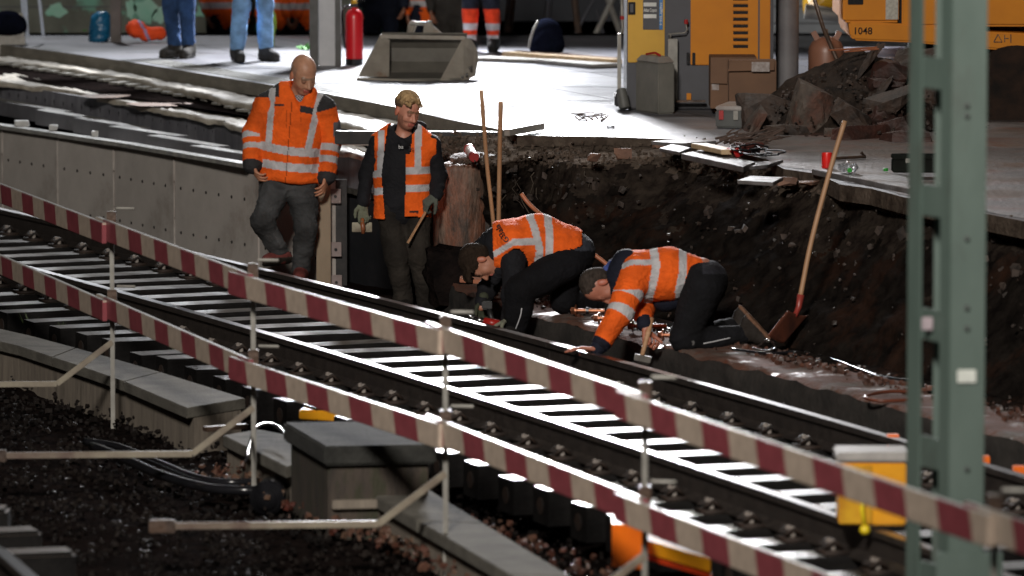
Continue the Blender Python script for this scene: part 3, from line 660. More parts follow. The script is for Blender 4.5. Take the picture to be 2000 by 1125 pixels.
def worker_kneel_right():
    Y0 = 37.0
    J = lambda px, py, dy=0.0: W(px, py, Y0+dy)
    ax = V((0, 1, 0))
    hp = []; f = V((0.16, -0.18, -0.96)); u = V((-1, -0.05, -0.12))
    pt, R = head(hp, J(1174, 558, -0.02), f, u, 1.1); R_ = np.array([A3(x) for x in R])
    hp += [rc(J(1205, 545, 0), J(1188, 553, 0), 0.062, 0.058, 0.03, 'neck'), rc(J(1225, 535), J(1370, 530), 0.08, 0.09, 0.03, 'inner'),
           rc(J(1235, 560, -0.15), J(1212, 615, -0.25), 0.03, None, 0.02, 'inner'), rc(J(1212, 615, -0.25), J(1172, 676, -0.38), 0.028, None, 0.02, 'inner'),
           rc(J(1250, 560, 0.12), J(1256, 610, 0.05), 0.03, None, 0.02, 'inner'), rc(J(1256, 610, 0.05), J(1262, 640, -0.15), 0.028, None, 0.02, 'inner'),
           rc(J(1372, 540, -0.1), J(1340, 665, -0.18), 0.04, None, 0.02, 'inner'), rc(J(1340, 665, -0.18), J(1440, 650, 0.05), 0.03, None, 0.02, 'inner'),
           rc(J(1372, 540, 0.1), J(1360, 650, 0.1), 0.04, None, 0.02, 'inner')]
    hand(hp, J(1165, 682, -0.42), V((-0.9, 0.1, 0.05)), V((0, -0.2, -1)), 0.25, 1.1, -1)
    hand(hp, J(1261, 640, -0.15), V((0.1, -0.1, -1)), V((0.6, -0.5, 0)), 1.35, 1.15, -1)
    P, Q = surf(hp, 0.0062); tg, t, k = classify(hp, P)
    body = smesh('person', P, Q, skincol((0.42, 0.17, 0.11))(P, np.array([str(x) for x in tg]), t, None), skin, None)
    tag(body, 'man with cropped grey hair kneeling in long sleeved orange jacket, swinging a hammer', 'person')
    hr = [el(pt(0, -0.018, 0.04), R, (0.084, 0.1035, 0.0985), 0.02, 'h'), el(pt(0, -0.055, 0.0), R, (0.078, 0.06, 0.07), 0.02, 'h')]
    def hcut(g):
        q = (g-A3(pt(0, 0, 0)))@R_.T/1.1; lim = np.where(q[..., 1] > 0.045, 0.055, np.where(q[..., 1] > -0.025, 0.01, -0.05)); return np.where(q[..., 2] < lim, lim-q[..., 2], -1.0)
    sock_parts('hair', hr, lambda P, tg, t, N_: col(len(P), (0.055, 0.043, 0.036))*(1+0.5*np.array([noise.noise(V(p)*40) for p in P]))[:, None], hairm, body, 0.0055, 0.002, 40, 2, hcut)
    tor = [rc(J(1240, 540, 0), J(1300, 535, 0), 0.17, 0.165, 0.05, 'torso', 0.98, ax), rc(J(1300, 535, 0), J(1350, 540, 0), 0.155, 0.135, 0.06, 'torso', 1.1, ax),
           rc(J(1245, 525, -0.13), J(1245, 525, 0.13), 0.085, 0.085, 0.06, 'torso')]
    sL, eL, wL = J(1233, 556, -0.16), J(1212, 612, -0.27), J(1176, 670, -0.38); sR, eR, wR = J(1255, 565, 0.12), J(1257, 600, 0.05), J(1257, 620, -0.08)
    jp = tor+[rc(sL, eL, 0.1, 0.08, 0.04, 'aL'), rc(eL, wL, 0.078, 0.062, 0.03, 'fL'), rc(sR, eR, 0.08, 0.066, 0.03, 'aR'), rc(eR, wR, 0.064, 0.055, 0.03, 'fR')]
    def jc(P, tg, t, N_):
        px, py = PXn(P); C = col(len(P), ORG); tr = (tg == 'torso')
        c1 = 1277+6*np.sin((py-488)/40)-np.clip((py-520)/60, 0, 1)*14
        g = (band(px, c1, 8.2) | band(px, 1334-np.clip((py-530)/40, 0, 1)*8, 8)) & tr
        v = tr & (((px < c1) & (px > 1208) & band(py, 512+np.clip(1232-px, 0, 30)*0.5, 5.5)) | ((px > 1230) & (px < c1) & band(py, 575, 5.5)))
        C[g | v] = GREY
        C[(tg == 'aL') & (t > 0.18) & (t < 0.48) & (py > 566)] = GREY; C[(tg == 'fL') & (t > -0.0) & (t < 0.0)] = GREY
        C[((tg == 'aL') & (t > 0.86)) | ((tg == 'fL') & (t < 0.12))] = GREY
        C[(tg == 'fL') & (t > 0.97)] = (0.01, 0.01, 0.02)
        n_ = np.array([noise.noise(V(p)*9) for p in P]); d = (tg == 'fL') & (n_ > 0.25); C[d] *= 0.6
        return C
    sock_parts('jacket', jp, jc, cloth, body, 0.0075, 0.012, 8, 6.0)
    hd = [rc(J(1222, 512, -0.05), J(1215, 540, -0.06), 0.085, 0.1, 0.04, 'h'), rc(J(1225, 508, 0.06), J(1200, 520, 0.05), 0.07, 0.05, 0.04, 'h'), rc(J(1228, 503, 0.0), J(1212, 506, 0), 0.035, 0.03, 0.02, 'blue'),
          rc(J(1200, 515, -0.03), J(1185, 525, -0.03), 0.03, 0.02, 0.02, 'blue'), rc(J(1210, 570, -0.08), J(1202, 585, -0.06), 0.06, 0.03, 0.03, 'h'),
          ]
    nv = lambda P, tg, t, N_: col(len(P), (0.011, 0.013, 0.025))
    sock_parts('sweater', [rc(J(1300, 580, 0.05), J(1350, 560, 0.02), 0.1, 0.11, 0.04, 'h')], nv, cloth, body, 0.01)
    sock_parts('cuff', [rc(wL, J(1167, 680, -0.4), 0.056, 0.05, 0.01, 'h')], nv, cloth, body, 0.008)
    sock_parts('cuff', [rc(wR, J(1259, 634, -0.13), 0.052, 0.05, 0.01, 'h')], nv, cloth, body, 0.008)
    sock_parts('hoodie', hd, lambda P, tg, t, N_: np.where((tg == 'blue')[:, None], (0.06, 0.09, 0.3), (0.011, 0.013, 0.025)), cloth, body, 0.0075, 0.008, 9, 6.2)
    kn = J(1338, 660, -0.15); kn2 = J(1362, 655, 0.14)
    tp = [rc(J(1352, 542, 0), J(1376, 552, 0), 0.125, 0.15, 0.05, 'hip', 1.15, ax), rc(J(1372, 560, -0.12), kn, 0.13, 0.095, 0.05, 'tR'), rc(kn, J(1450, 656, 0.02), 0.088, 0.062, 0.03, 'sR'),
          rc(J(1374, 560, 0.12), kn2, 0.12, 0.09, 0.05, 'tL'), rc(kn2, J(1432, 640, 0.35), 0.08, 0.06, 0.03, 'sL')]
    def tc(P, tg, t, N_):
        px, py = PXn(P); C = col(len(P), (0.009, 0.009, 0.011));         C[band(px, 1354, 2) & band(py, 670, 4) & (N_[:, 1] < 0)] = (0.2, 0.2, 0.2)
        C[(px > 1372) & (py < 535)] = (0.035, 0.035, 0.045)
        return C
    to = sock_parts('trousers', tp, tc, clothd, body, 0.009, 0.010, 7.0, 8.0)
    piping(to, body, J, [(1374, 671), (1390, 668), (1408, 664), (1426, 660)])
    for ank, toe, up in ((J(1458, 648, 0.02), J(1508, 694, 0.02), V((-0.73, 0, -0.68))), (J(1444, 632, 0.35), J(1492, 676, 0.38), V((-0.73, 0, -0.68)))):
        q = []; shoe(q, ank, toe, up, 1.0, 'shoe', 0.095)
        sock_parts('boot', q, lambda P, tg, t, N_: np.where((tg == 'sole')[:, None], (0.20, 0.11, 0.07), (0.03, 0.025, 0.022)), bootm, body, 0.009)
    t_ = empty('club_hammer', J(1255, 695, -0.25), 'club hammer with wooden handle and square steel head held low over the rail ledge', 'hammer')
    b = MB(); b.tube([J(1273, 622, -0.12), J(1266, 650, -0.18), J(1254, 694, -0.25)], [0.017, 0.018, 0.014], 10); b.build('handle', mat('stick_wood', (0, 0, 0)), t_, 0, True)
    b = MB(); b.beam(J(1239, 697, -0.25), J(1271, 703, -0.25), 0.045, 0.042); b.build('hammer_head', mat('hammer_steel', (0.2, 0.19, 0.17), (0.1, 0.09, 0.08), rough=0.5, metal=0.6), t_, 0.004)
    return body
# --- simple standing figures behind
def standing(name_label, px, py, z, face, top, leg, boot, h=1.78, stance=0.12, res=0.013, topfn=None, legfn=None, skinc=(0.45, 0.24, 0.16), bag=None, lean=0.0):
    p = G(px, py, z); a = math.radians(face); f = V((math.sin(a), -math.cos(a), 0)); r = V((math.cos(a), math.sin(a), 0)); s = h/1.78
    def K(x, y, zz): return p+r*x*s+f*y*s+V((0, 0, zz*s))
    hp = []; head(hp, K(0, 0.06+lean, 1.63), f-V((0, 0, 0.2)), V((0, 0, 1)), 1.0*s)
    hp += [rc(K(0, lean, 1.46), K(0, 0.03+lean, 1.57), 0.055, 0.05, 0.03, 'neck'), rc(K(0, lean, 1.4), K(0, 0, 1.0), 0.08, 0.09, 0.03, 'inner')]
    arms = []
    for sd in (-1, 1):
        sh, eb, wr = K(0.19*sd, lean, 1.42), K(0.25*sd, -0.02+lean*0.6, 1.15), K(0.23*sd, 0.14+lean*0.5, 0.93)
        arms += [rc(sh, eb, 0.062, 0.052, 0.03, 'arm'), rc(eb, wr, 0.052, 0.042, 0.03, 'arm')]
        hp += [rc(sh, eb, 0.03, None, 0.02, 'inner'), rc(eb, wr, 0.028, None, 0.02, 'inner'), rc(K(0.09*sd, 0, 0.95), K(stance*sd, 0.0, 0.1), 0.04, 0.03, 0.02, 'inner')]
        hand(hp, wr, V((0, 0, -1))+f*0.3, -r*sd, 0.7, 1.0, sd)
    P, Q = surf(hp, 0.011); tg, t, k = classify(hp, P)
    body = smesh('person', P, Q, skincol(skinc)(P, np.array([str(x) for x in tg]), t, None), skin, None)
    tag(body, name_label, 'person')
    hair_p = [el(K(0, 0.03+lean, 1.68), (r, f, (0, 0, 1)), (0.085, 0.1, 0.09), 0.02, 'h')]
    sock_parts('hair', hair_p, lambda P, tg, t, N_: col(len(P), (0.03, 0.02, 0.015)), hairm, body, 0.012, cut=lambda g: np.where((g[..., 2] < K(0, 0, 1.67).z), K(0, 0, 1.67).z-g[..., 2], -1.0))
    jp = arms+[rc(K(0, lean, 1.36), K(0, lean*0.5, 1.15), 0.19, 0.175, 0.05, 'torso', 0.62, f), rc(K(0, lean*0.5, 1.15), K(0, 0, 0.93), 0.175, 0.19, 0.05, 'torso', 0.66, f), rc(K(-0.16, lean, 1.42), K(0.16, lean, 1.42), 0.07, 0.07, 0.05, 'torso')]
    zf = lambda P: (P[:, 2]-p.z)/s
    sock_parts('jacket', jp, (lambda P, tg, t, N_: topfn(zf(P), tg, t, len(P))) if topfn else (lambda P, tg, t, N_: col(len(P), top)), cloth, body, res, 0.012, 7, px*0.1)
    tp = [rc(K(-0.07, 0, 0.95), K(0.07, 0, 0.95), 0.125, 0.125, 0.05, 'hip', 0.85, f)]
    for sd in (-1, 1):
        kn = K((0.09+stance)/2*sd, 0.04, 0.5); tp += [rc(K(0.09*sd, 0, 0.88), kn, 0.1, 0.075, 0.03, 'th'), rc(kn, K(stance*sd, -0.01, 0.13), 0.074, 0.06, 0.03, 'sh')]
        q = []; shoe(q, K(stance*sd, -0.02, 0.1), K((stance+0.04)*sd, 0.2, 0.05), V((0, 0, 1)), 1.0*s, 'shoe', 0.098)
        sock_parts('boot', q, lambda P, tg, t, N_: col(len(P), boot), bootm, body, 0.011)
    sock_parts('trousers', tp, (lambda P, tg, t, N_: legfn(zf(P), tg, t, len(P))) if legfn else (lambda P, tg, t, N_: col(len(P), leg)), clothd, body, 0.011, 0.012, 8, px*0.2)
    return body
# ------------------------------------------------------------------ setting
conc = mat('concrete', (0.30, 0.28, 0.25), (0.21, 0.195, 0.175), rough=0.75, scale=5, bump=0.25, bscale=60, dirt=(0.13, 0.115, 0.1), dscale=1.6, dth=(0.52, 0.66))
concd = mat('concrete_dark', (0.12, 0.11, 0.10), (0.07, 0.066, 0.06), rough=0.6, rough2=0.35, scale=6, bump=0.35, bscale=40)
panelm = mat('concrete_panel', (0.44, 0.405, 0.37), (0.36, 0.33, 0.30), rough=0.85, scale=2.2, bump=0.12, bscale=90, dirt=(0.2, 0.165, 0.135), dscale=1.1, dth=(0.56, 0.78))
platm = mat('platform_wet', (0.17, 0.17, 0.185), (0.11, 0.11, 0.125), rough=0.38, rough2=0.75, scale=1.6, bump=0.3, bscale=30, dirt=(0.06, 0.052, 0.045), dscale=1.1, dth=(0.54, 0.72))
sandm = mat('wet_sand', (0.5, 0.46, 0.39), (0.3, 0.265, 0.21), rough=0.38, rough2=0.6, scale=5, bump=0.6, bscale=30)
dirtm = mat('dark_soil', (0.016, 0.013, 0.011), (0.006, 0.005, 0.0045), rough=0.92, rough2=0.6, scale=7, bump=0.5, bscale=28, dirt=(0.03, 0.015, 0.010), dscale=1.6, dth=(0.52, 0.68), spec=0.04)
sandlip = mat('crumbled_lip', (0.105, 0.082, 0.064), (0.05, 0.038, 0.03), rough=0.9, scale=9, bump=0.8, bscale=35, spec=0.05)
ground_m = mat('trackbed_soil', (0.014, 0.010, 0.009), (0.006, 0.005, 0.005), rough=0.8, scale=8, bump=0.8, bscale=30, spec=0.05)
ballm = mat('ballast_stone', (0.018, 0.014, 0.012), (0.006, 0.005, 0.005), rough=0.85, rough2=0.5, scale=2, bump=0.3, spec=0.1)
railm = mat('rail_steel', (0.035, 0.028, 0.024), (0.02, 0.016, 0.014), rough=0.5, scale=12, bump=0.2)
railtop = mat('rail_running_surface', (0.42, 0.42, 0.43), (0.34, 0.34, 0.35), rough=0.32, scale=30, metal=1.0)
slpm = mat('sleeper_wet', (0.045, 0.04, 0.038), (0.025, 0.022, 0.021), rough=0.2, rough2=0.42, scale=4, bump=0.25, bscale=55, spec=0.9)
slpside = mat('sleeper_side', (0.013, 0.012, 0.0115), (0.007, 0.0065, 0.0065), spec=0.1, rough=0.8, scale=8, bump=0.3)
clipm = mat('clip_steel', (0.02, 0.017, 0.016), (0.04, 0.025, 0.018), rough=0.7, scale=14, spec=0.3)
capm = mat('bolt_white', (0.3, 0.27, 0.24), (0.2, 0.17, 0.15), rough=0.6)
galv = mat('galvanised', (0.30, 0.29, 0.26), (0.2, 0.19, 0.17), rough=0.5, scale=9, metal=0.3)
ledgem = mat('red_stained_concrete', (0.13, 0.05, 0.03), (0.10, 0.055, 0.04), rough=0.95, rough2=0.33, rth=(0.57, 0.63), scale=6, bump=0.7, bscale=26, spec=0.3, dirt=(0.12, 0.10, 0.085), dscale=1.1, dth=(0.52, 0.62))
ledgef = mat('ledge_face', (0.035, 0.03, 0.026), (0.016, 0.014, 0.012), rough=0.8, scale=5, bump=0.5)
steelr = mat('rusty_steel', (0.10, 0.06, 0.04), (0.05, 0.035, 0.028), rough=0.5, scale=8, bump=0.3, metal=0.4)
def two_mats(o, m2, test):
    o.data.materials.append(m2)
    for p in o.data.polygons:
        if test(p): p.material_index = 1
# ground sheet reaching the horizon, with the lower bed
gb = MB(); gb.add([(-250, -20, -0.62), (250, -20, -0.62), (250, 500, -0.62), (-250, 500, -0.62)], [(0, 1, 2, 3)])
tag(gb.build('ground', ground_m), kind='structure')
def bed(u, v):
    x = lerp(-9, 9, u); y = lerp(24, 54, v)
    n = fract(V((x, y, 0)), 1.3)*0.05+fract(V((x, y, 4)), 7)*0.02
    return V((x, y, -0.50+n))
tag(grid_mesh('trackbed', bed, 150, 220, ground_m), kind='structure')
def rear(u, v):
    x = lerp(-14, 14, u); y = lerp(55.6, 66, v); return V((x, y, 0.29+0.02*fract(V((x, y, 0)), 1.5)))
tag(grid_mesh('rear_ground', rear, 60, 30, ground_m), kind='structure')
# track curve (fitted) : offset 0 = centre line
cf = (-3.84724957e-03, -1.19523440e-01, 1.00316749e+01)
GAUGE = 1.54
def farx(y): return cf[0]*y*y+cf[1]*y+cf[2]
def fslope(y): return 2*cf[0]*y+cf[1]
def track_pt(y, off):
    """point at perpendicular offset (towards the camera's left) from the far rail"""
    s = fslope(y); n = V((-1, s, 0)).normalized(); return V((farx(y), y, 0))+n*off
RP = [(-0.036, -0.004), (-0.032, 0.0), (0.032, 0.0), (0.036, -0.004), (0.036, -0.034), (0.01, -0.05), (0.009, -0.135), (0.03, -0.15), (0.075, -0.158), (0.075, -0.17), (-0.075, -0.17), (-0.075, -0.158), (-0.03, -0.15), (-0.009, -0.135), (-0.01, -0.05), (-0.036, -0.034)]
def rail(name, pts, label, group, worn=True):
    b = MB(); org = pts[len(pts)//2]; b.sweep(pts, RP)
    n = len(RP); o = b.build(name, railm, None, org=org)
    two_mats(o, railtop, lambda p: p.normal.z > 0.9 and p.center.z > -0.02)
    return tag(o, label, 'rail', group)
def arc(y0, y1, off, st=0.4):
    n = max(2, int(abs(y1-y0)/st)); return [track_pt(lerp(y0, y1, i/n), off) for i in range(n+1)]
yj = G(1070, 668).y
rail('steel_rail', arc(14, yj-0.006, 0), 'far rail of the sleeper track, right of the joint, running past the kneeling men', 'rails of the sleeper track')
rail('steel_rail', arc(yj+0.006, 62, 0), 'far rail of the sleeper track, left of the joint, running past the concrete panel wall', 'rails of the sleeper track')
rail('steel_rail', arc(14, 62, GAUGE), 'near rail of the sleeper track, running behind the striped barrier', 'rails of the sleeper track')
# sleepers
def fastening_mb(off, sd, mb, cap):
    """one rail seat on the +-sd side at cross offset; local frame x across, y along"""
    x = off+sd*0.13
    mb.box((off+sd*0.12, 0, -0.162), (0.13, 0.17, 0.02))
    for k in (-1, 1):
        mb.tube([(off+sd*0.085, k*0.05, -0.145), (x, k*0.055, -0.105), (x+sd*0.05, k*0.045, -0.14), (x+sd*0.03, k*0.02, -0.125), (off+sd*0.085, k*0.012, -0.135)], 0.011, 6)
        cap.cyl((x, k*0.03, -0.15), (x, k*0.03, -0.095), 0.016, 0.014, 8)
def make_sleeper():
    r = empty('track_sleeper', (0, 0, 0), 'dark wet concrete sleeper lying under the two rails of the track', 'sleeper', 'sleepers of the working track')
    b = MB(); L0, L1 = -0.60, GAUGE+0.68
    sec = [(-0.125, -0.37), (-0.125, -0.19), (-0.115, -0.172), (0.115, -0.172), (0.125, -0.19), (0.125, -0.37)]
    xs = [L0, -0.25, 0.25, 0.5, GAUGE-0.5, GAUGE-0.25, GAUGE+0.25, L1]
    for i, x in enumerate(xs):
        for y, z in sec: b.v.append(V((x, y*1.0, z)))
    n = 6
    for i in range(len(xs)-1):
        for j in range(n): b.f.append((i*n+j, i*n+(j+1) % n, (i+1)*n+(j+1) % n, (i+1)*n+j))
    b.f.append(tuple(range(n))); b.f.append(tuple(range((len(xs)-1)*n, len(xs)*n)))
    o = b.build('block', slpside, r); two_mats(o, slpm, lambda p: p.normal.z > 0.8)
    for off in (0.0, GAUGE):
        for sd in (-1, 1):
            mb, cap = MB(), MB(); fastening_mb(off, sd, mb, cap)
            f = mb.build('fastening', clipm, r, 0, True); cap.build('bolt_cap', capm, f, 0.003)
    b = MB(); b.cyl((L1, 0, -0.27), (L1+0.006, 0, -0.27), 0.05, 0.05, 16); b.build('end_plug', clipm, r, 0.002)
    return r
sl0 = make_sleeper(); y = 26.6; first = True; ny = 0
spots = []
while y < 50:
    s = fslope(y); ang = math.atan2(s, -1)  # local +x -> towards camera left
    spots.append((track_pt(y, 0), ang)); y += 0.577/math.hypot(1, s)
for i, (p, a) in enumerate(spots):
    o = sl0 if i == 0 else copy_tree(sl0)
    o.location = p; o.rotation_euler = (random.gauss(0, 0.003), random.gauss(0, 0.004), a+random.gauss(0, 0.006))
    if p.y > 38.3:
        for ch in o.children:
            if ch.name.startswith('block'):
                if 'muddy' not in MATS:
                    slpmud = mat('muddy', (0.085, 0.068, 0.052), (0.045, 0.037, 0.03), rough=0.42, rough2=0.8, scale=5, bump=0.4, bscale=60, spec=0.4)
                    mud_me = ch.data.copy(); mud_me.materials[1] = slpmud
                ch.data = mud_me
# ballast
def stones(name, n, sampler, size, m, label=None, kind='stuff', par=None):
    base = np.array([(-1, -1, -1), (1, -1, -1), (1, 1, -1), (-1, 1, -1), (-1, -1, 1), (1, -1, 1), (1, 1, 1), (-1, 1, 1)], float)
    fc = np.array([(0, 3, 2, 1), (4, 5, 6, 7), (0, 1, 5, 4), (1, 2, 6, 5), (2, 3, 7, 6), (3, 0, 4, 7)])
    P = np.array([sampler() for _ in range(n)])
    B = base[None]*rng.uniform(0.45, 1.0, (n, 8, 3))*(rng.uniform(size[0], size[1], (n, 1, 1)))*rng.uniform(0.5, 1, (n, 1, 3))
    a, b_, c = rng.uniform(0, 6.28, (3, n)); ca, sa, cb, sb = np.cos(a), np.sin(a), np.cos(b_), np.sin(b_)
    R = np.zeros((n, 3, 3)); R[:, 0, 0] = ca; R[:, 0, 1] = -sa*cb; R[:, 0, 2] = sa*sb; R[:, 1, 0] = sa; R[:, 1, 1] = ca*cb; R[:, 1, 2] = -ca*sb; R[:, 2, 1] = sb; R[:, 2, 2] = cb
    Vv = np.einsum('nij,nkj->nki', R, B)+P[:, None, :]
    me = bpy.data.meshes.new(name); me.from_pydata(Vv.reshape(-1, 3).tolist(), [], (fc[None]+8*np.arange(n)[:, None, None]).reshape(-1, 4).tolist())
    o = link(name, me, m, par)
    if label or kind: tag(o, label, 'ballast' if label else None, None, kind)
    return o
def samp():
    y = rng.uniform(24, 48); off = rng.uniform(-1.0, 6.5)
    p = track_pt(y, off); z = -0.46 + (0.0 if off > 2.2 else 0.02)
    return (p.x, p.y, z+rng.uniform(-0.03, 0.03)+0.05*noise.noise(p*1.3))
stones('ballast', 26000, samp, (0.008, 0.023), ballm, 'dark wet ballast stones lying around and below the sleepers')
# leaves and litter between pier and track
def samp2():
    y = rng.uniform(26, 35); p = track_pt(y, rng.uniform(2.4, 3.3)); return (p.x, p.y, -0.40+rng.uniform(-0.03, 0.05))
stones('leaf_litter', 1600, samp2, (0.006, 0.03), mat('leaf', (0.07, 0.018, 0.012), (0.12, 0.075, 0.05), rough=0.45, scale=3), 'reddish brown leaf litter and rubble beside the sleeper ends')
def pitf(u, v):
    y = lerp(38.8, 44.6, u); p = track_pt(y, lerp(-0.62, -1.75, v)); n = fract(p, 2.5)*0.012
    return V((p.x, p.y, -0.255+n-(0.25 if v < 0.03 else 0)))
tag(grid_mesh('pit_floor', pitf, 60, 24, ground_m), kind='structure')
# ---------------------------------------------------------------- ledge
LE = [(820, 528), (860, 545), (930, 578), (1026, 609), (1149, 639), (1330, 684), (1437, 712), (1552, 738), (1770, 800), (2000, 860), (2300, 945)]
BK = [(820, 500), (880, 512), (960, 545), (1050, 580), (1140, 603), (1330, 645), (1520, 688), (1650, 718), (1770, 745), (2000, 805), (2300, 880)]
front_ = polyline([G(*p, 0.0) for p in LE], 180); back_ = polyline([G(*p, 0.0) for p in BK], 180)
def ledge_surf(u, v):
    i = min(179, int(round(u*179))); a, b = front_[i], back_[i]
    w = v*1.35-0.0
    p = a.lerp(b, w); e = 0.03*noise.noise(V((a.x*3, a.y*3, 0)))
    if v < 0.02: p = a+V((e, -0.0, 0))
    z = 0.018*fract(p, 3.0)+0.006*fract(p, 14)
    return V((p.x, p.y, z-(0.02 if v < 0.02 else 0)))
tag(grid_mesh('walkway', ledge_surf, 180, 26, ledgem), kind='structure')
def ledge_face(u, v):
    i = min(179, int(round(u*179))); a = front_[i]; e = 0.03*noise.noise(V((a.x*3, a.y*3, 0)))
    j = (u*9) % 1; gap = 0.012 if (j < 0.02 or j > 0.98) else 0
    n = 0.012*fract(V((a.x, a.y, v*2)), 4); z = -0.02-v*0.52
    return V((a.x+e-n-0.02*math.sin(min(1, v*8)*1.57)+gap, a.y+gap, z+0.018*fract(a, 3.0)*(1-v)))
tag(grid_mesh('walkway_face', ledge_face, 180, 16, ledgef), kind='structure')
# ---------------------------------------------------------------- dirt bank of the pit
CUT = [(835, 266), (862, 266), (1000, 266), (1180, 269), (1320, 274), (1420, 300), (1500, 322), (1600, 345), (1700, 372), (1780, 392), (2000, 440), (2300, 500)]
LIP = [(835, 296), (862, 300), (965, 322), (1060, 312), (1140, 324), (1230, 322), (1320, 326), (1420, 340), (1500, 356), (1600, 382), (1700, 402), (1780, 424), (2000, 462), (2300, 520)]
NS = 330
ct = polyline([G(*p, 0.96) for p in CUT], NS); lp = polyline([G(*p, 0.86) for p in LIP], NS); bk = polyline([G(*p, -0.02) for p in BK], NS)
def bank(u, v):
    i = min(NS-1, int(round(u*(NS-1)))); a, b, c = ct[i], lp[i], bk[i]
    if v < 0.2: w = v/0.2; p = a.lerp(b, w); am = 0.035*min(1, w*3)
    elif v < 0.88: w = (v-0.2)/0.68; p = b.lerp(c, w**0.9); am = 0.06
    else: w = (v-0.88)/0.12; p = c+(c-b).normalized()*0.0+V((-0.12, -0.3, 0.0))*w+V((0, 0, 0.05*(1-w))); am = 0.03*(1-w)
    q = V((p.x*1.0, p.y*0.6, p.z*1.1))
    n = fract(q, 2.2, 6)*am*1.3+(1-abs(noise.noise(q*7))*2)*am*0.35+noise.noise(q*22)*0.008
    return p+V((-0.35, -1.0, 0.35))*n
bo = grid_mesh('dirt_bank', bank, NS, 130, dirtm); tag(bo, kind='structure')
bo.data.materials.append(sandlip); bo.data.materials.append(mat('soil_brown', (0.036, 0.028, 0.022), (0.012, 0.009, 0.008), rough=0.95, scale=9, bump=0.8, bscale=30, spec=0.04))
for p in bo.data.polygons:
    t = (p.index//(NS-1))/129; px = (p.index % (NS-1))/(NS-1)
    if t < 0.2+0.04*noise.noise(p.center*5)+0.03*noise.noise(p.center*17): p.material_index = 1
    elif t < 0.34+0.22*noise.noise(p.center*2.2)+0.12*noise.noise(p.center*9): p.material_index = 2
def samp3():
    i = rng.integers(0, NS); w = rng.uniform(0, 1)**1.6; p = V(lp[i]).lerp(V(bk[i]), w); return (p.x+rng.uniform(-.1, .1), p.y-0.06-rng.uniform(0, 0.06), p.z+rng.uniform(-.02, .05))
stones('bank_gravel', 420, samp3, (0.004, 0.02), mat('gravel_mix', (0.05, 0.035, 0.027), (0.015, 0.012, 0.01), rough=0.6, scale=2), 'small pebbles stuck in the dark soil face of the pit')
def samp4():
    i = rng.integers(0, NS); w = rng.uniform(-0.1, 1.15); p = V(ct[i]).lerp(V(lp[i]), w); return (p.x, p.y-0.03, p.z+rng.uniform(0.0, .03))
stones('lip_rubble', 2400, samp4, (0.004, 0.022), mat('rubble_mix', (0.12, 0.09, 0.07), (0.05, 0.038, 0.03), rough=0.95, spec=0.05, scale=3), 'crumbled mortar and stones along the broken top edge of the pit')
def samp5():
    i = rng.integers(60, NS); p = V(bk[i]); return (p.x+rng.uniform(-.3, .0), p.y-rng.uniform(-0.1, 0.28), 0.0+rng.uniform(0, .02))
stones('pit_debris', 700, samp5, (0.006, 0.03), mat('debris_red', (0.13, 0.05, 0.03), (0.04, 0.025, 0.02), rough=0.5, scale=3), 'red brown crumbs of brick at the foot of the soil face')
def samp7():
    i = rng.integers(0, NS); w = rng.uniform(0, 0.45)**1.3; p = V(lp[i]).lerp(V(bk[i]), w); return (p.x, p.y-0.03, p.z+rng.uniform(-.03, .03))
stones('bank_stones', 110, samp7, (0.018, 0.05), mat('stone_embedded', (0.07, 0.05, 0.04), (0.025, 0.02, 0.017), rough=0.8, scale=6, bump=0.5), 'broken bricks and stones embedded in the upper part of the soil face')
# roots hanging from the lip
b = MB(); rr = random.Random(21)
for k in range(70):
    i = rr.randrange(40, NS); p = V(lp[i])+V((0, -0.08, -rr.uniform(0.0, 0.25))); q = [p]
    for j in range(3): q.append(q[-1]+V((rr.uniform(-.05, .05), rr.uniform(-.05, 0.0), -rr.uniform(0.02, .07))))
    b.tube(q, [0.004, 0.0035, 0.003, 0.0015], 5)
tag(b.build('roots', mat('root', (0.09, 0.07, 0.05), (0.04, 0.03, 0.022), rough=0.8)), 'thin roots hanging out of the soil face below the broken edge', 'roots', None, 'stuff')
# black beam under the platform cut
def thing_mesh(b, name, m, label, cat, org, bevel=0.0, smooth=False, group=None, kind=None, auto=None):
    o = b.build(name, m, None, bevel, smooth, org=org, auto=auto); return tag(o, label, cat, group, kind)
blackst = mat('black_steel', (0.012, 0.012, 0.013), (0.03, 0.028, 0.027), rough=0.4, scale=10, metal=0.5)
b = MB(); a_, e_ = G(655, 268, 0.93), G(1322, 272, 0.93); b.beam(a_, e_, 0.1, 0.10)
thing_mesh(b, 'steel_beam', blackst, 'long black steel beam under the cut edge of the platform above the pit', 'beam', (a_+e_)/2, 0.006)
b = MB(); a_, e_ = G(655, 279, 0.84), G(1000, 284, 0.84); b.beam(a_, e_, 0.06, 0.03)
thing_mesh(b, 'metal_strip', galv, 'thin pale metal strip below the black beam at the end of the pit', 'metal strip', (a_+e_)/2, 0.003)
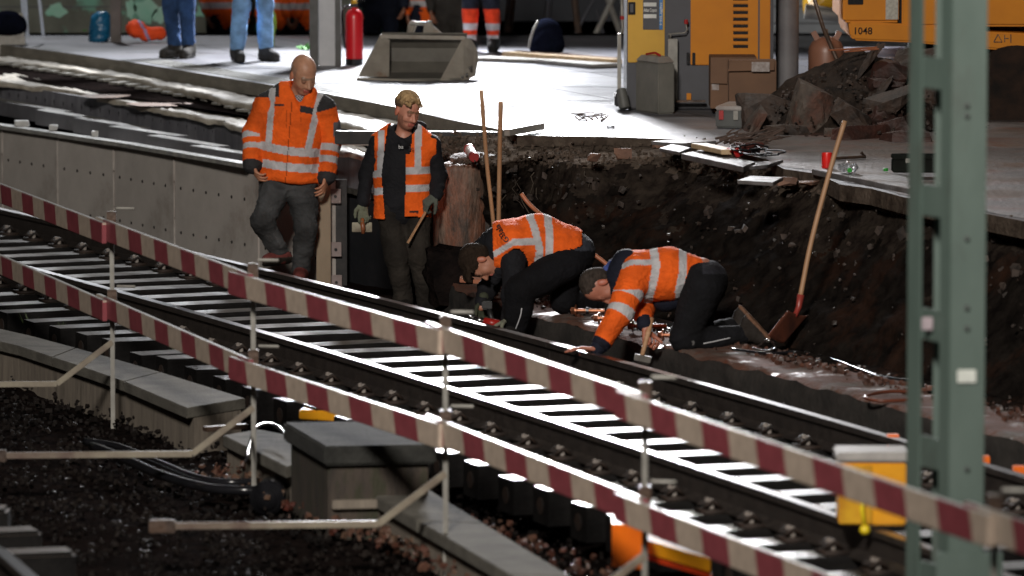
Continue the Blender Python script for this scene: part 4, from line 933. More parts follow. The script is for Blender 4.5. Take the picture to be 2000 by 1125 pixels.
# ---------------------------------------------------------------- platform
EDGE = [(-250, 64), (0, 87), (120, 102), (249, 120), (380, 142), (508, 163), (632, 182), (795, 213), (870, 232), (990, 255), (1010, 264)]
edge = [G(*p, 1.0) for p in EDGE]
right = [G(*p, 1.0) for p in [(1180, 267), (1320, 272), (1360, 285), (1430, 296), (1500, 312), (1530, 330), (1600, 340), (1640, 360), (1700, 368), (1770, 386), (2000, 432), (2300, 492)]]
poly = edge+right+[V((14, 30, 1.0)), V((60, 30, 1)), V((60, 55.4, 1.0)), V((-9, 55.4, 1.0))]
b = MB(); b.prism([V((p.x, p.y, 0.89)) for p in poly], (0, 0, 0.11)); po = b.build('platform', platm); tag(po, kind='structure')
conct = mat('platform_side', (0.2, 0.185, 0.155), (0.13, 0.12, 0.10), rough=0.8, scale=4, bump=0.3, bscale=40, stretch=(1, 1, 3))
two_mats(po, conct, lambda p: abs(p.normal.z) < 0.5)
po.data.materials.append(sandlip)
for p in po.data.polygons:
    if abs(p.normal.z) < 0.5 and p.center.x > -0.05 and p.center.y < 43: p.material_index = 2
# ribbed tactile strip near the edge
b = MB()
es = polyline(edge[3:], 120)
for k in range(9):
    o_ = 0.10+k*0.035
    pts = []
    for i, p in enumerate(es):
        d = (es[min(i+1, 119)]-es[max(i-1, 0)]).normalized(); pts.append(p+V((-d.y, d.x, 0))*(o_)+V((0, 0, 0.0)))
    b.sweep(pts, [(-0.011, 0.0), (-0.006, 0.006), (0.006, 0.006), (0.011, 0.0)], closed=False)
tag(b.build('tactile_paving', mat('tactile', (0.42, 0.42, 0.40), (0.3, 0.3, 0.28), rough=0.5)), kind='structure')
# joint lines / dark seams on the platform are real shallow strips of bitumen
b = MB()
for k in range(12):
    x0 = 0.6+k*1.1
    b.beam((x0, 43.6, 1.0015), (x0-4.0, 55, 1.0015), 0.012, 0.002)
for yy in (46.2, 48.0, 50.1, 52.4):
    b.beam((-0.9-(yy-45)*0.36, yy+0.2, 1.0015), (5, yy-1.2, 1.0015), 0.012, 0.002)
tag(b.build('paving_joints', mat('bitumen', (0.05, 0.05, 0.05), rough=0.6)), kind='structure')
# ---------------------------------------------------------------- old track bed between wall and platform
def strip(name, up, lo, z, m, n=70, amp=0.0, skirt=0.0, w=8, kind='structure', zlo=None):
    zf = z if callable(z) else (lambda x: z)
    U = polyline([G(*p, zf(p[0])) for p in up], n); Lo = polyline([G(*p, zf(p[0])) for p in lo], n)
    b = MB(); sc = 5
    for j in range(w+(1 if skirt else 0)):
        for i in range(n):
            t = min(1, j/(w-1)); p = U[i].lerp(Lo[i], t)
            p = p+V((0, 0, amp*fract(p, sc)*1.0))
            if 0.99 < t: p = p+V((0, 1, 0))*amp*1.5*fract(V((p.x, p.y, 9)), 6)
            if j == w: p = p-V((0, 0, skirt))
            b.v.append(p)
    for j in range(w-1+(1 if skirt else 0)):
        for i in range(n-1): b.f.append((j*n+i, j*n+i+1, (j+1)*n+i+1, (j+1)*n+i))
    o = b.build(name, m, None, 0, amp > 0); tag(o, kind=kind); return o
UPA = [(-300, 62), (0, 98), (249, 132), (508, 178), (632, 200), (795, 238), (880, 262)]
LOA = [(-300, 80), (0, 118), (249, 152), (462, 198), (600, 225), (740, 258), (790, 270)]
ZL = lambda a, b: (lambda x: lerp(a, b, max(-0.6, min(1.2, x/500))))
strip('sand_strip', UPA, LOA, ZL(0.90, 0.885), sandm, 90, 0.02, 0.045)
strip('old_trackbed', LOA, [(-300, 110), (0, 146), (249, 190), (476, 226), (600, 250), (655, 262), (700, 268)], ZL(0.862, 0.80), ground_m, 60, 0.008)
strip('sand_bank', [(-300, 108), (0, 141), (120, 163), (231, 180), (350, 200), (476, 222), (600, 248), (680, 268)], [(-300, 124), (0, 160), (140, 178), (249, 201), (427, 235), (478, 252), (600, 280), (760, 318)], ZL(0.86, 0.76), sandm, 90, 0.022, 0.04)
# brown pads on the sand bank, painting the shadow of a standing man
for k, (px, py, w_, h_) in enumerate([(205, 190, 45, 5), (310, 206, 60, 6)]):
    c = G(px, py, 0.86-0.0002*px+0.008); b = MB(); n = 18
    b.add([c+V((math.cos(t)*w_/F*c.y*(1+0.2*math.sin(3*t)), math.sin(t)*0.28*(1+0.2*math.cos(2*t)), 0.01)) for t in [6.283*i/n for i in range(n)]]+[c+V((0, 0, 0.02))], [(i, (i+1) % n, n) for i in range(n)])
    tag(b.build('shadow_patch', mat('shadow_brown', (0.25, 0.10, 0.03), (0.15, 0.06, 0.02), rough=0.5, bump=0.5), None, 0, True), kind='structure')
# rungs: sleeper ends of the lifted track
rungm = mat('rung_wood', (0.3, 0.29, 0.26), (0.16, 0.15, 0.13), rough=0.3, scale=8)
R0 = [(20, 124), (60, 130), (95, 136), (130, 140), (180, 149), (230, 158), (280, 168), (330, 177), (380, 186), (430, 197), (465, 208), (500, 216), (560, 230), (640, 250)]
rp = polyline([V((x, y_, 0)) for x, y_ in R0], 26)
for i, q in enumerate(rp):
    b = MB(); a_ = G(q.x-24, q.y+1.5+random.uniform(-1, 1), 0.885-0.00012*q.x); e_ = G(q.x+26+random.uniform(-8, 8), q.y-1.5, 0.889-0.00012*q.x); b.beam(a_, e_, 0.13, 0.02)
    thing_mesh(b, 'timber_bearer', rungm, 'narrow wet bearer in the stepped row along the lifted track below the platform', 'bearer', (a_+e_)/2, 0.004, group='bearers of the lifted track')
# riveted sheet wall
def vwall(name, top, z0, z1, m, label, cat, thick=0.05, n=60, bevel=0.0):
    T = polyline([G(*p, lerp(z1+0.07, z1-0.04, max(-0.6, min(1.2, p[0]/500)))) for p in top], n); b = MB()
    b.sweep(T, [(-thick/2, 0), (thick/2, 0), (thick/2, z0-z1), (-thick/2, z0-z1)])
    return thing_mesh(b, name, m, label, cat, T[n//2], bevel), T
rw, T = vwall('sheet_wall', [(-300, 126), (0, 161), (249, 203), (427, 238), (478, 254), (600, 284), (770, 322)], 0.52, 0.77, mat('sheet_steel', (0.17, 0.17, 0.185), (0.10, 0.10, 0.115), rough=0.5, scale=3, stretch=(4, 4, 0.5)), 'long dark sheet metal wall with a row of upright stains between sand bank and stacked beams', 'metal wall')
T = polyline(T, 64); b = MB()
for p in T[1:-1]:
    b.lathe(p+V((0.01, -0.03, -0.10)), [(0.003, -0.06), (0.018, -0.02), (0.024, 0.02), (0.006, 0.06)], 6)
o = b.build('rivet', mat('rivet_dark', (0.015, 0.015, 0.016), rough=0.6), rw)
tag(o, kind='stuff')
# stepped concrete beams
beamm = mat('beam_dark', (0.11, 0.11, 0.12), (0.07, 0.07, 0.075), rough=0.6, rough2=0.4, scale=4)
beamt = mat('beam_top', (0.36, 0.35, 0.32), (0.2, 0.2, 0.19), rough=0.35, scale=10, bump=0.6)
for i, (x0, y0, x1, y1) in enumerate([(-150, 172, 48, 202), (-40, 190, 118, 218), (68, 214, 186, 234), (142, 230, 268, 250), (210, 246, 342, 266), (285, 264, 422, 286), (368, 284, 520, 308)]):
    a_ = G(x0, y0, 0.70-0.0002*x0); e_ = G(x1, y1, 0.70-0.0002*x1); d = (e_-a_).normalized(); n_ = V((d.y, -d.x, 0)); w_ = 0.14
    b = MB(); b.prism([a_, e_, e_-n_*w_, a_-n_*w_], (0, 0, -0.13)); o = thing_mesh(b, 'concrete_beam', beamm, 'long concrete beam with a wet top stacked in a stepped row behind the panel wall', 'beam', a_, 0.006, group='stepped concrete beams')
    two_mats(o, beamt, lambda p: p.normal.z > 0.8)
tag(strip('trench_floor', [(-300, 150), (0, 192), (195, 231), (476, 291), (780, 350)], [(-300, 214), (0, 262), (480, 335), (640, 370), (700, 390)], 0.30, ground_m, 40), kind='structure')
# panel wall
PW = [(-160, 226), (4, 252), (112, 268), (222, 283), (340, 303), (505, 329), (640, 352)]
pw = [G(*p, 0.56) for p in PW]
for i in range(len(pw)-1):
    a_, e_ = pw[i], pw[i+1]; d = (e_-a_).normalized(); n_ = V((d.y, -d.x, 0)); a2 = a_+d*0.008; e2 = e_-d*0.008
    r = empty('wall_panel', (a_+e_)/2+V((0, 0, -0.61)), ['grey concrete wall panel at the left picture edge', 'concrete wall panel at the left, first full one', 'concrete wall panel below the third stepped beam', 'concrete wall panel between the two white open joints', 'concrete wall panel just left of the bald man', 'concrete wall panel behind the legs of the bald man'][i], 'wall panel', 'panels of the concrete wall')
    b = MB(); z1 = 0.50; b.prism([a2+V((0, 0, 0)), e2, e2-n_*0.09, a2-n_*0.09], (0, 0, -1.15)); b.build('slab', panelm, r, 0.006)
    hb = MB(); L = (e2-a2).length
    for row, zz in ((0, 0.24), (1, -0.12)):
        k = 0.12
        while k < L-0.05: hb.cyl(a2+d*k+n_*0.001+V((0, 0, zz-0.5)), a2+d*k+n_*0.006+V((0, 0, zz-0.5)), 0.014, 0.011, 10); k += 0.235
    if i in (1, 3, 4):
        b = MB(); b.box(a2+n_*0.004+V((0.0, 0, -0.12)), (0.016, 0.012, 0.2)); b.box(a2+n_*0.004+V((0.0, 0, -0.36)), (0.010, 0.012, 0.3)); b.build('lit_joint_strip', capm, r)  # pale strip painted for the light showing through the open joint
    o = hb.build('anchor_hole', mat('hole_dark', (0.02, 0.018, 0.016), rough=0.8), r); o['kind'] = 'stuff'
# cap plank
b = MB(); CP = [G(*p, 0.60) for p in [(-160, 222), (0, 244), (240, 279), (480, 320)]]; b.sweep(CP, [(-0.10, 0), (0.02, 0), (0.02, -0.035), (-0.10, -0.035)])
thing_mesh(b, 'cap_plank', beamt, 'long pale wet plank lying along the top of the concrete panels', 'plank', CP[1], 0.003)
for (px, py, s_) in ((42, 242, 0.12), (105, 251, 0.07), (186, 262, 0.05)):
    c = G(px, py, 0.62); b = MB(); b.box(c+V((0, 0, 0.0)), (s_, 0.08, 0.05), jit=0.01); thing_mesh(b, 'polystyrene_block', mat('polystyrene', (0.6, 0.6, 0.58), rough=0.7), 'white foam block lying on the wall top, %s' % ('largest of three' if s_ == .12 else 'middle one of three' if s_ == .07 else 'smallest of three'), 'foam block', c, 0.006, group='foam blocks on the wall top')
# post at the end of the panel wall and the squares on it
p0 = G(641, 554, -0.36); p0 = V((pw[-1].x, pw[-1].y, -0.45))
yb = mat('stained_end', (0.27, 0.20, 0.13), (0.2, 0.145, 0.09), rough=0.6, scale=3, stretch=(1, 1, 0.4), bump=0.2)
b = MB(); b.box(p0+V((-0.03, -0.07, 0.5)), (0.11, 0.06, 1.0)); thing_mesh(b, 'end_post', yb, 'rust stained square post closing the right end of the panel wall', 'post', p0, 0.006)
b = MB(); b.box(p0+V((0.10, 0.08, 0.5)), (0.09, 0.09, 1.02)); hp_ = b.build('holding_post', blackst, None, 0.004, org=p0+V((0.1, 0.08, 0))); tag(hp_, 'black upright carrying three square steel plates right of the panel wall', 'post')
for px, py in ((655, 383), (656, 487), (657, 551)):
    c = W(px, py, p0.y-0.02); b = MB(); b.box(c, (0.085, 0.02, 0.11)); q = b.build('square_plate', mat('plate_grey', (0.25, 0.2, 0.19), (0.16, 0.12, 0.11), rough=0.4, metal=0.3), hp_, 0.003)
    b = MB(); b.cyl(c+V((0, -0.01, 0)), c+V((0, -0.022, 0)), 0.012, 0.012, 8); b.build('bolt', blackst, q)
# black formwork behind the young man
a_ = V((p0.x+0.1, p0.y+0.35, -0.5)); e_ = G(850, 560, -0.3); e_ = V((e_.x+0.1, 42.6, -0.5))
b = MB(); n_ = 40
vs = []
for k in range(n_):
    t = k/(n_-1); p = a_.lerp(e_, t); top = 0.36+0.25*max(0, min(1, (t-0.05)*3))*0.0+0.02*math.sin(t*9); vs += [p, V((p.x, p.y, top))]
b.add(vs, [(2*k, 2*k+2, 2*k+3, 2*k+1) for k in range(n_-1)]); 
b.prism([a_+V((0, 0.02, 0)), e_+V((0, 0.02, 0)), e_+V((0, 0.05, 0)), a_+V((0, 0.05, 0))], (0, 0, 0.9))
thing_mesh(b, 'formwork_board', mat('tar_black', (0.010, 0.011, 0.013), (0.016, 0.016, 0.018), rough=0.7, scale=3, bump=0.2, spec=0.15), 'black tarred board standing behind the young man at the end of the pit', 'board', a_)
# concrete shelf left of the footing & planks on it
strip('broken_shelf', [(600, 285), (700, 292), (770, 305), (840, 300)], [(600, 335), (655, 352), (720, 372), (845, 372)], 0.42, sandm, 40, 0.03, 0.08)
for lab, A_, B_, z_, w_, h_, m_ in (('pale plank sticking out between the two standing men', (640, 341), (724, 318), 0.55, 0.05, 0.03, mat('pine', (0.55, 0.4, 0.24), (0.42, 0.3, 0.17), rough=0.5, scale=3, stretch=(1, 8, 1))), ('white painted strip lying below the pale plank', (655, 338), (716, 360), 0.46, 0.07, 0.02, mat('paint_white', (0.6, 0.6, 0.6), (0.5, 0.5, 0.48), rough=0.4)),
        ('thin bright rail bar left of the young man, upper one', (655, 259), (745, 262), 0.86, 0.03, 0.02, galv), ('thin bright rail bar left of the young man, lower one', (680, 264), (758, 267), 0.82, 0.03, 0.02, galv)):
    a_, e_ = G(*A_, z_), G(*B_, z_); b = MB(); b.beam(a_, e_, w_, h_); thing_mesh(b, 'plank' if 'bar' not in lab else 'metal_bar', m_, lab, 'plank' if 'bar' not in lab else 'bar', (a_+e_)/2, 0.003)
# ---------------------------------------------------------------- round footing
fc_ = W(900, 540, 41.6); 
def foot(u, v):
    a = u*2*math.pi; r = 0.205+0.012*noise.noise(V((math.cos(a)*2, math.sin(a)*2, v*3)))+0.006*noise.noise(V((math.cos(a)*9, math.sin(a)*9, v*9)))
    zt = 0.83+0.03*noise.noise(V((math.cos(a)*3, math.sin(a)*3, 0)))
    if v > 0.93: r *= (1-(v-0.93)/0.07)
    return V((fc_.x+math.cos(a)*r, fc_.y+0.05+math.sin(a)*r, lerp(-0.55, zt, min(1, v/0.93))))
fo = grid_mesh('column_footing', foot, 64, 50, mat('rust_concrete', (0.26, 0.075, 0.03), (0.17, 0.12, 0.09), rough=0.7, rough2=0.45, scale=3.2, bump=0.6, bscale=30, dirt=(0.045, 0.03, 0.022), dscale=3.0, dth=(0.43, 0.58), stretch=(1.6, 1.6, 0.5)))
tag(fo, 'stout round concrete footing streaked orange and grey beside the young man', 'footing')
# second square shoulder of the footing on its right
b = MB(); v_, f_ = rock(W(925, 420, 41.75), (0.36, 0.4, 0.93), n=60, seed=4, rough=0.03); b.add(v_, f_)
thing_mesh(b, 'concrete_stump', mat('stump_concrete', (0.15, 0.10, 0.08), (0.09, 0.065, 0.055), rough=0.8, scale=5, bump=0.6, bscale=25, dirt=(0.035, 0.028, 0.024), dscale=4.5, dth=(0.42, 0.56), stretch=(1.5, 1.5, 0.6)), 'rough grey and pink concrete stump against the right of the orange footing', 'footing', W(925, 540, 41.75), 0, True, auto=0.7)
b = MB(); v_, f_ = rock(W(900, 545, 41.3), (0.55, 0.5, 0.5), n=50, seed=14, rough=0.08); b.add(v_, f_)
thing_mesh(b, 'concrete_lump', ground_m, 'dark wet concrete lump at the foot of the orange footing', 'rubble', W(900, 560, 41.3), 0, True, auto=0.7)
# ------------------------------------------------------------------ barrier
redw = None
def stripe_mat():
    m = bpy.data.materials.new('barrier_stripes'); m.use_nodes = True; nt = m.node_tree; N = nt.nodes; L = nt.links; b = N['Principled BSDF']
    tc = N.new('ShaderNodeTexCoord'); sx = N.new('ShaderNodeSeparateXYZ'); L.new(tc.outputs['Object'], sx.inputs[0])
    md = N.new('ShaderNodeMath'); md.operation = 'FRACT'; ml = N.new('ShaderNodeMath'); ml.operation = 'MULTIPLY'; ml.inputs[1].default_value = 1/0.70
    ad = N.new('ShaderNodeMath'); ad.operation = 'MULTIPLY_ADD'; ad.inputs[1].default_value = 0.35; L.new(sx.outputs['Z'], ad.inputs[0]); L.new(sx.outputs['X'], ad.inputs[2])
    L.new(ad.outputs[0], ml.inputs[0]); L.new(ml.outputs[0], md.inputs[0])
    gt = N.new('ShaderNodeMath'); gt.operation = 'GREATER_THAN'; gt.inputs[1].default_value = 0.5; L.new(md.outputs[0], gt.inputs[0])
    nz = N.new('ShaderNodeTexNoise'); nz.inputs['Scale'].default_value = 14; nz.inputs['Detail'].default_value = 8; L.new(tc.outputs['Object'], nz.inputs['Vector'])
    mx = N.new('ShaderNodeMix'); mx.data_type = 'RGBA'; L.new(gt.outputs[0], mx.inputs[0]); mx.inputs[6].default_value = (0.62, 0.50, 0.40, 1); mx.inputs[7].default_value = (0.33, 0.075, 0.09, 1)
    m2 = N.new('ShaderNodeMix'); m2.data_type = 'RGBA'; m2.blend_type = 'MULTIPLY'; m2.inputs[0].default_value = 0.5; L.new(mx.outputs[2], m2.inputs[6]); L.new(nz.outputs['Fac'], m2.inputs[7])
    L.new(m2.outputs[2], b.inputs['Base Color']); b.inputs['Roughness'].default_value = 0.4
    return m
bst = stripe_mat()
boardtop = mat('board_edge', (0.45, 0.45, 0.44), (0.35, 0.35, 0.34), rough=0.35, scale=20)
posts = [(-2.56, 36.5), (-1.50, 33.0), (-0.352, 30.1), (0.634, 27.1), (1.965, 23.1)]
posts_w = [V((W(px, 700, Y).x, Y, 0)) for px, Y in ((220, 36.5), (495, 33.0), (870, 30.1), (1260, 27.1), (1945, 23.1))]
pm = [posts_w[0]+(posts_w[0]-posts_w[1])*1.05]+posts_w+[posts_w[-1]+(posts_w[-1]-posts_w[-2])]
names_ = ['far left end of the barrier', 'second upright, in front of the left coping', 'third upright, in front of the dark sleeper ends', 'middle upright, beside the stone pier', 'upright behind the orange block', 'blurred upright at the right of the steel mast', 'last upright at the right']
for i, p in enumerate(pm):
    if not (1 <= i <= 5): continue
    r = empty('barrier_post', V((p.x, p.y, -0.55)), 'slim grey barrier post, %s' % names_[i], 'barrier post', 'posts of the striped barrier')
    b = MB(); b.box((p.x, p.y, 0.18), (0.028, 0.028, 1.5)); b.build('upright', galv, r, 0.004)
    d = (pm[min(i+1, 6)]-pm[i-1]).normalized(); side = V((-1, -0.07, 0)).normalized()
    k = V((p.x, p.y, 0.08)); e = V((p.x, p.y, -0.19))+side*0.36; q = e+side*1.15
    if i < 5 :
        b = MB(); b.beam(k, e, 0.036, 0.036); b.beam(e, q, 0.036, 0.036); b.build('arm', mat('arm_paint', (0.10, 0.065, 0.05), (0.26, 0.23, 0.17), rough=0.5, scale=3), r, 0.003)
        b = MB(); b.box(q+V((0, 0, 0)), (0.14, 0.06, 0.07)); b.build('rail_clamp', steelr, r, 0.006)
    for z in (0.84, 0.335):
        b = MB(); b.box((p.x, p.y, z), (0.06, 0.07, 0.17)); h = b.build('board_bracket', steelr, r, 0.004)
        b = MB(); b.cyl((p.x+0.03, p.y, z+0.105), (p.x+0.15, p.y-0.02, z+0.105), 0.010, 0.010, 8); b.build('locking_bar', galv, h, 0.002)
for row, z in ((0, 0.80), (1, 0.30)):
    for i in range(len(pm)-1):
        a, e = pm[i], pm[i+1]; d = (e-a).normalized(); n = V((d.y, -d.x, 0))
        a2 = a-d*0.16+n*(0.055 if i % 2 else 0.085); e2 = e+d*0.16+n*(0.055 if i % 2 else 0.085); L = (e2-a2).length; c = (a2+e2)/2
        b = MB(); b.box((0, 0, z), (L, 0.032, 0.135)); me = b.build('barrier_board', bst, None, 0.004, org=(0, 0, z))
        me.location = V((c.x, c.y, z+(0.012 if i % 2 else 0))); me.rotation_euler = (0, 0, math.atan2(d.y, d.x))
        two_mats(me, boardtop, lambda p: p.normal.z > 0.8)
        tag(me, '%s striped barrier board, %s' % (('upper', 'lower')[row], ['left of the first visible post', 'between the two leftmost posts', 'between second and third post', 'between third and fourth post', 'between fourth post and the post beyond the mast', 'at the right picture edge'][i]), 'barrier board', 'striped barrier boards')
# ------------------------------------------------------------------ mast
mg = mat('mast_green', (0.105, 0.145, 0.125), (0.08, 0.115, 0.098), rough=0.6, scale=3, bump=0.1, dirt=(0.06, 0.065, 0.055), dscale=2.2, dth=(0.52, 0.72), stretch=(1, 1, 0.35))
mr = empty('steel_mast', (2.0, 25.6, -0.6), 'tall pale green steel mast of two channels joined by battens, standing between barrier and rail', 'mast')
Ym = 25.6
xl, xr = W(1800, 500, Ym).x, W(1893, 500, Ym).x
def channel(x0, x1, depth, y):
    b = MB(); t = 0.012
    b.box(((x0+x1)/2, y, 2.7), (x1-x0, t, 6.6)); 
    b.box((x0+t/2, y+depth/2+t/2+0.001, 2.7), (t, depth, 6.6)); b.box((x1-t/2, y+depth/2+t/2+0.001, 2.7), (t, depth, 6.6)); return b
ob = channel(W(1858, 500, Ym-.06).x, W(1925, 500, Ym-.06).x, 0.10, Ym-0.06).build('channel', mg, mr, 0.002)
P0 = V((W(1858, 500, Ym).x-0.004, Ym-0.05, 0)); P1 = V((W(1775, 500, Ym+.35).x, Ym+0.35, 0)); e_ = P1-P0; LL = e_.length; e_.normalize(); Rm = Matrix.Rotation(math.atan2(e_.y, e_.x), 3, 'Z')
def side(s0, s1, zc, h, name, t=0.012, off=0.0):
    nn = V((-e_.y, e_.x, 0)); c = P0+e_*(s0+s1)/2+nn*off; b = MB(); b.box((c.x, c.y, zc), (s1-s0, t, h), Rm); return b.build(name, mg, mr, 0.002)
side(0.0, LL*0.24, 2.7, 6.6, 'channel_flange'); side(LL*0.70, LL, 2.7, 6.6, 'channel_flange')
b = MB(); b.box((P0.x+0.02, P0.y+0.45, 2.7), (0.13, 0.012, 6.6)); b.build('back_web', mg, mr, 0.002)
for zc in (W(1800, 147, Ym).z, W(1800, 398, Ym).z, W(1800, 642, Ym).z, W(1800, 893, Ym).z, W(1800, -105, Ym).z, W(1800, 1140, Ym).z): side(LL*0.2, LL*0.75, zc, 0.145, 'batten_plate', 0.012, -0.014)
boltm = mat('bolt_dark', (0.05, 0.06, 0.055), rough=0.5)
for zz in (205, 225, 465, 600, 640, 915):
    b = MB(); b.cyl(W(1888, zz, Ym-0.07), W(1888, zz, Ym-0.085), 0.012, 0.012, 8); b.build('bolt', boltm, mr, 0.002)
b = MB(); b.box(W(1888, 735, Ym-0.075), (0.085, 0.008, 0.06)); b.build('reflector', mat('refl_white', (0.75, 0.78, 0.72), rough=0.3), mr, 0.003)
b = MB(); b.box(W(1811, 632, Ym+0.12), (0.05, 0.008, 0.06)); b.build('reflector', mat('refl_pink', (0.5, 0.42, 0.45), rough=0.3), mr, 0.003)
b = MB(); b.box(W(1893, 1125, Ym-0.09)+V((0, 0, 0)), (0.30, 0.03, 0.22)); b.build('foot_plate', mg, mr, 0.006)
# ------------------------------------------------------------------ near retaining coping, pier
cop = mat('coping', (0.13, 0.12, 0.098), (0.075, 0.068, 0.055), rough=0.95, scale=5, bump=0.35, bscale=50)
copf = mat('coping_face', (0.22, 0.185, 0.145), (0.15, 0.125, 0.10), rough=0.85, scale=4, bump=0.2, stretch=(5, 5, 0.7), dirt=(0.06, 0.05, 0.035), dscale=3, dth=(0.55, 0.75))
def coping(front, back, z, wallh, label, slabs, over=0.05):
    Fp = polyline([G(*p, z) for p in front], slabs*2+1); Bp = polyline([G(*p, z) for p in back], slabs*2+1)
    r = empty('retaining_wall', V((Fp[slabs].x, Fp[slabs].y, z-wallh)), label, 'low wall')
    for i in range(slabs):
        a, m_, e = Fp[2*i], Fp[2*i+1], Fp[2*i+2]; A, M_, E_ = Bp[2*i], Bp[2*i+1], Bp[2*i+2]; g = (e-a).normalized()*0.004
        b = MB(); b.prism([a+g, m_, e-g, E_-g, M_, A+g], (0, 0, -0.07)); b.build('coping_slab', cop, r, 0.006)
    b = MB(); n = len(Fp); 
    inn = [(f+(k-f)*0.12) for f, k in zip(Fp, Bp)]; out = [(k+(f-k)*0.08) for f, k in zip(Fp, Bp)]
    vs = []
    for p, q in zip(inn, out):
        for s_, zz in ((p, z-0.071), (q, z-0.071), (q, z-wallh), (p, z-wallh)): vs.append(V((s_.x, s_.y, zz)))
    b.add(vs, [(i*4+j, i*4+(j+1) % 4, (i+1)*4+(j+1) % 4, (i+1)*4+j) for i in range(n-1) for j in range(4)]+[(0, 1, 2, 3), tuple((n-1)*4+j for j in (3, 2, 1, 0))])
    b.build('wall', copf, r)
    return r
coping([(-250, 618), (0, 664), (110, 700), (225, 738), (365, 797)], [(-250, 600), (0, 640), (110, 668), (300, 722), (480, 778)], -0.2, 0.42, 'low concrete retaining wall with slab coping in the left foreground', 4)
coping([(435, 850), (480, 872), (560, 912)], [(505, 838), (560, 845), (680, 880)], -0.22, 0.4, 'short piece of low coped wall just left of the stone pier', 1)
coping([(660, 925), (800, 1008), (1000, 1125), (1200, 1240)], [(800, 930), (870, 976), (1115, 1125), (1330, 1240)], -0.24, 0.5, 'low coped wall running from the pier to the bottom picture edge', 3)
pr = empty('stone_pier', G(700, 1020, -0.5), 'square weathered concrete pier with a broad cap slab in the foreground', 'pier')
pz = 0.05; ct_ = [G(634, 872, pz), G(852, 868, pz), G(774, 822, pz), G(553, 824, pz)]
b = MB(); b.prism(ct_, (0, 0, -0.11)); b.build('cap_slab', mat('pier_cap', (0.034, 0.034, 0.03), (0.015, 0.015, 0.013), rough=0.95, scale=7, bump=0.5, bscale=40), pr, 0.012)
ci = sum(ct_, V())/4; st = [ci+(p-ci)*0.9+V((0, 0, -0.112)) for p in ct_]
b = MB(); b.prism(st, (0, 0, -0.6)); b.build('shaft', mat('pier_stone', (0.06, 0.045, 0.034), (0.026, 0.021, 0.017), rough=0.85, scale=4, bump=0.5, stretch=(4, 4, 0.8), dirt=(0.03, 0.03, 0.015), dscale=2.5), pr, 0.01)
b = MB(); b.beam(st[0]+V((0.02, -0.02, -0.22)), st[1]+V((0, -0.02, -0.22)), 0.05, 0.05); b.build('string_course', copf, pr, 0.005)
# hoses near the coping
hm = mat('hose_black', (0.012, 0.012, 0.014), rough=0.22, scale=10)
for lab, pts, r_ in (('thick glossy black hose curving over the ballast by the pier, upper one', [(165, 862), (230, 872), (300, 900), (380, 932), (440, 942), (500, 940)], 0.022), ('thick glossy black hose curving over the ballast by the pier, lower one', [(180, 872), (240, 895), (320, 930), (400, 952), (470, 958), (520, 956)], 0.028)):
    p = spline([G(x, y_, -0.36) for x, y_ in pts], 6); b = MB(); b.tube(p, r_, 10); thing_mesh(b, 'hose', hm, lab, 'hose', p[8], 0, True)
b = MB(); c = G(520, 975, -0.4); b.cyl(c, c+V((0.03, 0.28, 0)), 0.1, 0.1, 20); b.cyl(c+V((-0.002, -0.01, 0)), c+V((0, 0.02, 0)), 0.075, 0.075, 20); thing_mesh(b, 'pipe_end', hm, 'short thick black pipe end lying left of the pier', 'pipe', c, 0.01, True)
b = MB(); p = spline([G(480, 900, -0.1), G(500, 835, -0.1), G(540, 832, -0.12), G(565, 860, -0.15)], 6); b.tube(p, 0.01, 8); thing_mesh(b, 'cable', hm, 'thin glossy black cable arching over the coping by the pier', 'cable', p[6], 0, True)
b = MB(); c = G(410, 880, -0.3); b.beam(G(400, 838, -0.22), G(480, 832, -0.22), 0.06, 0.03); thing_mesh(b, 'wood_scrap', steelr, 'reddish brown board scrap lying between coping and pier', 'board', c, 0.003)
# near second track: rail end and sleeper ends at the bottom-left
pts = [V((-2.50+(27.9-y_)*0.40, y_, 0)) for y_ in (22, 24, 26, 27.9, 30, 33)]
pts = [G(-260, 960, 0), G(0, 1073, 0), G(60, 1125, 0), G(190, 1240, 0)]
rail('steel_rail', polyline(pts, 14), 'bright rail in the bottom left corner of the picture', 'rails of the corner track')
for i, (x0, y0, x1, y1) in enumerate(((-120, 990, 18, 990), (-120, 1040, 74, 1031), (-120, 1082, 142, 1072))):
    a_, e_ = G(x0, y0, -0.17), G(x1, y1, -0.17); b = MB(); b.beam(a_+V((0, 0, -0.09)), e_+V((0, 0, -0.09)), 0.22, 0.18)
    o = thing_mesh(b, 'track_sleeper', slpside, 'sleeper end of the corner track, %s of three' % ('farthest', 'middle', 'nearest')[i], 'sleeper', a_, 0.02, group='sleepers of the corner track'); two_mats(o, mat('sleeper_pale', (0.08, 0.06, 0.045), (0.05, 0.04, 0.03), rough=0.6), lambda p: p.normal.z > 0.8)
def wedge(name, lab, cat, quad, z, h, m, bevel=0.006, parts=None):
    q = [G(*p, z) for p in quad]; c = sum(q, V())/4; r = empty(name, V((c.x, c.y, z-h)), lab, cat)
    b = MB(); b.prism(q, (0, 0, -h)); b.build('housing', m, r, bevel); return r, q
orangep = mat('orange_plastic', (0.85, 0.17, 0.01), (0.7, 0.13, 0.01), rough=0.4, scale=4)
yelp = mat('yellow_plastic', (0.8, 0.36, 0.01), (0.65, 0.28, 0.01), rough=0.4, scale=4); yel2 = mat('yellow_box_paint', (0.62, 0.34, 0.015), (0.45, 0.2, 0.01), rough=0.4)
r, q = wedge('track_magnet', 'blurred orange block with a lower yellow tail clamped beside the sleeper ends', 'track device', [(1195, 1022), (1262, 1030), (1258, 1010), (1195, 1003)], 0.05, 0.22, orangep)
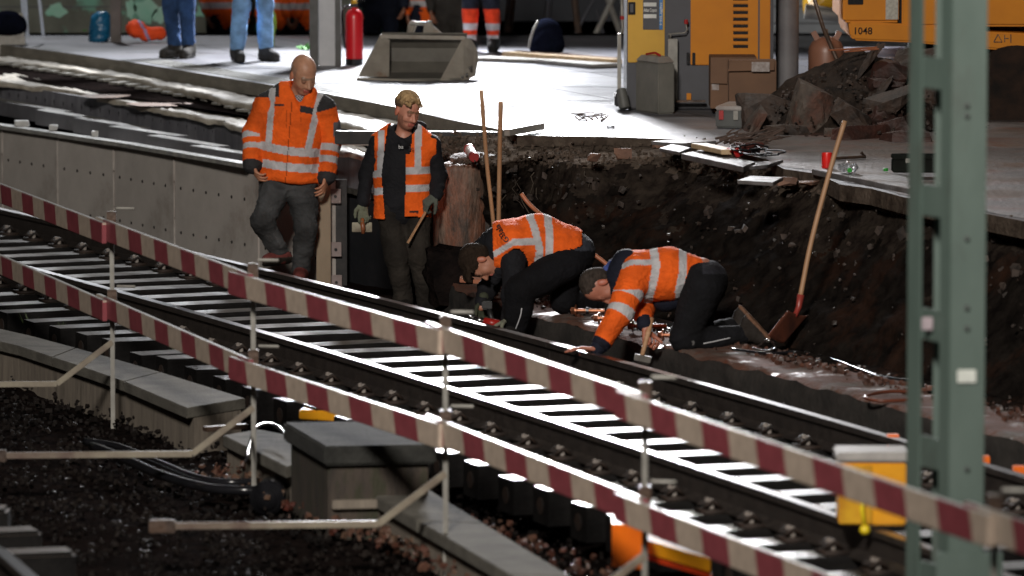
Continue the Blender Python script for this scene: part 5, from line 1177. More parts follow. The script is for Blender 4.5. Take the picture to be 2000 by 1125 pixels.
b = MB(); q2 = [G(1262, 1055, -0.08), G(1388, 1092, -0.12), G(1370, 1060, -0.12), G(1262, 1038, -0.08)]; b.prism(q2, (0, 0, -0.07)); b.build('tail_plate', yelp, r, 0.006)
b = MB(); b.beam(q2[0]+V((0, -0.01, -0.085)), q2[1]+V((0, -0.01, -0.085)), 0.02, 0.02); b.build('red_trim', mat('red_trim', (0.6, 0.05, 0.01), rough=0.4), r)
r, q = wedge('yellow_tray', 'shallow yellow tray with a small metal piece lying behind the pier', 'tray', [(584, 800), (692, 806), (688, 792), (600, 788)], -0.17, 0.06, yelp)
b = MB(); v_, f_ = rock(G(635, 792, -0.15), (0.16, 0.1, 0.05), seed=3); b.add(v_, f_); b.build('metal_piece', steelr, r)
yb_ = empty('yellow_rail_box', G(1700, 1020, 0.0), 'yellow and orange box with a grey lid clamped on the near rail beside the mast', 'rail box')
c = G(1702, 1022, 0.02); b = MB(); b.box((c.x, c.y+0.05, 0.18), (0.34, 0.26, 0.32)); b.build('case', yelp, yb_, 0.01)
b = MB(); b.box((c.x-0.085, c.y-0.088, 0.18), (0.165, 0.012, 0.30)); b.build('front_panel', yel2, yb_, 0.003)
b = MB(); b.box((c.x, c.y+0.05, 0.37), (0.37, 0.29, 0.05)); b.build('lid', mat('lid_grey', (0.4, 0.38, 0.36), rough=0.4), yb_, 0.01)
b = MB(); b.tube([(c.x-0.05, c.y-0.11, 0.3), (c.x-0.055, c.y-0.115, 0.1), (c.x-0.04, c.y-0.11, 0.02)], 0.012, 8); b.lathe((c.x-0.04, c.y-0.11, 0.0), [(0.02, -0.02), (0.03, 0), (0.02, 0.025)], 10); b.build('pull_handle', mat('bright_yellow', (0.8, 0.6, 0.02), rough=0.4), yb_, 0, True)
for i, (px, py) in enumerate(((1745, 846), (1922, 888), (1992, 908))):
    c = G(px, py+8, -0.0); b = MB(); b.box(c+V((0.0, 0.06, -0.03)), (0.07, 0.08, 0.08)); b.box(c+V((0.0, 0.11, -0.05)), (0.03, 0.08, 0.05)); thing_mesh(b, 'rail_marker', orangep, 'small orange marker clipped to the far rail, %s' % ('left of the mast', 'just right of the mast', 'at the right picture edge')[i], 'marker', c, 0.005, group='orange markers on the far rail')
# rail joint fishplates
# ------------------------------------------------------------------ pit tools
wood = mat('handle_wood', (0.42, 0.24, 0.13), (0.3, 0.16, 0.08), rough=0.55, scale=5, stretch=(1, 1, 0.3))
def haft(name, pts, Y, r_, lab, cat, m=wood):
    p = [W(x, y_, Y+dy) for x, y_, dy in pts]; b = MB(); b.tube(spline(p, 6), r_, 10); return thing_mesh(b, name, m, lab, cat, p[-1], 0, True)
haft('tool_handle', [(940, 176, -0.25), (951, 320, -0.12), (964, 440, 0), (972, 560, 0.15)], 40.3, 0.015, 'round wooden tool handle leaning upright by the footing, left one of two', 'handle')
haft('tool_handle', [(978, 198, -0.2), (976, 300, -0.12), (974, 430, 0), (973, 560, 0.1)], 40.2, 0.0165, 'round wooden tool handle standing upright by the footing, right one of two', 'handle')
haft('bent_stick', [(1018, 378, 0.1), (1035, 400, 0.08), (1070, 430, 0.0), (1120, 468, -0.05), (1180, 512, -0.1), (1215, 545, -0.1)], 39.6, 0.015, 'reddish curved broken handle leaning across the soil face behind the kneeling men', 'stick', mat('handle_red', (0.45, 0.16, 0.08), (0.3, 0.11, 0.05), rough=0.5))
sh = empty('shovel', W(1540, 640, 36.6), 'long handled shovel with rusty red blade leaning against the soil face', 'shovel')
b = MB(); b.tube(spline([W(1650, 236, 36.85), W(1622, 330, 36.8), W(1585, 470, 36.7), W(1562, 585, 36.6)], 6), 0.0165, 10); b.build('handle', wood, sh, 0, True)
b = MB(); b.tube([W(1564, 575, 36.6), W(1560, 600, 36.6), W(1552, 618, 36.58)], [0.024, 0.02, 0.016], 10); b.build('socket', mat('shovel_red', (0.4, 0.04, 0.03), (0.2, 0.04, 0.03), rough=0.35), sh, 0, True)
def blade(u, v):
    a, b_ = W(1568, 612, 36.75), W(1535, 604, 36.5); c, d = W(1516, 672, 36.35), W(1500, 652, 36.2)
    p = a.lerp(b_, u).lerp(d.lerp(c, 1-u), v); return p+V((0, 0.5, -0.3))*0.03*(1-(2*u-1)**2)
def blade(u, v):
    T0, T1 = W(1538, 606, 36.45), W(1578, 615, 36.75); B0, B1 = W(1499, 655, 36.25), W(1530, 670, 36.45)
    p = T0.lerp(T1, u).lerp(B0.lerp(B1, u), v); return p+V((0.3, 0.6, -0.5))*0.035*(1-(2*u-1)**2)+V((0, 0, 0))
bl = grid_mesh('blade', lambda u, v: blade(u, v)-sh.location, 12, 12, mat('blade_rust', (0.22, 0.07, 0.04), (0.1, 0.04, 0.03), rough=0.45, scale=6, metal=0.3), sh); md = bl.modifiers.new('s', 'SOLIDIFY'); md.thickness = 0.004
cop_ = mat('copper_bolt', (0.30, 0.12, 0.06), (0.2, 0.075, 0.04), rough=0.35, scale=12, metal=0.7)
for i, (x0, y0, L_, lab) in enumerate(((1115, 607, 66, 'behind the kneeling man in front, farthest of four'), (1160, 622, 74, 'under the raised arm, second of four'), (1226, 637, 76, 'behind the hammer, third of four'), (1285, 655, 50, 'by the knee of the man with the hammer, nearest of four'))):
    p = G(x0, y0+8, 0.02); e = G(x0+L_, y0+9, 0.02); d = (e-p).normalized(); p.z = e.z = 0.05
    r = empty('anchor_bolt', p, 'copper anchor bolt %s' % lab, 'bolt', 'anchor bolts on the ledge')
    b = MB(); b.cyl(p, e, 0.015, 0.015, 10)
    b.build('shank', cop_, r, 0, True, auto=0.6)
    b = MB()
    for k in range(22): b.cyl(e-d*(0.004+k*0.005), e-d*(0.0065+k*0.005), 0.0165, 0.0165, 10)
    b.build('thread', cop_, r)
    b = MB(); b.cyl(p+d*0.03, p+d*0.04, 0.042, 0.042, 16); b.build('washer', cop_, r, 0.002)
    b = MB(); b.cyl(p+d*0.002, p+d*0.028, 0.026, 0.026, 6); b.build('nut', cop_, r, 0.002)
    b = MB(); b.cyl(p+d*0.105, p+d*0.125, 0.026, 0.026, 12); b.build('rubber_ring', hm, r, 0.002)
p = spline([G(1430, 682, 0.03), G(1500, 690, 0.02), G(1560, 688, 0.02), G(1620, 700, 0.02), G(1680, 722, 0.02), G(1720, 735, 0.02), G(1790, 745, 0.02)], 8); b = MB(); b.tube(p, 0.009, 8); thing_mesh(b, 'cable', hm, 'black cable snaking along the red ledge to the right', 'cable', p[10], 0, True)
p = spline([G(1790, 765, 0.03), G(1730, 765, 0.04), G(1690, 775, 0.03), G(1720, 783, 0.02), G(1790, 780, 0.02)], 8); b = MB(); b.tube(p, 0.011, 8); thing_mesh(b, 'hose', mat('hose_red', (0.14, 0.04, 0.02), rough=0.4), 'loop of thin reddish hose on the ledge beside the mast', 'hose', p[10], 0, True)
p = spline([G(1250, 618, 0.03), G(1270, 632, 0.03), G(1300, 640, 0.03), G(1330, 652, 0.03)], 6); b = MB(); b.tube(p, 0.008, 8); thing_mesh(b, 'cable', hm, 'short black cable between the anchor bolts', 'cable', p[4], 0, True)
p = spline([G(1480, 676, 0.05), G(1500, 664, 0.1), G(1515, 678, 0.05), G(1495, 684, 0.03), G(1470, 680, 0.03)], 8); b = MB(); b.tube(p, 0.007, 8); thing_mesh(b, 'wire_loop', mat('steel_bright', (0.5, 0.5, 0.5), rough=0.25, metal=1), 'loop of bright wire by the boot of the kneeling man', 'wire', p[4], 0, True)
for i in range(7):
    c = W(1300+i*62+random.uniform(-15, 15), 668+i*12, 36.9-i*0.35); 
b = MB(); v_, f_ = rock(G(1318, 618, 0.04), (0.11, 0.08, 0.07), seed=8, n=12); b.add(v_, f_); thing_mesh(b, 'brick_piece', steelr, 'dark brick piece lying behind the knees on the ledge', 'brick', G(1318, 618, 0.0), 0.004)
b = MB(); a_, e_ = W(898, 545, 40.0), W(985, 552, 40.0); b.beam(a_, e_, 0.18, 0.03); thing_mesh(b, 'timber_scrap', mat('timber_orange', (0.4, 0.13, 0.05), (0.28, 0.09, 0.04), rough=0.6), 'orange brown board lying on the ledge behind the bent over man', 'board', a_, 0.004)
# ------------------------------------------------------------------ on the pit edge
t_ = empty('marker_pipe', G(922, 308, 0.86), 'short white pipe with red end rings lying on top of the footing', 'pipe')
p0_, p1_ = W(917, 292, 41.6), W(926, 307, 41.3); d = (p1_-p0_).normalized()
b = MB(); b.cyl(p0_, p1_, 0.036, 0.036, 20); b.build('tube', mat('pipe_white', (0.65, 0.58, 0.55), rough=0.4), t_, 0.003, True, auto=0.6)
b = MB(); b.cyl(p0_-d*0.02, p0_+d*0.015, 0.041, 0.041, 20); b.cyl(p1_-d*0.035, p1_+d*0.01, 0.040, 0.035, 20); b.build('red_ring', mat('pipe_red', (0.35, 0.03, 0.03), rough=0.35), t_, 0.003, True, auto=0.6)
def G1(px, py, dz=0.0): return G(px, py, 1.0+dz)
# loose slabs of paving along the edge
slab_m = mat('paving_slab', (0.15, 0.14, 0.14), (0.08, 0.074, 0.07), rough=0.35, rough2=0.6, scale=6, bump=0.3)
slabs = [([(1288, 289), (1328, 297), (1350, 288), (1312, 281)], 'pale paving slab by the end of the black beam'), ([(1330, 300), (1452, 326), (1475, 316), (1372, 292)], 'long cracked slab below the cable tangle'), ([(1452, 326), (1500, 322), (1530, 312), (1475, 316)], 'reddish slab end right of the cable tangle'),
         ([(1585, 330), (1780, 370), (1790, 346), (1640, 320)], 'large slab carrying the red cup and the bottle'), ([(1440, 352), (1510, 356), (1530, 346), (1465, 343)], 'thin bright slate on the pit edge'), ([(1272, 276), (1330, 280), (1400, 275), (1345, 270)], 'flat tile by the twigs on the platform edge')]
for q, lab in slabs:
    zz = 1.035 if 'large' in lab or 'long' in lab else 1.02; P_ = [G(*p, zz) for p in q]; b = MB(); b.prism(P_, (0, 0, -0.04 if zz > 1.03 else -0.025)); thing_mesh(b, 'paving_slab', slab_m, lab, 'slab', sum(P_, V())/4, 0.004)
brickm = mat('old_brick', (0.22, 0.12, 0.08), (0.13, 0.07, 0.05), rough=0.8, scale=8, bump=0.5)
for i, (px, py, sz, a, lab) in enumerate([(1535, 354, (0.17, 0.12, 0.06), 5, 'brick lying on the pit edge left of the shovel handle'), (1585, 357, (0.2, 0.1, 0.03), -3, 'thin flat tile left of the shovel handle'), (1640, 364, (0.13, 0.1, 0.055), 12, 'chipped brick right of the shovel handle, under the large slab'), (1690, 372, (0.2, 0.14, 0.06), 3, 'buried brick under the large slab'), (1745, 384, (0.22, 0.14, 0.06), -4, 'dark brick under the slab next to the mast'), (1290, 288, (0.13, 0.1, 0.08), 20, 'rounded stone on the broken platform edge'), (1215, 300, (0.14, 0.1, 0.09), 40, 'grey stone stuck in the lip of the pit'), (1160, 308, (0.1, 0.1, 0.07), 10, 'small brown stone at the lip of the pit')]):
    b = MB(); v_, f_ = rock(G(px, py, 0.94), sz, euler(random.uniform(-12, 12), random.uniform(-8, 8), a), n=14, seed=i+20, rough=0.03); b.add(v_, f_); thing_mesh(b, 'brick', brickm, lab, 'brick', G(px, py, 0.92))
c = G1(1404, 292, 0.05); t_ = empty('hand_brush', c, 'pale wooden board brush with a red handle lying on the slab by the cables', 'brush')
b = MB(); b.beam(G1(1365, 284, 0.07), G1(1425, 297, 0.07), 0.12, 0.035); b.build('board', mat('pine', (0, 0, 0)), t_, 0.004)
b = MB(); b.tube([G1(1424, 296, 0.07), G1(1440, 298, 0.07), G1(1462, 294, 0.06)], [0.03, 0.034, 0.014], 10); b.build('handle', mat('paint_red', (0.4, 0.015, 0.015), rough=0.4), t_, 0, True)
rd = random.Random(11); b = MB()
for k in range(4):
    pts = []; a0 = rd.uniform(0, 6); cx, cy = rd.uniform(1440, 1500), rd.uniform(286, 298)
    for j in range(16): a = a0+j*0.55; pts.append(G1(cx+math.cos(a)*rd.uniform(20, 36), cy+math.sin(a)*rd.uniform(4, 8), 0.03+0.09*abs(math.sin(a*0.6+k))))
    b.tube(spline(pts, 3), 0.006, 6)
thing_mesh(b, 'cable_tangle', mat('cable_matt', (0.01, 0.01, 0.011), rough=0.8, spec=0.2), 'tangle of black cables lying on the slabs at the platform edge', 'cables', G1(1480, 295), 0, True)
b = MB(); b.box(G1(1460, 290, 0.06), (0.16, 0.1, 0.07), euler(0, 5, 20)); b.cyl(G1(1450, 285, 0.1), G1(1490, 283, 0.1), 0.022, 0.02, 10); thing_mesh(b, 'angle_grinder', mat('tool_dark', (0.04, 0.02, 0.02), (0.12, 0.03, 0.02), rough=0.4), 'dark red power tool half hidden in the cable tangle', 'power tool', G1(1460, 290), 0.01)
c = G1(1615, 328, 0.035); t_ = empty('plastic_cup', c, 'red cup standing on the large slab beside the shovel handle', 'cup')
b = MB(); b.lathe(c, [(0.034, 0.0), (0.037, 0.02), (0.036, 0.1), (0.035, 0.104), (0.033, 0.1), (0.033, 0.02)], 20); b.build('cup_body', mat('cup_red', (0.75, 0.02, 0.015), rough=0.3), t_, 0, True, auto=0.8)
t_ = empty('plastic_bottle', G1(1660, 330, 0.035), 'crumpled clear plastic bottle with green cap lying beside the red cup', 'bottle')
b = MB(); c = G1(1658, 327, 0.075); v_, f_ = rock(c, (0.12, 0.14, 0.075), euler(0, 0, 30), n=20, seed=5, rough=0.12); b.add(v_, f_); b.build('bottle_body', mat('clear_plastic', (0.85, 0.87, 0.9), rough=0.12, trans=0.85), t_, 0, False)
b = MB(); b.cyl(c+V((0.0, -0.075, -0.01)), c+V((0.0, -0.1, -0.012)), 0.016, 0.016, 14); b.build('cap', mat('green_plastic', (0.02, 0.3, 0.03), rough=0.4), t_, 0.002)
b = MB(); c = G1(1730, 334, 0.04); b.lathe(c, [(0.016, 0.0), (0.016, 0.018), (0.013, 0.02)], 14); thing_mesh(b, 'bottle_cap', mat('green_plastic', (0, 0, 0)), 'loose green bottle cap on the slab near the toolbox', 'cap', c)
t_ = empty('toolbox', G1(1785, 335, 0.035), 'dark metal toolbox on the slab, half hidden by the mast', 'toolbox'); c = G1(1790, 338, 0.035)
b = MB(); b.box(c+V((0, 0.08, 0.045)), (0.32, 0.18, 0.085)); b.build('box', mat('toolbox_green', (0.014, 0.017, 0.014), (0.01, 0.01, 0.009), rough=0.9, spec=0.05), t_, 0.006); b = MB(); b.box(c+V((0, 0.08, 0.105)), (0.325, 0.185, 0.03)); l_ = b.build('lid', MATS['toolbox_green'], t_, 0.006); b = MB(); b.box(c+V((-0.06, -0.015, 0.085)), (0.03, 0.01, 0.03)); b.build('latch', galv, t_, 0.002)
b = MB(); p = [G1(1612, 310, 0.02), G1(1690, 306, 0.02), G1(1682, 298, 0.05)]; b.tube(p, 0.012, 6); thing_mesh(b, 'iron_bar', steelr, 'bent rusty iron bar behind the red cup', 'bar', p[0])
# flight case
t_ = empty('flight_case', G1(1450, 245), 'grey case with pale lid and red latches standing beside the rubble heap', 'case')
fz = 0.22; q = [G(1397, 252, 1.0), G(1480, 262, 1.0), G(1512, 246, 1.0), G(1425, 238, 1.0)]
q0 = G(1397, 250, 1.0); ux = V((0.36, -0.12, 0)); uy = V((0.12, 0.55, 0)); q = [q0, q0+ux, q0+ux+uy, q0+uy]
b = MB(); b.prism([p+V((0, 0, 0.004)) for p in q], (0, 0, 0.13)); b.build('case_body', mat('case_grey', (0.10, 0.105, 0.10), (0.07, 0.07, 0.07), rough=0.4), t_, 0.01)
b = MB(); b.prism([p+V((0, 0, 0.136)) for p in q], (0, 0, 0.03)); b.build('lid', mat('case_lid', (0.4, 0.38, 0.36), (0.3, 0.26, 0.24), rough=0.35), t_, 0.008)
for k in (0.12, 0.42, 0.72):
    b = MB(); b.box(q0+ux*k+V((0.0, -0.012, 0.1)), (0.035, 0.02, 0.07)); b.build('latch', mat('paint_red', (0, 0, 0)) if k != .42 else galv, t_, 0.003)
# ------------------------------------------------------------------ rubble heap
def heap(u, v):
    a = u*2*math.pi; r = v; cx, cy = G1(1665, 240).x+0.05, 43.1
    x = cx+math.cos(a)*r*0.85; y = cy+math.sin(a)*r*0.85; h = 0.58*(1-r**1.6)+0.12*fract(V((x, y, 0)), 2.0)
    return V((x, y, 0.98+max(0.0, h*(1 if r < 0.97 else 0))))
tag(grid_mesh('rubble_heap', heap, 70, 26, mat('heap_soil', (0.04, 0.027, 0.02), (0.015, 0.011, 0.009), rough=0.8, scale=8, bump=0.8, bscale=30, spec=0.1)), 'heap of dark soil and fine debris under the broken slabs beside the mast', 'heap', None, 'stuff')
chm = [mat('chunk_grey', (0.11, 0.085, 0.068), (0.03, 0.023, 0.019), rough=0.75, scale=5, bump=0.6, bscale=25, dirt=(0.10, 0.045, 0.03), dscale=3, dth=(0.5, 0.62)), mat('chunk_red', (0.06, 0.02, 0.013), (0.024, 0.012, 0.009), rough=0.65, scale=5, bump=0.6, bscale=25), mat('chunk_brown', (0.06, 0.036, 0.025), (0.02, 0.014, 0.011), rough=0.7, scale=6, bump=0.6)]
chunks = [((1505, 232), 42.9, (0.38, 0.35, 0.3), (0, 0, 10), 2, 'broad brown lump at the left foot of the heap, beside the grey case'), ((1472, 240), 42.6, (0.10, 0.3, 0.26), (0, 22, 0), 0, 'curved pale edged slice leaning on the broad brown lump'),
 ((1578, 225), 42.5, (0.26, 0.3, 0.36), (10, 14, 20), 0, 'upright grey block with a clean face left of the shovel handle'), ((1620, 205), 42.9, (0.5, 0.4, 0.13), (0, 8, 10), 2, 'dark slab lying across the upright grey block'),
 ((1672, 158), 42.9, (0.62, 0.3, 0.11), (10, -48, 0), 2, 'long slab tilted steeply up to the heap top'), ((1735, 150), 42.8, (0.22, 0.3, 0.2), (0, 10, 5), 1, 'red brown block on the heap near the mast'), ((1730, 165), 42.6, (0.24, 0.25, 0.09), (0, -5, 15), 1, 'flat brick red block right under the top'),
 ((1738, 196), 42.3, (0.36, 0.25, 0.09), (15, -18, 0), 2, 'wet slab with a glossy face jutting towards the mast'), ((1722, 228), 42.3, (0.2, 0.2, 0.16), (0, 10, 40), 1, 'rounded dark stone in the middle of the heap'), ((1755, 242), 42.1, (0.26, 0.2, 0.1), (0, -14, 0), 1, 'flat reddish stone touching the mast outline'),
 ((1660, 232), 42.2, (0.24, 0.24, 0.15), (0, 30, 0), 2, 'lump behind the shovel handle end'), ((1690, 268), 41.8, (0.46, 0.26, 0.15), (0, 2, 5), 1, 'long kerb like block at the front foot of the heap'), ((1765, 275), 41.6, (0.3, 0.3, 0.14), (0, -10, 0), 1, 'dark red block at the heap foot next to the mast'),
 ((1625, 262), 42.0, (0.1, 0.1, 0.08), (0, 0, 0), 0, 'small grey stone at the heap foot'), ((1540, 262), 42.2, (0.22, 0.2, 0.12), (0, 0, 30), 2, 'low brown lump in front of the broad one'), ((1700, 200), 42.5, (0.1, 0.2, 0.42), (0, 35, 0), 2, 'slanting dark bar of concrete in the heap'), ((1760, 205), 42.6, (0.22, 0.3, 0.22), (0, 0, 20), 2, 'angular lump behind the wet slab'), ((1640, 178), 43.2, (0.4, 0.4, 0.24), (0, -40, 10), 1, 'soil covered lump on the left slope of the heap'), ((1790, 170), 43.0, (0.4, 0.4, 0.5), (0, 0, 10), 2, 'big dark lump behind the mast')]
for i, ((px, py), Y, sz, rt, mi, lab) in enumerate(chunks):
    c = W(px, py, Y); n = 9 if min(sz)/max(sz) < 0.5 else 14
    b = MB(); v_, f_ = rock(c, tuple(s_*1.3 for s_ in sz), euler(*rt), n=n+8, seed=i+60, rough=0.045); b.add(v_, f_); thing_mesh(b, 'rubble_chunk', chm[mi], lab, 'rubble', c)
for i in range(26):
    pass
def samp6():
    a = rng.uniform(0, 6.28); r = rng.uniform(0, 1.15)**0.7; c0 = G1(1660, 240); return (c0.x+0.05+math.cos(a)*r*0.9, 43.0+math.sin(a)*r*1.1, 1.0+max(0, 0.45*(1-r**1.5))+rng.uniform(-0.02, 0.06))
stones('fine_rubble', 700, samp6, (0.006, 0.022), chm[2], 'small broken stones and brick bits scattered over the heap')
b = MB(); b.beam(W(1620, 98, 42.6), W(1725, 92, 42.9), 0.03, 0.012); b.beam(W(1650, 101, 42.6), W(1722, 95, 42.8), 0.02, 0.01); thing_mesh(b, 'wood_lath', MATS['timber_orange'], 'thin reddish lath lying on top of the heap', 'lath', W(1670, 96, 42.6))
b = MB(); rd = random.Random(2)
for k in range(60):
    x, y_ = rd.uniform(1395, 1500), rd.uniform(262, 282); a = rd.uniform(-0.4, 0.4); L_ = rd.uniform(0.04, 0.2)
    p = G1(x, y_, 0.01+rd.uniform(0, 0.05)); b.tube([p, p+V((math.cos(a)*L_*0.5, math.sin(a)*L_, 0.03*rd.random())), p+V((math.cos(a)*L_, math.sin(a)*L_*0.6, rd.uniform(-0.0, 0.06)))], [0.008, 0.006, 0.003], 5)
tag(b.build('twig_litter', mat('twig', (0.05, 0.035, 0.028), (0.1, 0.06, 0.045), rough=0.7)), 'dark litter of twigs and splinters at the broken platform edge', 'twigs', None, 'stuff')
b = MB(); rd = random.Random(4)
for k in range(12):
    p = G1(rd.uniform(1130, 1178), rd.uniform(231, 238), 0.01); b.tube([p, p+V((rd.uniform(-.08, .08), rd.uniform(-.1, .1), 0.03)), p+V((rd.uniform(-.15, .15), rd.uniform(-.1, .1), 0.05))], [0.007, 0.006, 0.002], 5)
thing_mesh(b, 'twig_scrap', MATS['twig'], 'small dark twig bundle lying alone on the bright platform', 'twigs', G1(1155, 235))
b = MB(); b.tube([G1(1186, 247, 0.01), G1(1192, 249, 0.02), G1(1199, 247, 0.01)], 0.01, 6); thing_mesh(b, 'rubber_scrap', hm, 'small black curved scrap on the bright platform', 'scrap', G1(1190, 247))
b = MB(); b.beam(G1(990, 259, 0.03), G1(1058, 246, 0.05), 0.05, 0.05); thing_mesh(b, 'angle_iron', mat('angle_grey', (0.3, 0.28, 0.25), (0.2, 0.19, 0.17), rough=0.5), 'short grey batten lying across the tactile strip at the platform corner', 'batten', G1(1020, 254), 0.003)

# mud film on the right part of the platform
b = MB(); P_ = [G(*p, 1.004) for p in [(1490, 306), (1535, 326), (1606, 337), (1646, 356), (1700, 364), (1770, 382), (2000, 428), (2300, 487), (2500, 300), (2300, 200), (1900, 190), (1560, 214), (1500, 232), (1440, 255), (1455, 280)]]
P2 = []
for i in range(len(P_)):
    a_, c_ = P_[i], P_[(i+1) % len(P_)]
    for k in range(8):
        p = a_.lerp(c_, k/8); P2.append(p+V((noise.noise(p*3)*0.06, noise.noise(p*3+V((5, 5, 5)))*0.10+0.05, 0)))
b.add(P2+[sum(P_, V())/len(P_)], [(i, (i+1) % len(P2), len(P2)) for i in range(len(P2))])
tag(b.build('mud_film', mat('mud_wet', (0.075, 0.06, 0.055), (0.13, 0.115, 0.11), rough=0.4, rough2=0.8, scale=3, bump=0.6, bscale=25, dirt=(0.11, 0.045, 0.03), dscale=1.5, dth=(0.5, 0.62))), kind='structure')
# ------------------------------------------------------------------ machines and things on the platform
ylw = mat('machine_yellow', (0.62, 0.34, 0.015), (0.55, 0.3, 0.012), rough=0.38, scale=3)
ylo = mat('machine_orange_yellow', (0.60, 0.21, 0.005), (0.53, 0.18, 0.005), rough=0.5, scale=3, spec=0.25)
drk = mat('machine_dark', (0.05, 0.05, 0.06), (0.04, 0.04, 0.047), rough=0.5, scale=4)
whitep = mat('print_light', (0.65, 0.65, 0.62), rough=0.5)
Y = 44.9
lt = empty('light_tower', G1(1350, 212), 'yellow and grey mobile light tower cabinet with crank stands, right of the bright platform', 'light tower')
def PB(x0, y0, x1, y1, Yf, dep):
    """box whose front face covers the given pixel rectangle at distance Yf"""
    a, b_ = W(x0, y0, Yf), W(x1, y1, Yf); return V(((a.x+b_.x)/2, Yf+dep/2, (a.z+b_.z)/2)), (abs(b_.x-a.x), dep, abs(a.z-b_.z))
def pbox(x0, y0, x1, y1, Yf, dep, name, m, par, bevel=0.004):
    c, s_ = PB(x0, y0, x1, y1, Yf, dep); b = MB(); b.box(c, s_); return b.build(name, m, par, bevel)
pbox(1225, -260, 1510, 212, Y, 1.3, 'cabinet', drk, lt, 0.012)
pbox(1227, -255, 1298, 122, Y-0.022, 0.02, 'door_panel', ylw, lt, 0.006)
pl = pbox(1256, -60, 1292, 58, Y-0.03, 0.007, 'logo_plate', drk, lt, 0.003)
pbox(1288, -60, 1294.5, 58, Y-0.034, 0.011, 'blue_strip', mat('strip_blue', (0.03, 0.2, 0.5), rough=0.4), lt, 0.001)
def txt(s_, px, py, hpx, Yf, m, par, wpx=None, rot=0, name='lettering'):
    size = hpx*Yf/F*1.38; vs, fs = text_mesh(s_, size, 0.0008, size*0.012); w = max(p.x for p in vs)-min(p.x for p in vs); sx = (wpx*Yf/F)/w if wpx else 1
    a = math.radians(rot); r = V((math.cos(a), 0, math.sin(a))); u = V((-math.sin(a), 0, math.cos(a))); c = W(px, py, Yf)
    b = MB(); b.add([c+r*p.x*sx+u*p.y+V((0, -p.z, 0)) for p in vs], fs); return b.build(name, m, par)
txt('Atlas Copco', 1270, 20, 7, Y-0.033, whitep, lt, 26)
for y0 in (5, 28): pbox(1257, y0, 1282, y0+7.5, Y-0.033, 0.002, 'logo_bar', whitep, lt, 0.0005)
txt('HiLight B7+', 1291, 12, 4.5, Y-0.036, whitep, lt, 74, 90)
h_ = pbox(1227, 4, 1241, 29, Y-0.03, 0.012, 'door_handle', hm, lt, 0.003); pbox(1231, 8, 1237, 24, Y-0.034, 0.006, 'latch_plate', drk, lt, 0.001)
pbox(1350, -255, 1504, 127, Y-0.024, 0.022, 'side_panel', ylo, lt, 0.006)
pbox(1482, -255, 1483.5, 127, Y-0.027, 0.004, 'panel_seam', drk, lt, 0.0005)
for k in range(12):
    y0 = -60+k*13.25+2; pbox(1432, y0, 1461, y0+6, Y-0.028, 0.006, 'vent_slot', hm, lt, 0.001)
    pbox(1430, y0-4, 1462, y0-1, Y-0.034, 0.012, 'louvre', ylo, lt, 0.002)
for x0 in (1341, 1352): 
    hg = pbox(x0, 103, x0+6, 126, Y-0.035, 0.012, 'hinge', hm, lt, 0.002)
pbox(1341, 182, 1350, 195, Y-0.03, 0.006, 'warning_label', ylo, lt, 0.001)
for x0, x1, top in ((1206, 1213, 66), (1305, 1323, 76)):
    pbox(x0, top, x1, 186 if x0 < 1300 else 200, Y-0.12, 0.07, 'jack_leg', galv, lt, 0.003)
b = MB(); b.tube([W(1309, 76, Y-.09), W(1310, 67, Y-.09), W(1306, 66, Y-.09)], 0.008, 8); b.tube([W(1304, 67, Y-.09), W(1338, 64, Y-.09), W(1342, 58, Y-.09), W(1339, 46, Y-.09)], 0.007, 8); cr = b.build('crank_handle', galv, lt, 0, True)
b = MB(); b.cyl(W(1340, 47, Y-.09), W(1340, 38, Y-.09), 0.016, 0.016, 12); b.build('knob', mat('paint_red', (0, 0, 0)), cr, 0.003)
b = MB(); b.tube([W(1214, 66, Y-.09), W(1216, 52, Y-.09), W(1215, 38, Y-.09), W(1214, -40, Y-.09)], 0.012, 8); cr = b.build('crank_handle', galv, lt, 0, True)
b = MB(); b.cyl(W(1215, 38, Y-.09), W(1215, 31, Y-.09), 0.017, 0.017, 12); b.build('knob', mat('paint_red', (0, 0, 0)), cr, 0.003)
pbox(1200, 184, 1225, 208, Y-0.15, 0.3, 'foot_block', hm, lt, 0.01)
pbox(1320, 196, 1378, 200, Y-0.15, 0.05, 'tow_bar', steelr, lt, 0.003)
b = MB(); b.cyl(W(1220, 212, Y-.25), W(1213, 174, Y-.2), 0.045, 0.04, 14); thing_mesh(b, 'canister', mat('canister_grey', (0.12, 0.12, 0.11), rough=0.5), 'small grey canister leaning at the foot of the light tower', 'canister', W(1220, 212, Y-.25), 0.006, True, auto=0.6)
# grey box
Yg = 43.9
gx = empty('grey_box', G1(1280, 222), 'tall concrete grey box with chamfered lid and red straps in front of the light tower', 'box')
gm = mat('greybox', (0.2, 0.19, 0.165), (0.155, 0.15, 0.13), rough=0.7, scale=5, bump=0.1)
a, c1, e = G1(1241, 217), G1(1286, 224), G1(1319, 219); dpt = V((0.04, 0.3, 0)); d2 = (e-c1).normalized()
e = c1+V((0.13, 0.10, 0)); a4 = a+(e-c1)
b = MB(); b.prism([a, c1, e, a4+V((0, 0, 0))], (0, 0, 0.40)); b.build('box_body', gm, gx, 0.012)
cc = (a+c1+e+a4)/4; b = MB(); top = [p+V((0, 0, 0.402)) for p in (a, c1, e, a4)]; t2 = [V((cc.x, cc.y, p.z+0.045))+(p-V((cc.x, cc.y, p.z)))*0.72 for p in top]
b.add(top+t2, [(0, 1, 5, 4), (1, 2, 6, 5), (2, 3, 7, 6), (3, 0, 4, 7), (4, 5, 6, 7), (3, 2, 1, 0)]); b.build('lid', mat('lid_pale', (0.35, 0.33, 0.3), rough=0.5), gx, 0.004)
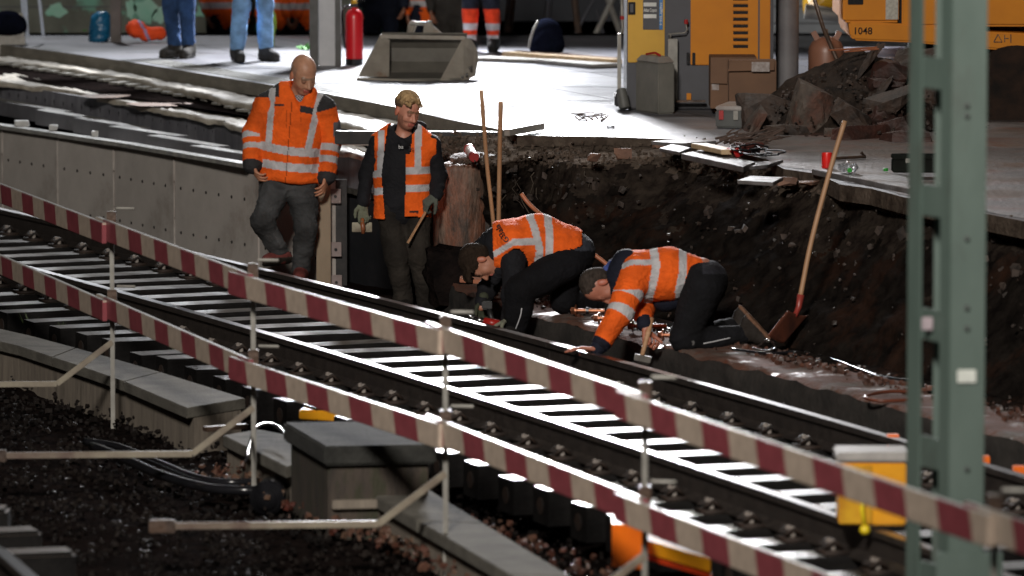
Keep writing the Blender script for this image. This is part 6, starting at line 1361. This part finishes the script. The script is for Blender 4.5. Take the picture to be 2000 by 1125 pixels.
b = MB(); b.tube([t2[0].lerp(t2[1], .3)+V((0, 0, .01)), cc+V((0, 0, 0.47)), t2[1]+V((0.02, 0.03, .01))], 0.009, 6); b.build('red_strap', mat('paint_red', (0, 0, 0)), gx, 0, True)
# cardboard boxes
card = mat('cardboard', (0.17, 0.09, 0.05), (0.13, 0.07, 0.04), rough=0.8, scale=3)
for x0, y0, x1, y1, Yc, dp, lab in ((1388, 112, 1478, 212, 44.3, 0.42, 'brown cardboard box in front of the light tower, left one with the open flaps'), (1424, 118, 1516, 214, 44.05, 0.2, 'brown cardboard box with a white label standing in front, against the round column')):
    t_ = empty('cardboard_box', G1((x0+x1)/2, y1), lab, 'box'); pbox(x0, y0, x1, y1, Yc, dp, 'carton', card, t_, 0.004)
    if x0 > 1400: 
        b = MB(); A, B_, C_, D_ = W(1428, 122, Yc-.006), W(1512, 120, Yc-.006), W(1512, 137, Yc-.04), W(1421, 139, Yc-.04); b.prism([A, B_, C_, D_], (0, -0.004, 0)); b.build('flap', card, t_)
        pbox(1468, 121, 1503, 140, Yc-0.055, 0.003, 'paper_label', mat('label_paper', (0.4, 0.36, 0.34), (0.25, 0.2, 0.18), scale=40, rough=0.7), t_, 0.0005)
    else:
        pbox(1390, 160, 1404, 176, Yc-0.004, 0.003, 'paper_label', MATS.get('label_paper') or mat('label_paper', (0.4, 0.36, 0.34), (0.25, 0.2, 0.18), scale=40, rough=0.7), t_, 0.0005)
        b = MB(); A, B_ = W(1388, 112, Yc), W(1420, 113, Yc); b.prism([A, B_, B_+V((0, -0.03, -0.2)), A+V((0, -0.03, -0.2))], (0, -0.004, 0)); b.build('flap', card, t_)
# round column
cb = G1(1537, 206); b = MB(); b.cyl(cb, cb+V((0, 0, 4.5)), 0.092, 0.092, 32)
thing_mesh(b, 'round_column', mat('column_grey', (0.16, 0.155, 0.16), (0.115, 0.11, 0.115), rough=0.55, scale=4, dirt=(0.3, 0.27, 0.22), dscale=3.4, dth=(0.66, 0.7)), 'round grey steel column between cardboard box and gas cylinder', 'column', cb, 0, True, auto=0.6)
# H column left
cb = G1(636, 130); t_ = empty('steel_column', cb, 'broad pale H shaped steel column beside the fire extinguisher', 'column')
cw = mat('column_pale', (0.6, 0.6, 0.62), (0.45, 0.46, 0.48), rough=0.6, scale=2, dirt=(0.08, 0.07, 0.06), dscale=2.5, dth=(0.6, 0.7)); x = lambda px: W(px, 60, cb.y).x
b = MB(); b.box(((x(622)+x(656))/2, cb.y+0.12, cb.z+2), (x(656)-x(622), 0.02, 4)); b.build('web', cw, t_)
for px, m_ in ((613, 1), (660, 1)):
    b = MB(); b.box((x(px), cb.y+0.1, cb.z+2), (0.075 if px < 640 else 0.05, 0.26, 4)); b.build('flange', mat('column_dark', (0.09, 0.088, 0.085), (0.06, 0.06, 0.055), rough=0.6), t_, 0.004)
# extinguisher
c = G1(692, 127); c.y -= 0.0; t_ = empty('fire_extinguisher', c, 'big red fire extinguisher with black foot standing beside the pale column', 'fire extinguisher')
r_ = 17*c.y/F; redp = mat('extinguisher_red', (0.62, 0.012, 0.02), (0.55, 0.01, 0.016), rough=0.3, scale=3)
b = MB(); b.lathe(c, [(r_, 0.055), (r_, 0.42), (r_*0.93, 0.455), (r_*0.7, 0.485), (r_*0.35, 0.50), (r_*.35, 0.515)], 28); b.build('cylinder', redp, t_, 0, True, auto=0.8)
b = MB(); b.lathe(c, [(r_*1.02, 0), (r_*1.02, 0.055), (r_, 0.058)], 28); b.build('base_ring', hm, t_)
b = MB(); b.box(c+V((0, 0, 0.53)), (0.06, 0.05, 0.04)); b.beam(c+V((-0.03, 0, 0.555)), c+V((0.1, -0.02, 0.575)), 0.03, 0.012); b.beam(c+V((-0.03, 0, 0.58)), c+V((0.09, -0.02, 0.62)), 0.03, 0.01); b.build('valve', hm, t_, 0.004)
b = MB(); b.tube(spline([c+V((-0.03, 0, .53)), c+V((-0.1, -0.02, .5)), c+V((-0.095, -0.03, .3)), c+V((-0.08, -0.04, .15))], 5), 0.011, 8); b.build('hose', hm, t_, 0, True)
b = MB(); b.lathe(c+V((0, 0, .55)), [(0.03, 0), (0.03, 0.02), (0.02, 0.03)], 12); b.build('yellow_tag', ylw, t_)
# bucket
Yb = 48.6; bk_ = empty('excavator_bucket', G1(815, 158), 'wide weathered steel excavator bucket standing on the bright platform', 'bucket')
bm_ = mat('bucket_steel', (0.33, 0.30, 0.25), (0.23, 0.205, 0.17), rough=0.6, scale=4, bump=0.3, dirt=(0.2, 0.11, 0.06), dscale=3, dth=(0.56, 0.68)); bin_ = mat('bucket_inner', (0.13, 0.12, 0.10), (0.09, 0.082, 0.068), rough=0.7, scale=4)
def BP(px, py, dy): return W(px, py, Yb+dy)
z0 = 1.01
# profile in (y,z): open mouth faces the camera; lip low in front, top edge behind
prof = [(0.0, 0.0), (0.12, -0.0), (0.34, 0.03), (0.46, 0.12), (0.47, 0.24), (0.38, 0.34), (0.28, 0.375)]
xa0, xa1 = BP(697, 150, 0).x, BP(900, 150, 0).x; ta0, ta1 = BP(745, 70, 0).x, BP(912, 70, 0).x
b = MB(); vs = []
yaw = 0.06
for (yy, zz) in prof:
    t = min(1, zz/0.375); xl_ = lerp(xa0+0.0, ta0, t); xr_ = lerp(xa1, ta1, t); vs += [V((xl_, Yb+yy, z0+zz)), V((xr_, Yb-yaw+yy, z0+zz))]
fs = [(2*i, 2*i+1, 2*i+3, 2*i+2) for i in range(len(prof)-1)]; b.add(vs, fs); sh_ = b.build('shell', bin_, bk_); sm = sh_.modifiers.new('s', 'SOLIDIFY'); sm.thickness = 0.014; sm.offset = 0
for side, nm in ((0, 'L'), (1, 'R')):
    ring = [vs[2*i+side] for i in range(len(prof))]
    if side == 1:
        base = ring; ring = [BP(858, 158, -0.1), BP(905, 160, -0.02), BP(925, 148, 0.1), BP(931, 118, 0.25), BP(928, 95, 0.32), BP(918, 78, 0.3), BP(905, 72, 0.28)]
    else: ring = [BP(698, 150, -0.05), BP(757, 150, 0.1), BP(757, 100, 0.2), BP(758, 78, 0.28), BP(742, 69, 0.28)]
    b = MB(); nrm = V((1, 0.25, 0)).normalized(); b.prism(ring, nrm*0.016); pln = b.build('side_plate', bm_, bk_, 0.002)
    if side:
        for px, py in ((918, 133), (911, 146), (903, 151)):
            c = BP(px, py, -0.03); b = MB(); b.cyl(c+V((0, 0.0, 0)), c+V((0.01, 0.2, 0)), 0.011, 0.011, 10); b.build('bolt_hole', hm, pln)
b = MB(); b.beam(BP(743, 71, .27), BP(908, 74, .27), 0.03, 0.035); b.build('top_rim', bm_, bk_, 0.004)
b = MB(); b.beam(BP(697, 153, -.04), BP(862, 160, -.1), 0.05, 0.016); b.build('cutting_edge', bm_, bk_, 0.003)
for px0 in (800, 832):
    ear = [BP(px0-7, 72, .26), BP(px0-4, 48, .28), BP(px0+2, 40, .3), BP(px0+9, 40, .3), BP(px0+12, 50, .3), BP(px0+ (4 if px0 < 820 else 38), 72, .33)]
    b = MB(); b.prism(ear, (0.012, 0.03, 0)); b.build('lug', bm_, bk_, 0.004)
b = MB(); b.cyl(BP(800, 46, .3), BP(838, 46, .32), 0.018, 0.018, 12); b.build('pin', galv, bk_, 0.002, True, auto=.6)
# gas cylinder
Yc = 44.9; c = W(1613, 205, Yc); t_ = empty('gas_cylinder', c, 'brown gas cylinder with collar lugs standing behind the rubble heap', 'gas cylinder'); r_ = 35*Yc/F; cyb = mat('cylinder_brown', (0.26, 0.12, 0.075), (0.2, 0.09, 0.055), rough=0.4, scale=3)
b = MB(); b.lathe(c, [(r_*.9, 0), (r_, 0.03), (r_, 0.42), (r_*0.96, 0.46), (r_*0.8, 0.5), (r_*0.5, 0.53), (r_*.3, 0.54)], 32); b.build('cylinder', cyb, t_, 0, True, auto=0.8)
for sx in (-1, 1):
    b = MB(); b.box(c+V((sx*0.085, -0.03, 0.545)), (0.045, 0.02, 0.085), euler(0, sx*28, 0)); b.build('collar_lug', cyb, t_, 0.004)
b = MB(); b.cyl(c+V((0, 0, .53)), c+V((0, 0, .6)), 0.02, 0.015, 10); b.build('valve', galv, t_, 0.002)
b = MB(); b.tube([W(1585, -20, 44.2), W(1608, 55, 44.0), W(1636, 120, 43.7)], 0.016, 10); thing_mesh(b, 'pole', steelr, 'dark pole leaning past the brown gas cylinder', 'pole', W(1636, 120, 43.7), 0, True)
# excavator
Ye = 44.4; ex = empty('excavator', W(1850, 290, Ye+.5), 'yellow excavator numbered 1048 standing on the right, partly behind the mast', 'excavator')
pbox(1648, -230, 1758, 44, Ye, 1.5, 'engine_door', ylo, ex, 0.02); pbox(1761, -230, 2120, 52, Ye+0.004, 1.5, 'engine_door', ylo, ex, 0.02)
b = MB(); P_ = [W(1657, 42, Ye-.02), W(1780, 47, Ye-.02), W(1930, 62, Ye-.02), W(2120, 70, Ye-.02), W(2120, 112, Ye-.02), W(1930, 96, Ye-.02), W(1780, 83, Ye-.02), W(1668, 79, Ye-.02), W(1660, 70, Ye-.02)]
b.prism(P_, (0, 1.5, 0)); b.build('counterweight_skirt', ylo, ex, 0.015)
txt('1048', 1685, 61, 14, Ye-0.026, hm, ex, 34)
txt('△⊏', 1950, 74, 10, Ye-0.026, steelr, ex) if False else None
b = MB(); tri = [W(1941, 82, Ye-.026), W(1957, 82, Ye-.026), W(1949, 67, Ye-.026)]
for i in range(3): b.beam(tri[i], tri[(i+1) % 3], 0.006, 0.006)
b.beam(W(1962, 68, Ye-.026), W(1962, 82, Ye-.026), 0.006, 0.006); b.beam(W(1962, 75, Ye-.026), W(1970, 75, Ye-.026), 0.006, 0.006); b.beam(W(1974, 67, Ye-.026), W(1974, 83, Ye-.026), 0.018, 0.006); b.build('warning_symbols', steelr, ex)
pbox(1730, -10, 1754, 38, Ye-0.006, 0.004, 'data_sheet', mat('sheet_paper', (0.45, 0.43, 0.36), (0.3, 0.28, 0.24), scale=60, rough=0.6), ex, 0.0005)
pbox(1656, -3, 1686, 9, Ye-0.012, 0.01, 'door_handle', hm, ex, 0.004)
pbox(1757, -230, 1761, 47, Ye+0.02, 0.02, 'door_gap', hm, ex, 0.001)
b = MB(); b.cyl(W(1985, 195, Ye-.7), W(1985, 195, Ye+.6), 0.42, 0.42, 40); b.build('wheel', mat('tyre', (0.012, 0.010, 0.009), (0.03, 0.018, 0.013), rough=0.9, scale=6, bump=0.5, spec=0.1), ex, 0.03, True, auto=0.6)
pbox(1780, 95, 2100, 200, Ye+0.5, 0.9, 'undercarriage', mat('underside_black', (0.012, 0.011, 0.011), (0.02, 0.014, 0.011), rough=0.8, spec=0.1), ex, 0.03)
b = MB(); b.tube([W(1925, 120, Ye-.1), W(1950, 118, Ye-.1), W(1970, 120, Ye-.1), W(1972, 130, Ye-.1)], 0.006, 6); b.build('step_wire', galv, ex)
# white/yellow machine behind (blurred) and things in the gap
b = MB(); b.box(W(1605, 0, 52)+V((0, 0, .1)), (0.45, 0.6, 0.7)); 
bmch = empty('yellow_machine', W(1610, 80, 52), 'blurred pale yellow machine in the gap behind the round column', 'machine')
b = MB(); v_, f_ = rock(W(1612, -10, 52), (0.42, 0.4, 0.4), n=14, seed=77, rough=0.02); b.add(v_, f_); b.build('housing', ylw, bmch, 0)
b = MB(); b.cyl(W(1572, 22, 51.8), W(1640, 30, 51.8), 0.07, 0.06, 16); b.build('drum', galv, bmch, 0, True, auto=.6)
b = MB(); v_, f_ = rock(W(1700, 105, 50), (0.75, 0.4, 0.14), n=20, seed=78, rough=0.1); b.add(v_, f_); thing_mesh(b, 'plastic_wrap', mat('white_wrap', (0.6, 0.6, 0.66), (0.45, 0.42, 0.5), rough=0.3), 'white plastic wrapping glaring under the excavator', 'wrapping', W(1700, 110, 50))
# background wall of blocks
bw = empty('block_wall', (1.5, 57.6, 1.0), 'pale concrete block wall at the back right, seen in the gap by the gas cylinder', 'wall')
b = MB(); b.box((3.2, 57.8, 2.6), (4.2, 0.3, 3.4)); b.build('wall', mat('block_wall', (0.30, 0.32, 0.34), (0.22, 0.24, 0.26), rough=0.7, scale=2), bw)
b = MB()
for k in range(20): b.box((3.2, 57.64, 1.0+k*0.17), (4.2, 0.012, 0.012))
b.build('mortar_joint', drk, bw)
b = MB(); b.box(W(1582, 180, 53), (0.14, 0.4, 0.32)); thing_mesh(b, 'cream_crate', mat('cream_plastic', (0.55, 0.5, 0.38), rough=0.5), 'cream coloured crate in the gap beside the round column', 'crate', W(1582, 205, 53), 0.01)
# left background wall with graffiti
gw = empty('graffiti_wall', (-4, 57.5, 1.0), 'old concrete block wall with faded green graffiti behind the platform on the left', 'wall')
b = MB(); b.box((-5.2, 58.7, 2.2), (8.4, 0.3, 3.8)); b.build('wall', mat('graffiti_concrete', (0.16, 0.17, 0.14), (0.10, 0.105, 0.085), rough=0.85, scale=2.5, dirt=(0.16, 0.36, 0.27), dscale=1.3, dth=(0.52, 0.58)), gw)
b = MB()
for k in range(5): b.box((-5.2, 58.545, 1.12+k*0.31), (8.4, 0.008, 0.012))
for k in range(14): b.box((-9.1+k*0.6, 58.545, 1.3+0.15), (0.012, 0.008, 0.3))
b.build('block_joint', drk, gw)
gg = mat('graffiti_green', (0.2, 0.5, 0.36), (0.35, 0.55, 0.45), rough=0.6, scale=3)
for k, (px, py, w_, h_) in enumerate(((285, 22, 22, 24), (255, 18, 10, 20), (405, 22, 26, 13), (110, 20, 20, 14), (310, 30, 12, 16))):
    c = W(px, py, 58.53); n = 16; b = MB(); b.prism([c+V((math.cos(t)*w_*57.5/F*(1+0.3*math.sin(3*t+k)), 0, math.sin(t)*h_*57.5/F*(1+0.2*math.cos(5*t)))) for t in [6.283*i/n for i in range(n)]], (0, 0.004, 0)); b.build('graffiti', gg, gw)
# dark scaffolding / clutter at the back centre
b = MB(); b.box((0.4, 60, 2.9), (7, 0.2, 4)); thing_mesh(b, 'dark_hoarding', mat('hoarding', (0.012, 0.014, 0.02), (0.02, 0.022, 0.03), rough=0.7, scale=1.5), 'dark hoarding closing off the back of the platform', 'hoarding', (0.4, 60, 1))
for i, (x0, y0, x1, y1, r_, m_) in enumerate(((1150, 95, 1205, -20, 0.03, galv), (1135, 110, 1120, -20, 0.035, steelr), (1100, 110, 1165, -10, 0.02, drk), (1190, 110, 1165, 20, 0.02, drk), (1060, 105, 1075, -20, 0.04, drk), (990, 90, 1000, -20, 0.05, steelr), (1225, 100, 1180, -20, 0.03, galv))):
    b = MB(); a_, e_ = W(x0, y0, 57), W(x1, y1, 57); b.cyl(a_, e_, r_, r_, 10); thing_mesh(b, 'scaffold_tube', m_, ['bright slanting tube just left of the light tower', 'brown upright tube behind the dark backpack on its right', 'thin dark brace crossing behind the dark backpack', 'thin dark brace ending near the light tower', 'thick dark upright right behind the dark backpack', 'brown upright beside the orange trousers', 'pale leaning tube touching the light tower'][i], 'tube', a_, 0, True, auto=.6)
for i, (x0, x1, y_) in enumerate(((975, 1200, 82), (980, 1200, 97))):
    b = MB(); a_, e_ = W(x0, y_, 56), W(x1, y_+2, 56); b.beam(a_, e_, 0.04, 0.05); thing_mesh(b, 'metal_rail', galv, 'pale horizontal bar low behind the backpack, %s one' % ('upper', 'lower')[i], 'bar', a_, 0.004)
# backpack
c = G1(1068, 103); t_ = empty('backpack', c, 'dark blue backpack standing on the platform in front of the scaffold tubes', 'backpack')
bpm = mat('navy_fabric', (0.006, 0.007, 0.014), (0.004, 0.005, 0.009), rough=0.95, scale=8, bump=0.3, spec=0.05)
P, Q = surf([el(c+V((0, 0, .15)), ((1, 0, 0), (0, 1, 0), (0, 0, 1)), (0.15, 0.11, 0.17), 0.04), rc(c+V((-0.07, 0, .06)), c+V((0.07, 0, .06)), 0.095, 0.095, 0.05), el(c+V((0.02, -0.08, .1)), ((1, 0, 0), (0, 1, 0), (0, 0, 1)), (0.12, 0.06, 0.11), 0.03)], 0.015); smesh('bag', P, Q, None, bpm, t_)
b = MB(); b.tube(spline([c+V((-0.08, -0.1, .3)), c+V((-0.13, -0.12, .2)), c+V((-0.17, -0.1, .05))], 5), 0.012, 6); b.build('strap', galv, t_, 0, True)
# planks and plates on the platform
pine2 = mat('pine', (0, 0, 0))
for lab, A_, B_, w_, h_, m_ in (('long pale timber lying in front of the backpack', (990, 107), (1206, 122), 0.12, 0.06, pine2), ('darker timber lying just behind the long pale one', (1010, 104), (1206, 118), 0.08, 0.05, card), ('silver tread plate lying before the timbers, right one', (1075, 118), (1185, 128), 0.34, 0.03, galv), ('silver tread plate lying before the timbers, left one', (935, 113), (1070, 118), 0.3, 0.025, galv)):
    a_, e_ = G1(*A_, h_/2+.01), G1(*B_, h_/2+.01); b = MB(); b.beam(a_, e_, w_, h_); thing_mesh(b, 'timber_beam' if 'timber' in lab[:20] else 'tread_plate', m_, lab, 'timber' if 'timber' in lab[:20] else 'plate', (a_+e_)/2, 0.004)
# left background items
c = W(196, 74, 54.4); P, Q = surf([el(c+V((0, 0, .1)), ((1, 0, 0), (0, 1, 0), (0, 0, 1)), (0.1, 0.1, 0.15), 0.03), rc(c+V((-.02, 0, .02)), c+V((0.05, 0, .2)), 0.09, 0.05, 0.03)], 0.014); N_ = normals(P, Q)
o = smesh('blue_bag', folds(P, N_, 0.02, 9, 3), Q, None, mat('blue_plastic', (0.01, 0.12, 0.24), rough=0.35), None); tag(o, 'blue plastic bag standing against the old wall', 'bag')
c = W(285, 74, 54.2); P, Q = surf([el(c+V((-.1, 0, .1)), ((1, 0, 0), (0, 1, 0), (0, 0, 1)), (0.08, 0.1, 0.07), 0.05), rc(c+V((-.1, 0, .09)), c+V((0.14, 0, .03)), 0.07, 0.045, 0.05), rc(c+V((0, 0, .03)), c+V((0.12, 0, .06)), 0.05, 0.045, 0.03)], 0.012); N_ = normals(P, Q); P2 = folds(P, N_, 0.02, 9, 8)
C_ = col(len(P), (0.9, 0.09, 0.02)); px, py = PXn(P); C_[band(px, 278+(py-50)*.5, 3)] = (0.3, 0.3, 0.5)
o = smesh('orange_jacket', P2, Q, C_, cloth, None); tag(o, 'crumpled orange work jacket lying on the platform by the old wall', 'jacket')
b = MB(); b.box(W(226, 20, 54.3)+V((0, 0, .15)), (0.10, 0.08, 0.95)); thing_mesh(b, 'timber_post', mat('post_grey', (0.14, 0.12, 0.11), (0.09, 0.08, 0.07), rough=0.8), 'grey timber post in front of the old wall beside the blue bag', 'post', W(226, 75, 54.3), 0.005)
t_ = empty('step_ladder', W(60, 72, 54), 'pale aluminium step ladder at the top left', 'ladder'); lm = mat('ladder_alu', (0.4, 0.46, 0.56), rough=0.4)
for x0, x1, y1 in ((38, 48, 68), (45, 54, 70), (68, 85, 71)):
    b = MB(); b.beam(W(x0, -80, 54), W(x1, y1, 54), 0.035, 0.03); b.build('rail', lm, t_, 0.003)
b = MB(); b.beam(W(0, 66, 54), W(42, 62, 54), 0.03, 0.03); b.build('tread', lm, t_, 0.003)
c = W(15, 45, 53.9); P, Q = surf([el(c, ((1, 0, 0), (0, 1, 0), (0, 0, 1)), (0.17, 0.12, 0.12), 0.03), rc(c+V((-.2, 0, -.02)), c+V((0.1, 0, -.03)), 0.09, 0.08, 0.03)], 0.015)
o = smesh('black_bag', P, Q, None, bpm, None); tag(o, 'black holdall bag at the top left corner by the ladder', 'bag')
b = MB(); b.beam(W(-40, 73, 53.9), W(48, 66, 53.9), 0.04, 0.4); b.cyl
thing_mesh(b, 'trestle_board', galv, 'thin board under the black holdall', 'board', W(0, 70, 53.9), 0.004)
b = MB()
for px, py, s_ in ((590, 97, .07), (600, 99, .06), (470, 42, 0.03), (165, 62, 0.03)):
    for k in range(12):
        p = G1(px, py); d = V((rd.uniform(-1, 1), rd.uniform(-1, 1), rd.uniform(0.4, 1)))*s_; n = V((rd.uniform(-1, 1), rd.uniform(-1, 1), 0))*s_*0.25; b.add([p, p+d*.5+n, p+d, p+d*.5-n], [(0, 1, 2, 3)])
tag(b.build('weeds', mat('weed_green', (0.06, 0.3, 0.03), rough=0.6)), 'tufts of bright green weeds growing at the back of the platform', 'weeds', None, 'stuff')
b = MB(); rd = random.Random(9)
for px, py in ((20, 635), (60, 645), (125, 662), (300, 700), (350, 712), (342, 705), (160, 672)):
    for k in range(9):
        p = G(px+rd.uniform(-8, 8), py, -0.3); d = V((rd.uniform(-.5, .5), rd.uniform(-.5, .5), rd.uniform(0.6, 1)))*0.14; n = V((1, 0, 0))*0.006; b.add([p-n, p+n, p+d], [(0, 1, 2)])
tag(b.build('grass', mat('grass_blade', (0.09, 0.14, 0.04), rough=0.5)), 'sparse grass tufts between sleeper ends and coping', 'grass', None, 'stuff')
# ------------------------------------------------------------------ people
worker_bald(); worker_blond(); worker_kneel_left(); worker_kneel_right()
jb = (0.03, 0.07, 0.17); jl = (0.22, 0.42, 0.72)
standing('man in dark blue jeans and grey boots standing on the platform', 354, 113, 1.0, -25, (0.03, 0.03, 0.04), jb, (0.045, 0.042, 0.038), stance=0.075)
standing('man in light blue jeans and dark boots standing on the platform behind the bald man', 492, 120, 1.0, 25, (0.04, 0.05, 0.08), jl, (0.05, 0.05, 0.052), stance=0.14)
def hv(z, tg, t, n, lo=0.0):
    C = col(n, ORG); C[(np.abs(z-1.02) < 0.035) | (np.abs(z-1.2) < 0.035)] = GREY; return C
def hvlow(z, tg, t, n):
    C = hv(z, tg, t, n); C[z < 0.92] = (0.02, 0.02, 0.03); return C
def tro(z, tg, t, n):
    C = col(n, (0.9, 0.07, 0.02)); C[(np.abs(z-0.235) < 0.03) | (np.abs(z-0.13) < 0.028)] = (0.55, 0.55, 0.58); C[z > 0.40] = (0.015, 0.018, 0.03); return C
navy = (0.012, 0.016, 0.03)
standing('blurred worker with an orange vest hem and dark trousers behind the bucket', 832, 186, 0.3, 10, ORG, navy, (0.02, 0.02, 0.02), topfn=hv, h=1.62)
standing('blurred worker in dark jacket and orange trousers with silver bands behind the bucket', 941, 101, 1.0, -15, navy, (0.9, 0.07, 0.02), (0.02, 0.02, 0.02), legfn=tro, stance=0.11)
standing('blurred worker with orange jacket and navy trousers between light jeans and pale column', 596, 190, 0.3, 15, ORG, navy, (0.02, 0.02, 0.02), topfn=hv, h=1.6)
standing('blurred worker in orange jacket standing behind the light jeans, left side', 438, 188, 0.3, 20, ORG, navy, (0.02, 0.02, 0.02), topfn=hv, h=1.6)
standing('blurred worker in orange jacket standing behind the light jeans, right side', 553, 190, 0.3, -20, ORG, (0.03, 0.032, 0.03), (0.02, 0.02, 0.02), topfn=hv, h=1.6)
standing('dark clothed figure behind the fire extinguisher', 745, 188, 0.3, 0, navy, navy, (0.02, 0.02, 0.02))
standing('dark clothed figure standing left of the orange trousers', 885, 188, 0.3, 0, (0.05, 0.045, 0.04), (0.05, 0.045, 0.04), (0.02, 0.02, 0.02), h=1.7)
b = MB(); c = G1(522, 90); P, Q = surf([el(c+V((0, 0, .22)), ((1, 0, 0), (0, 1, 0), (0, 0, 1)), (0.09, 0.08, 0.17), 0.03), rc(c+V((0, 0, .0)), c+V((0.0, 0, .2)), 0.07, 0.06, 0.03)], 0.014)
o = smesh('yellow_sack', P, Q, None, mat('neon_yellow', (0.5, 0.75, 0.08), rough=0.6), None); tag(o, 'neon yellow green sack behind the light blue jeans', 'sack')
# ------------------------------------------------------------------ light
w = bpy.data.worlds.new('World'); scene.world = w; w.use_nodes = True; nt = w.node_tree
bg = nt.nodes['Background']; sky = nt.nodes.new('ShaderNodeTexSky'); sky.sky_type = 'NISHITA'; sky.sun_disc = False; sky.sun_elevation = math.radians(-4); sky.sun_rotation = math.radians(200); sky.air_density = 1; sky.dust_density = 0.5
nt.links.new(sky.outputs[0], bg.inputs['Color']); bg.inputs['Strength'].default_value = 0.12
def spot(name, loc, tgt, watts, colr, size=0.15, angle=100, blend=0.5):
    l = bpy.data.lights.new(name, 'SPOT'); l.energy = watts; l.color = colr; l.shadow_soft_size = size; l.spot_size = math.radians(angle); l.spot_blend = blend
    o = bpy.data.objects.new(name, l); COL.objects.link(o); o.location = loc; o.rotation_euler = (V(tgt)-V(loc)).to_track_quat('-Z', 'Y').to_euler(); return o
spot('floodlight_back', (-0.8, 53.9, 3.9), (-1.2, 44, 0.6), 4200, (0.93, 0.95, 1.0), 0.4, 130)
spot('left_fill_spot', (-5.0, 60.0, 10.0), (-4.2, 51.5, 0.9), 3600, (0.95, 0.97, 1.0), 0.4, 44)  # added spot brightening the left platform and sand; no lamp known there
spot('sleeper_glare_spot', (0.36, 50.0, 4.3), (1.0, 33, 0), 8500, (0.97, 0.97, 1.0), 0.8, 40, 1.0)  # added spot for white glare on the sleepers, not a lamp of the place
spot('floodlight_tower', (1.4, 47.5, 9.0), (0.8, 38, 0), 900, (1.0, 0.95, 0.88), 0.25, 110)
spot('front_fill_spot', (-3.5, 8, 13), (-1.0, 45, 1.0), 30000, (1.0, 0.94, 0.87), 1.6, 64, 1.0)  # unseen soft fill added from the camera side for the men's fronts
scene.view_settings.view_transform = 'Standard'; scene.view_settings.look = 'None'; scene.view_settings.exposure = 0; scene.view_settings.gamma = 1
scene.cycles.use_denoising = True
scene.cycles.max_bounces = 6
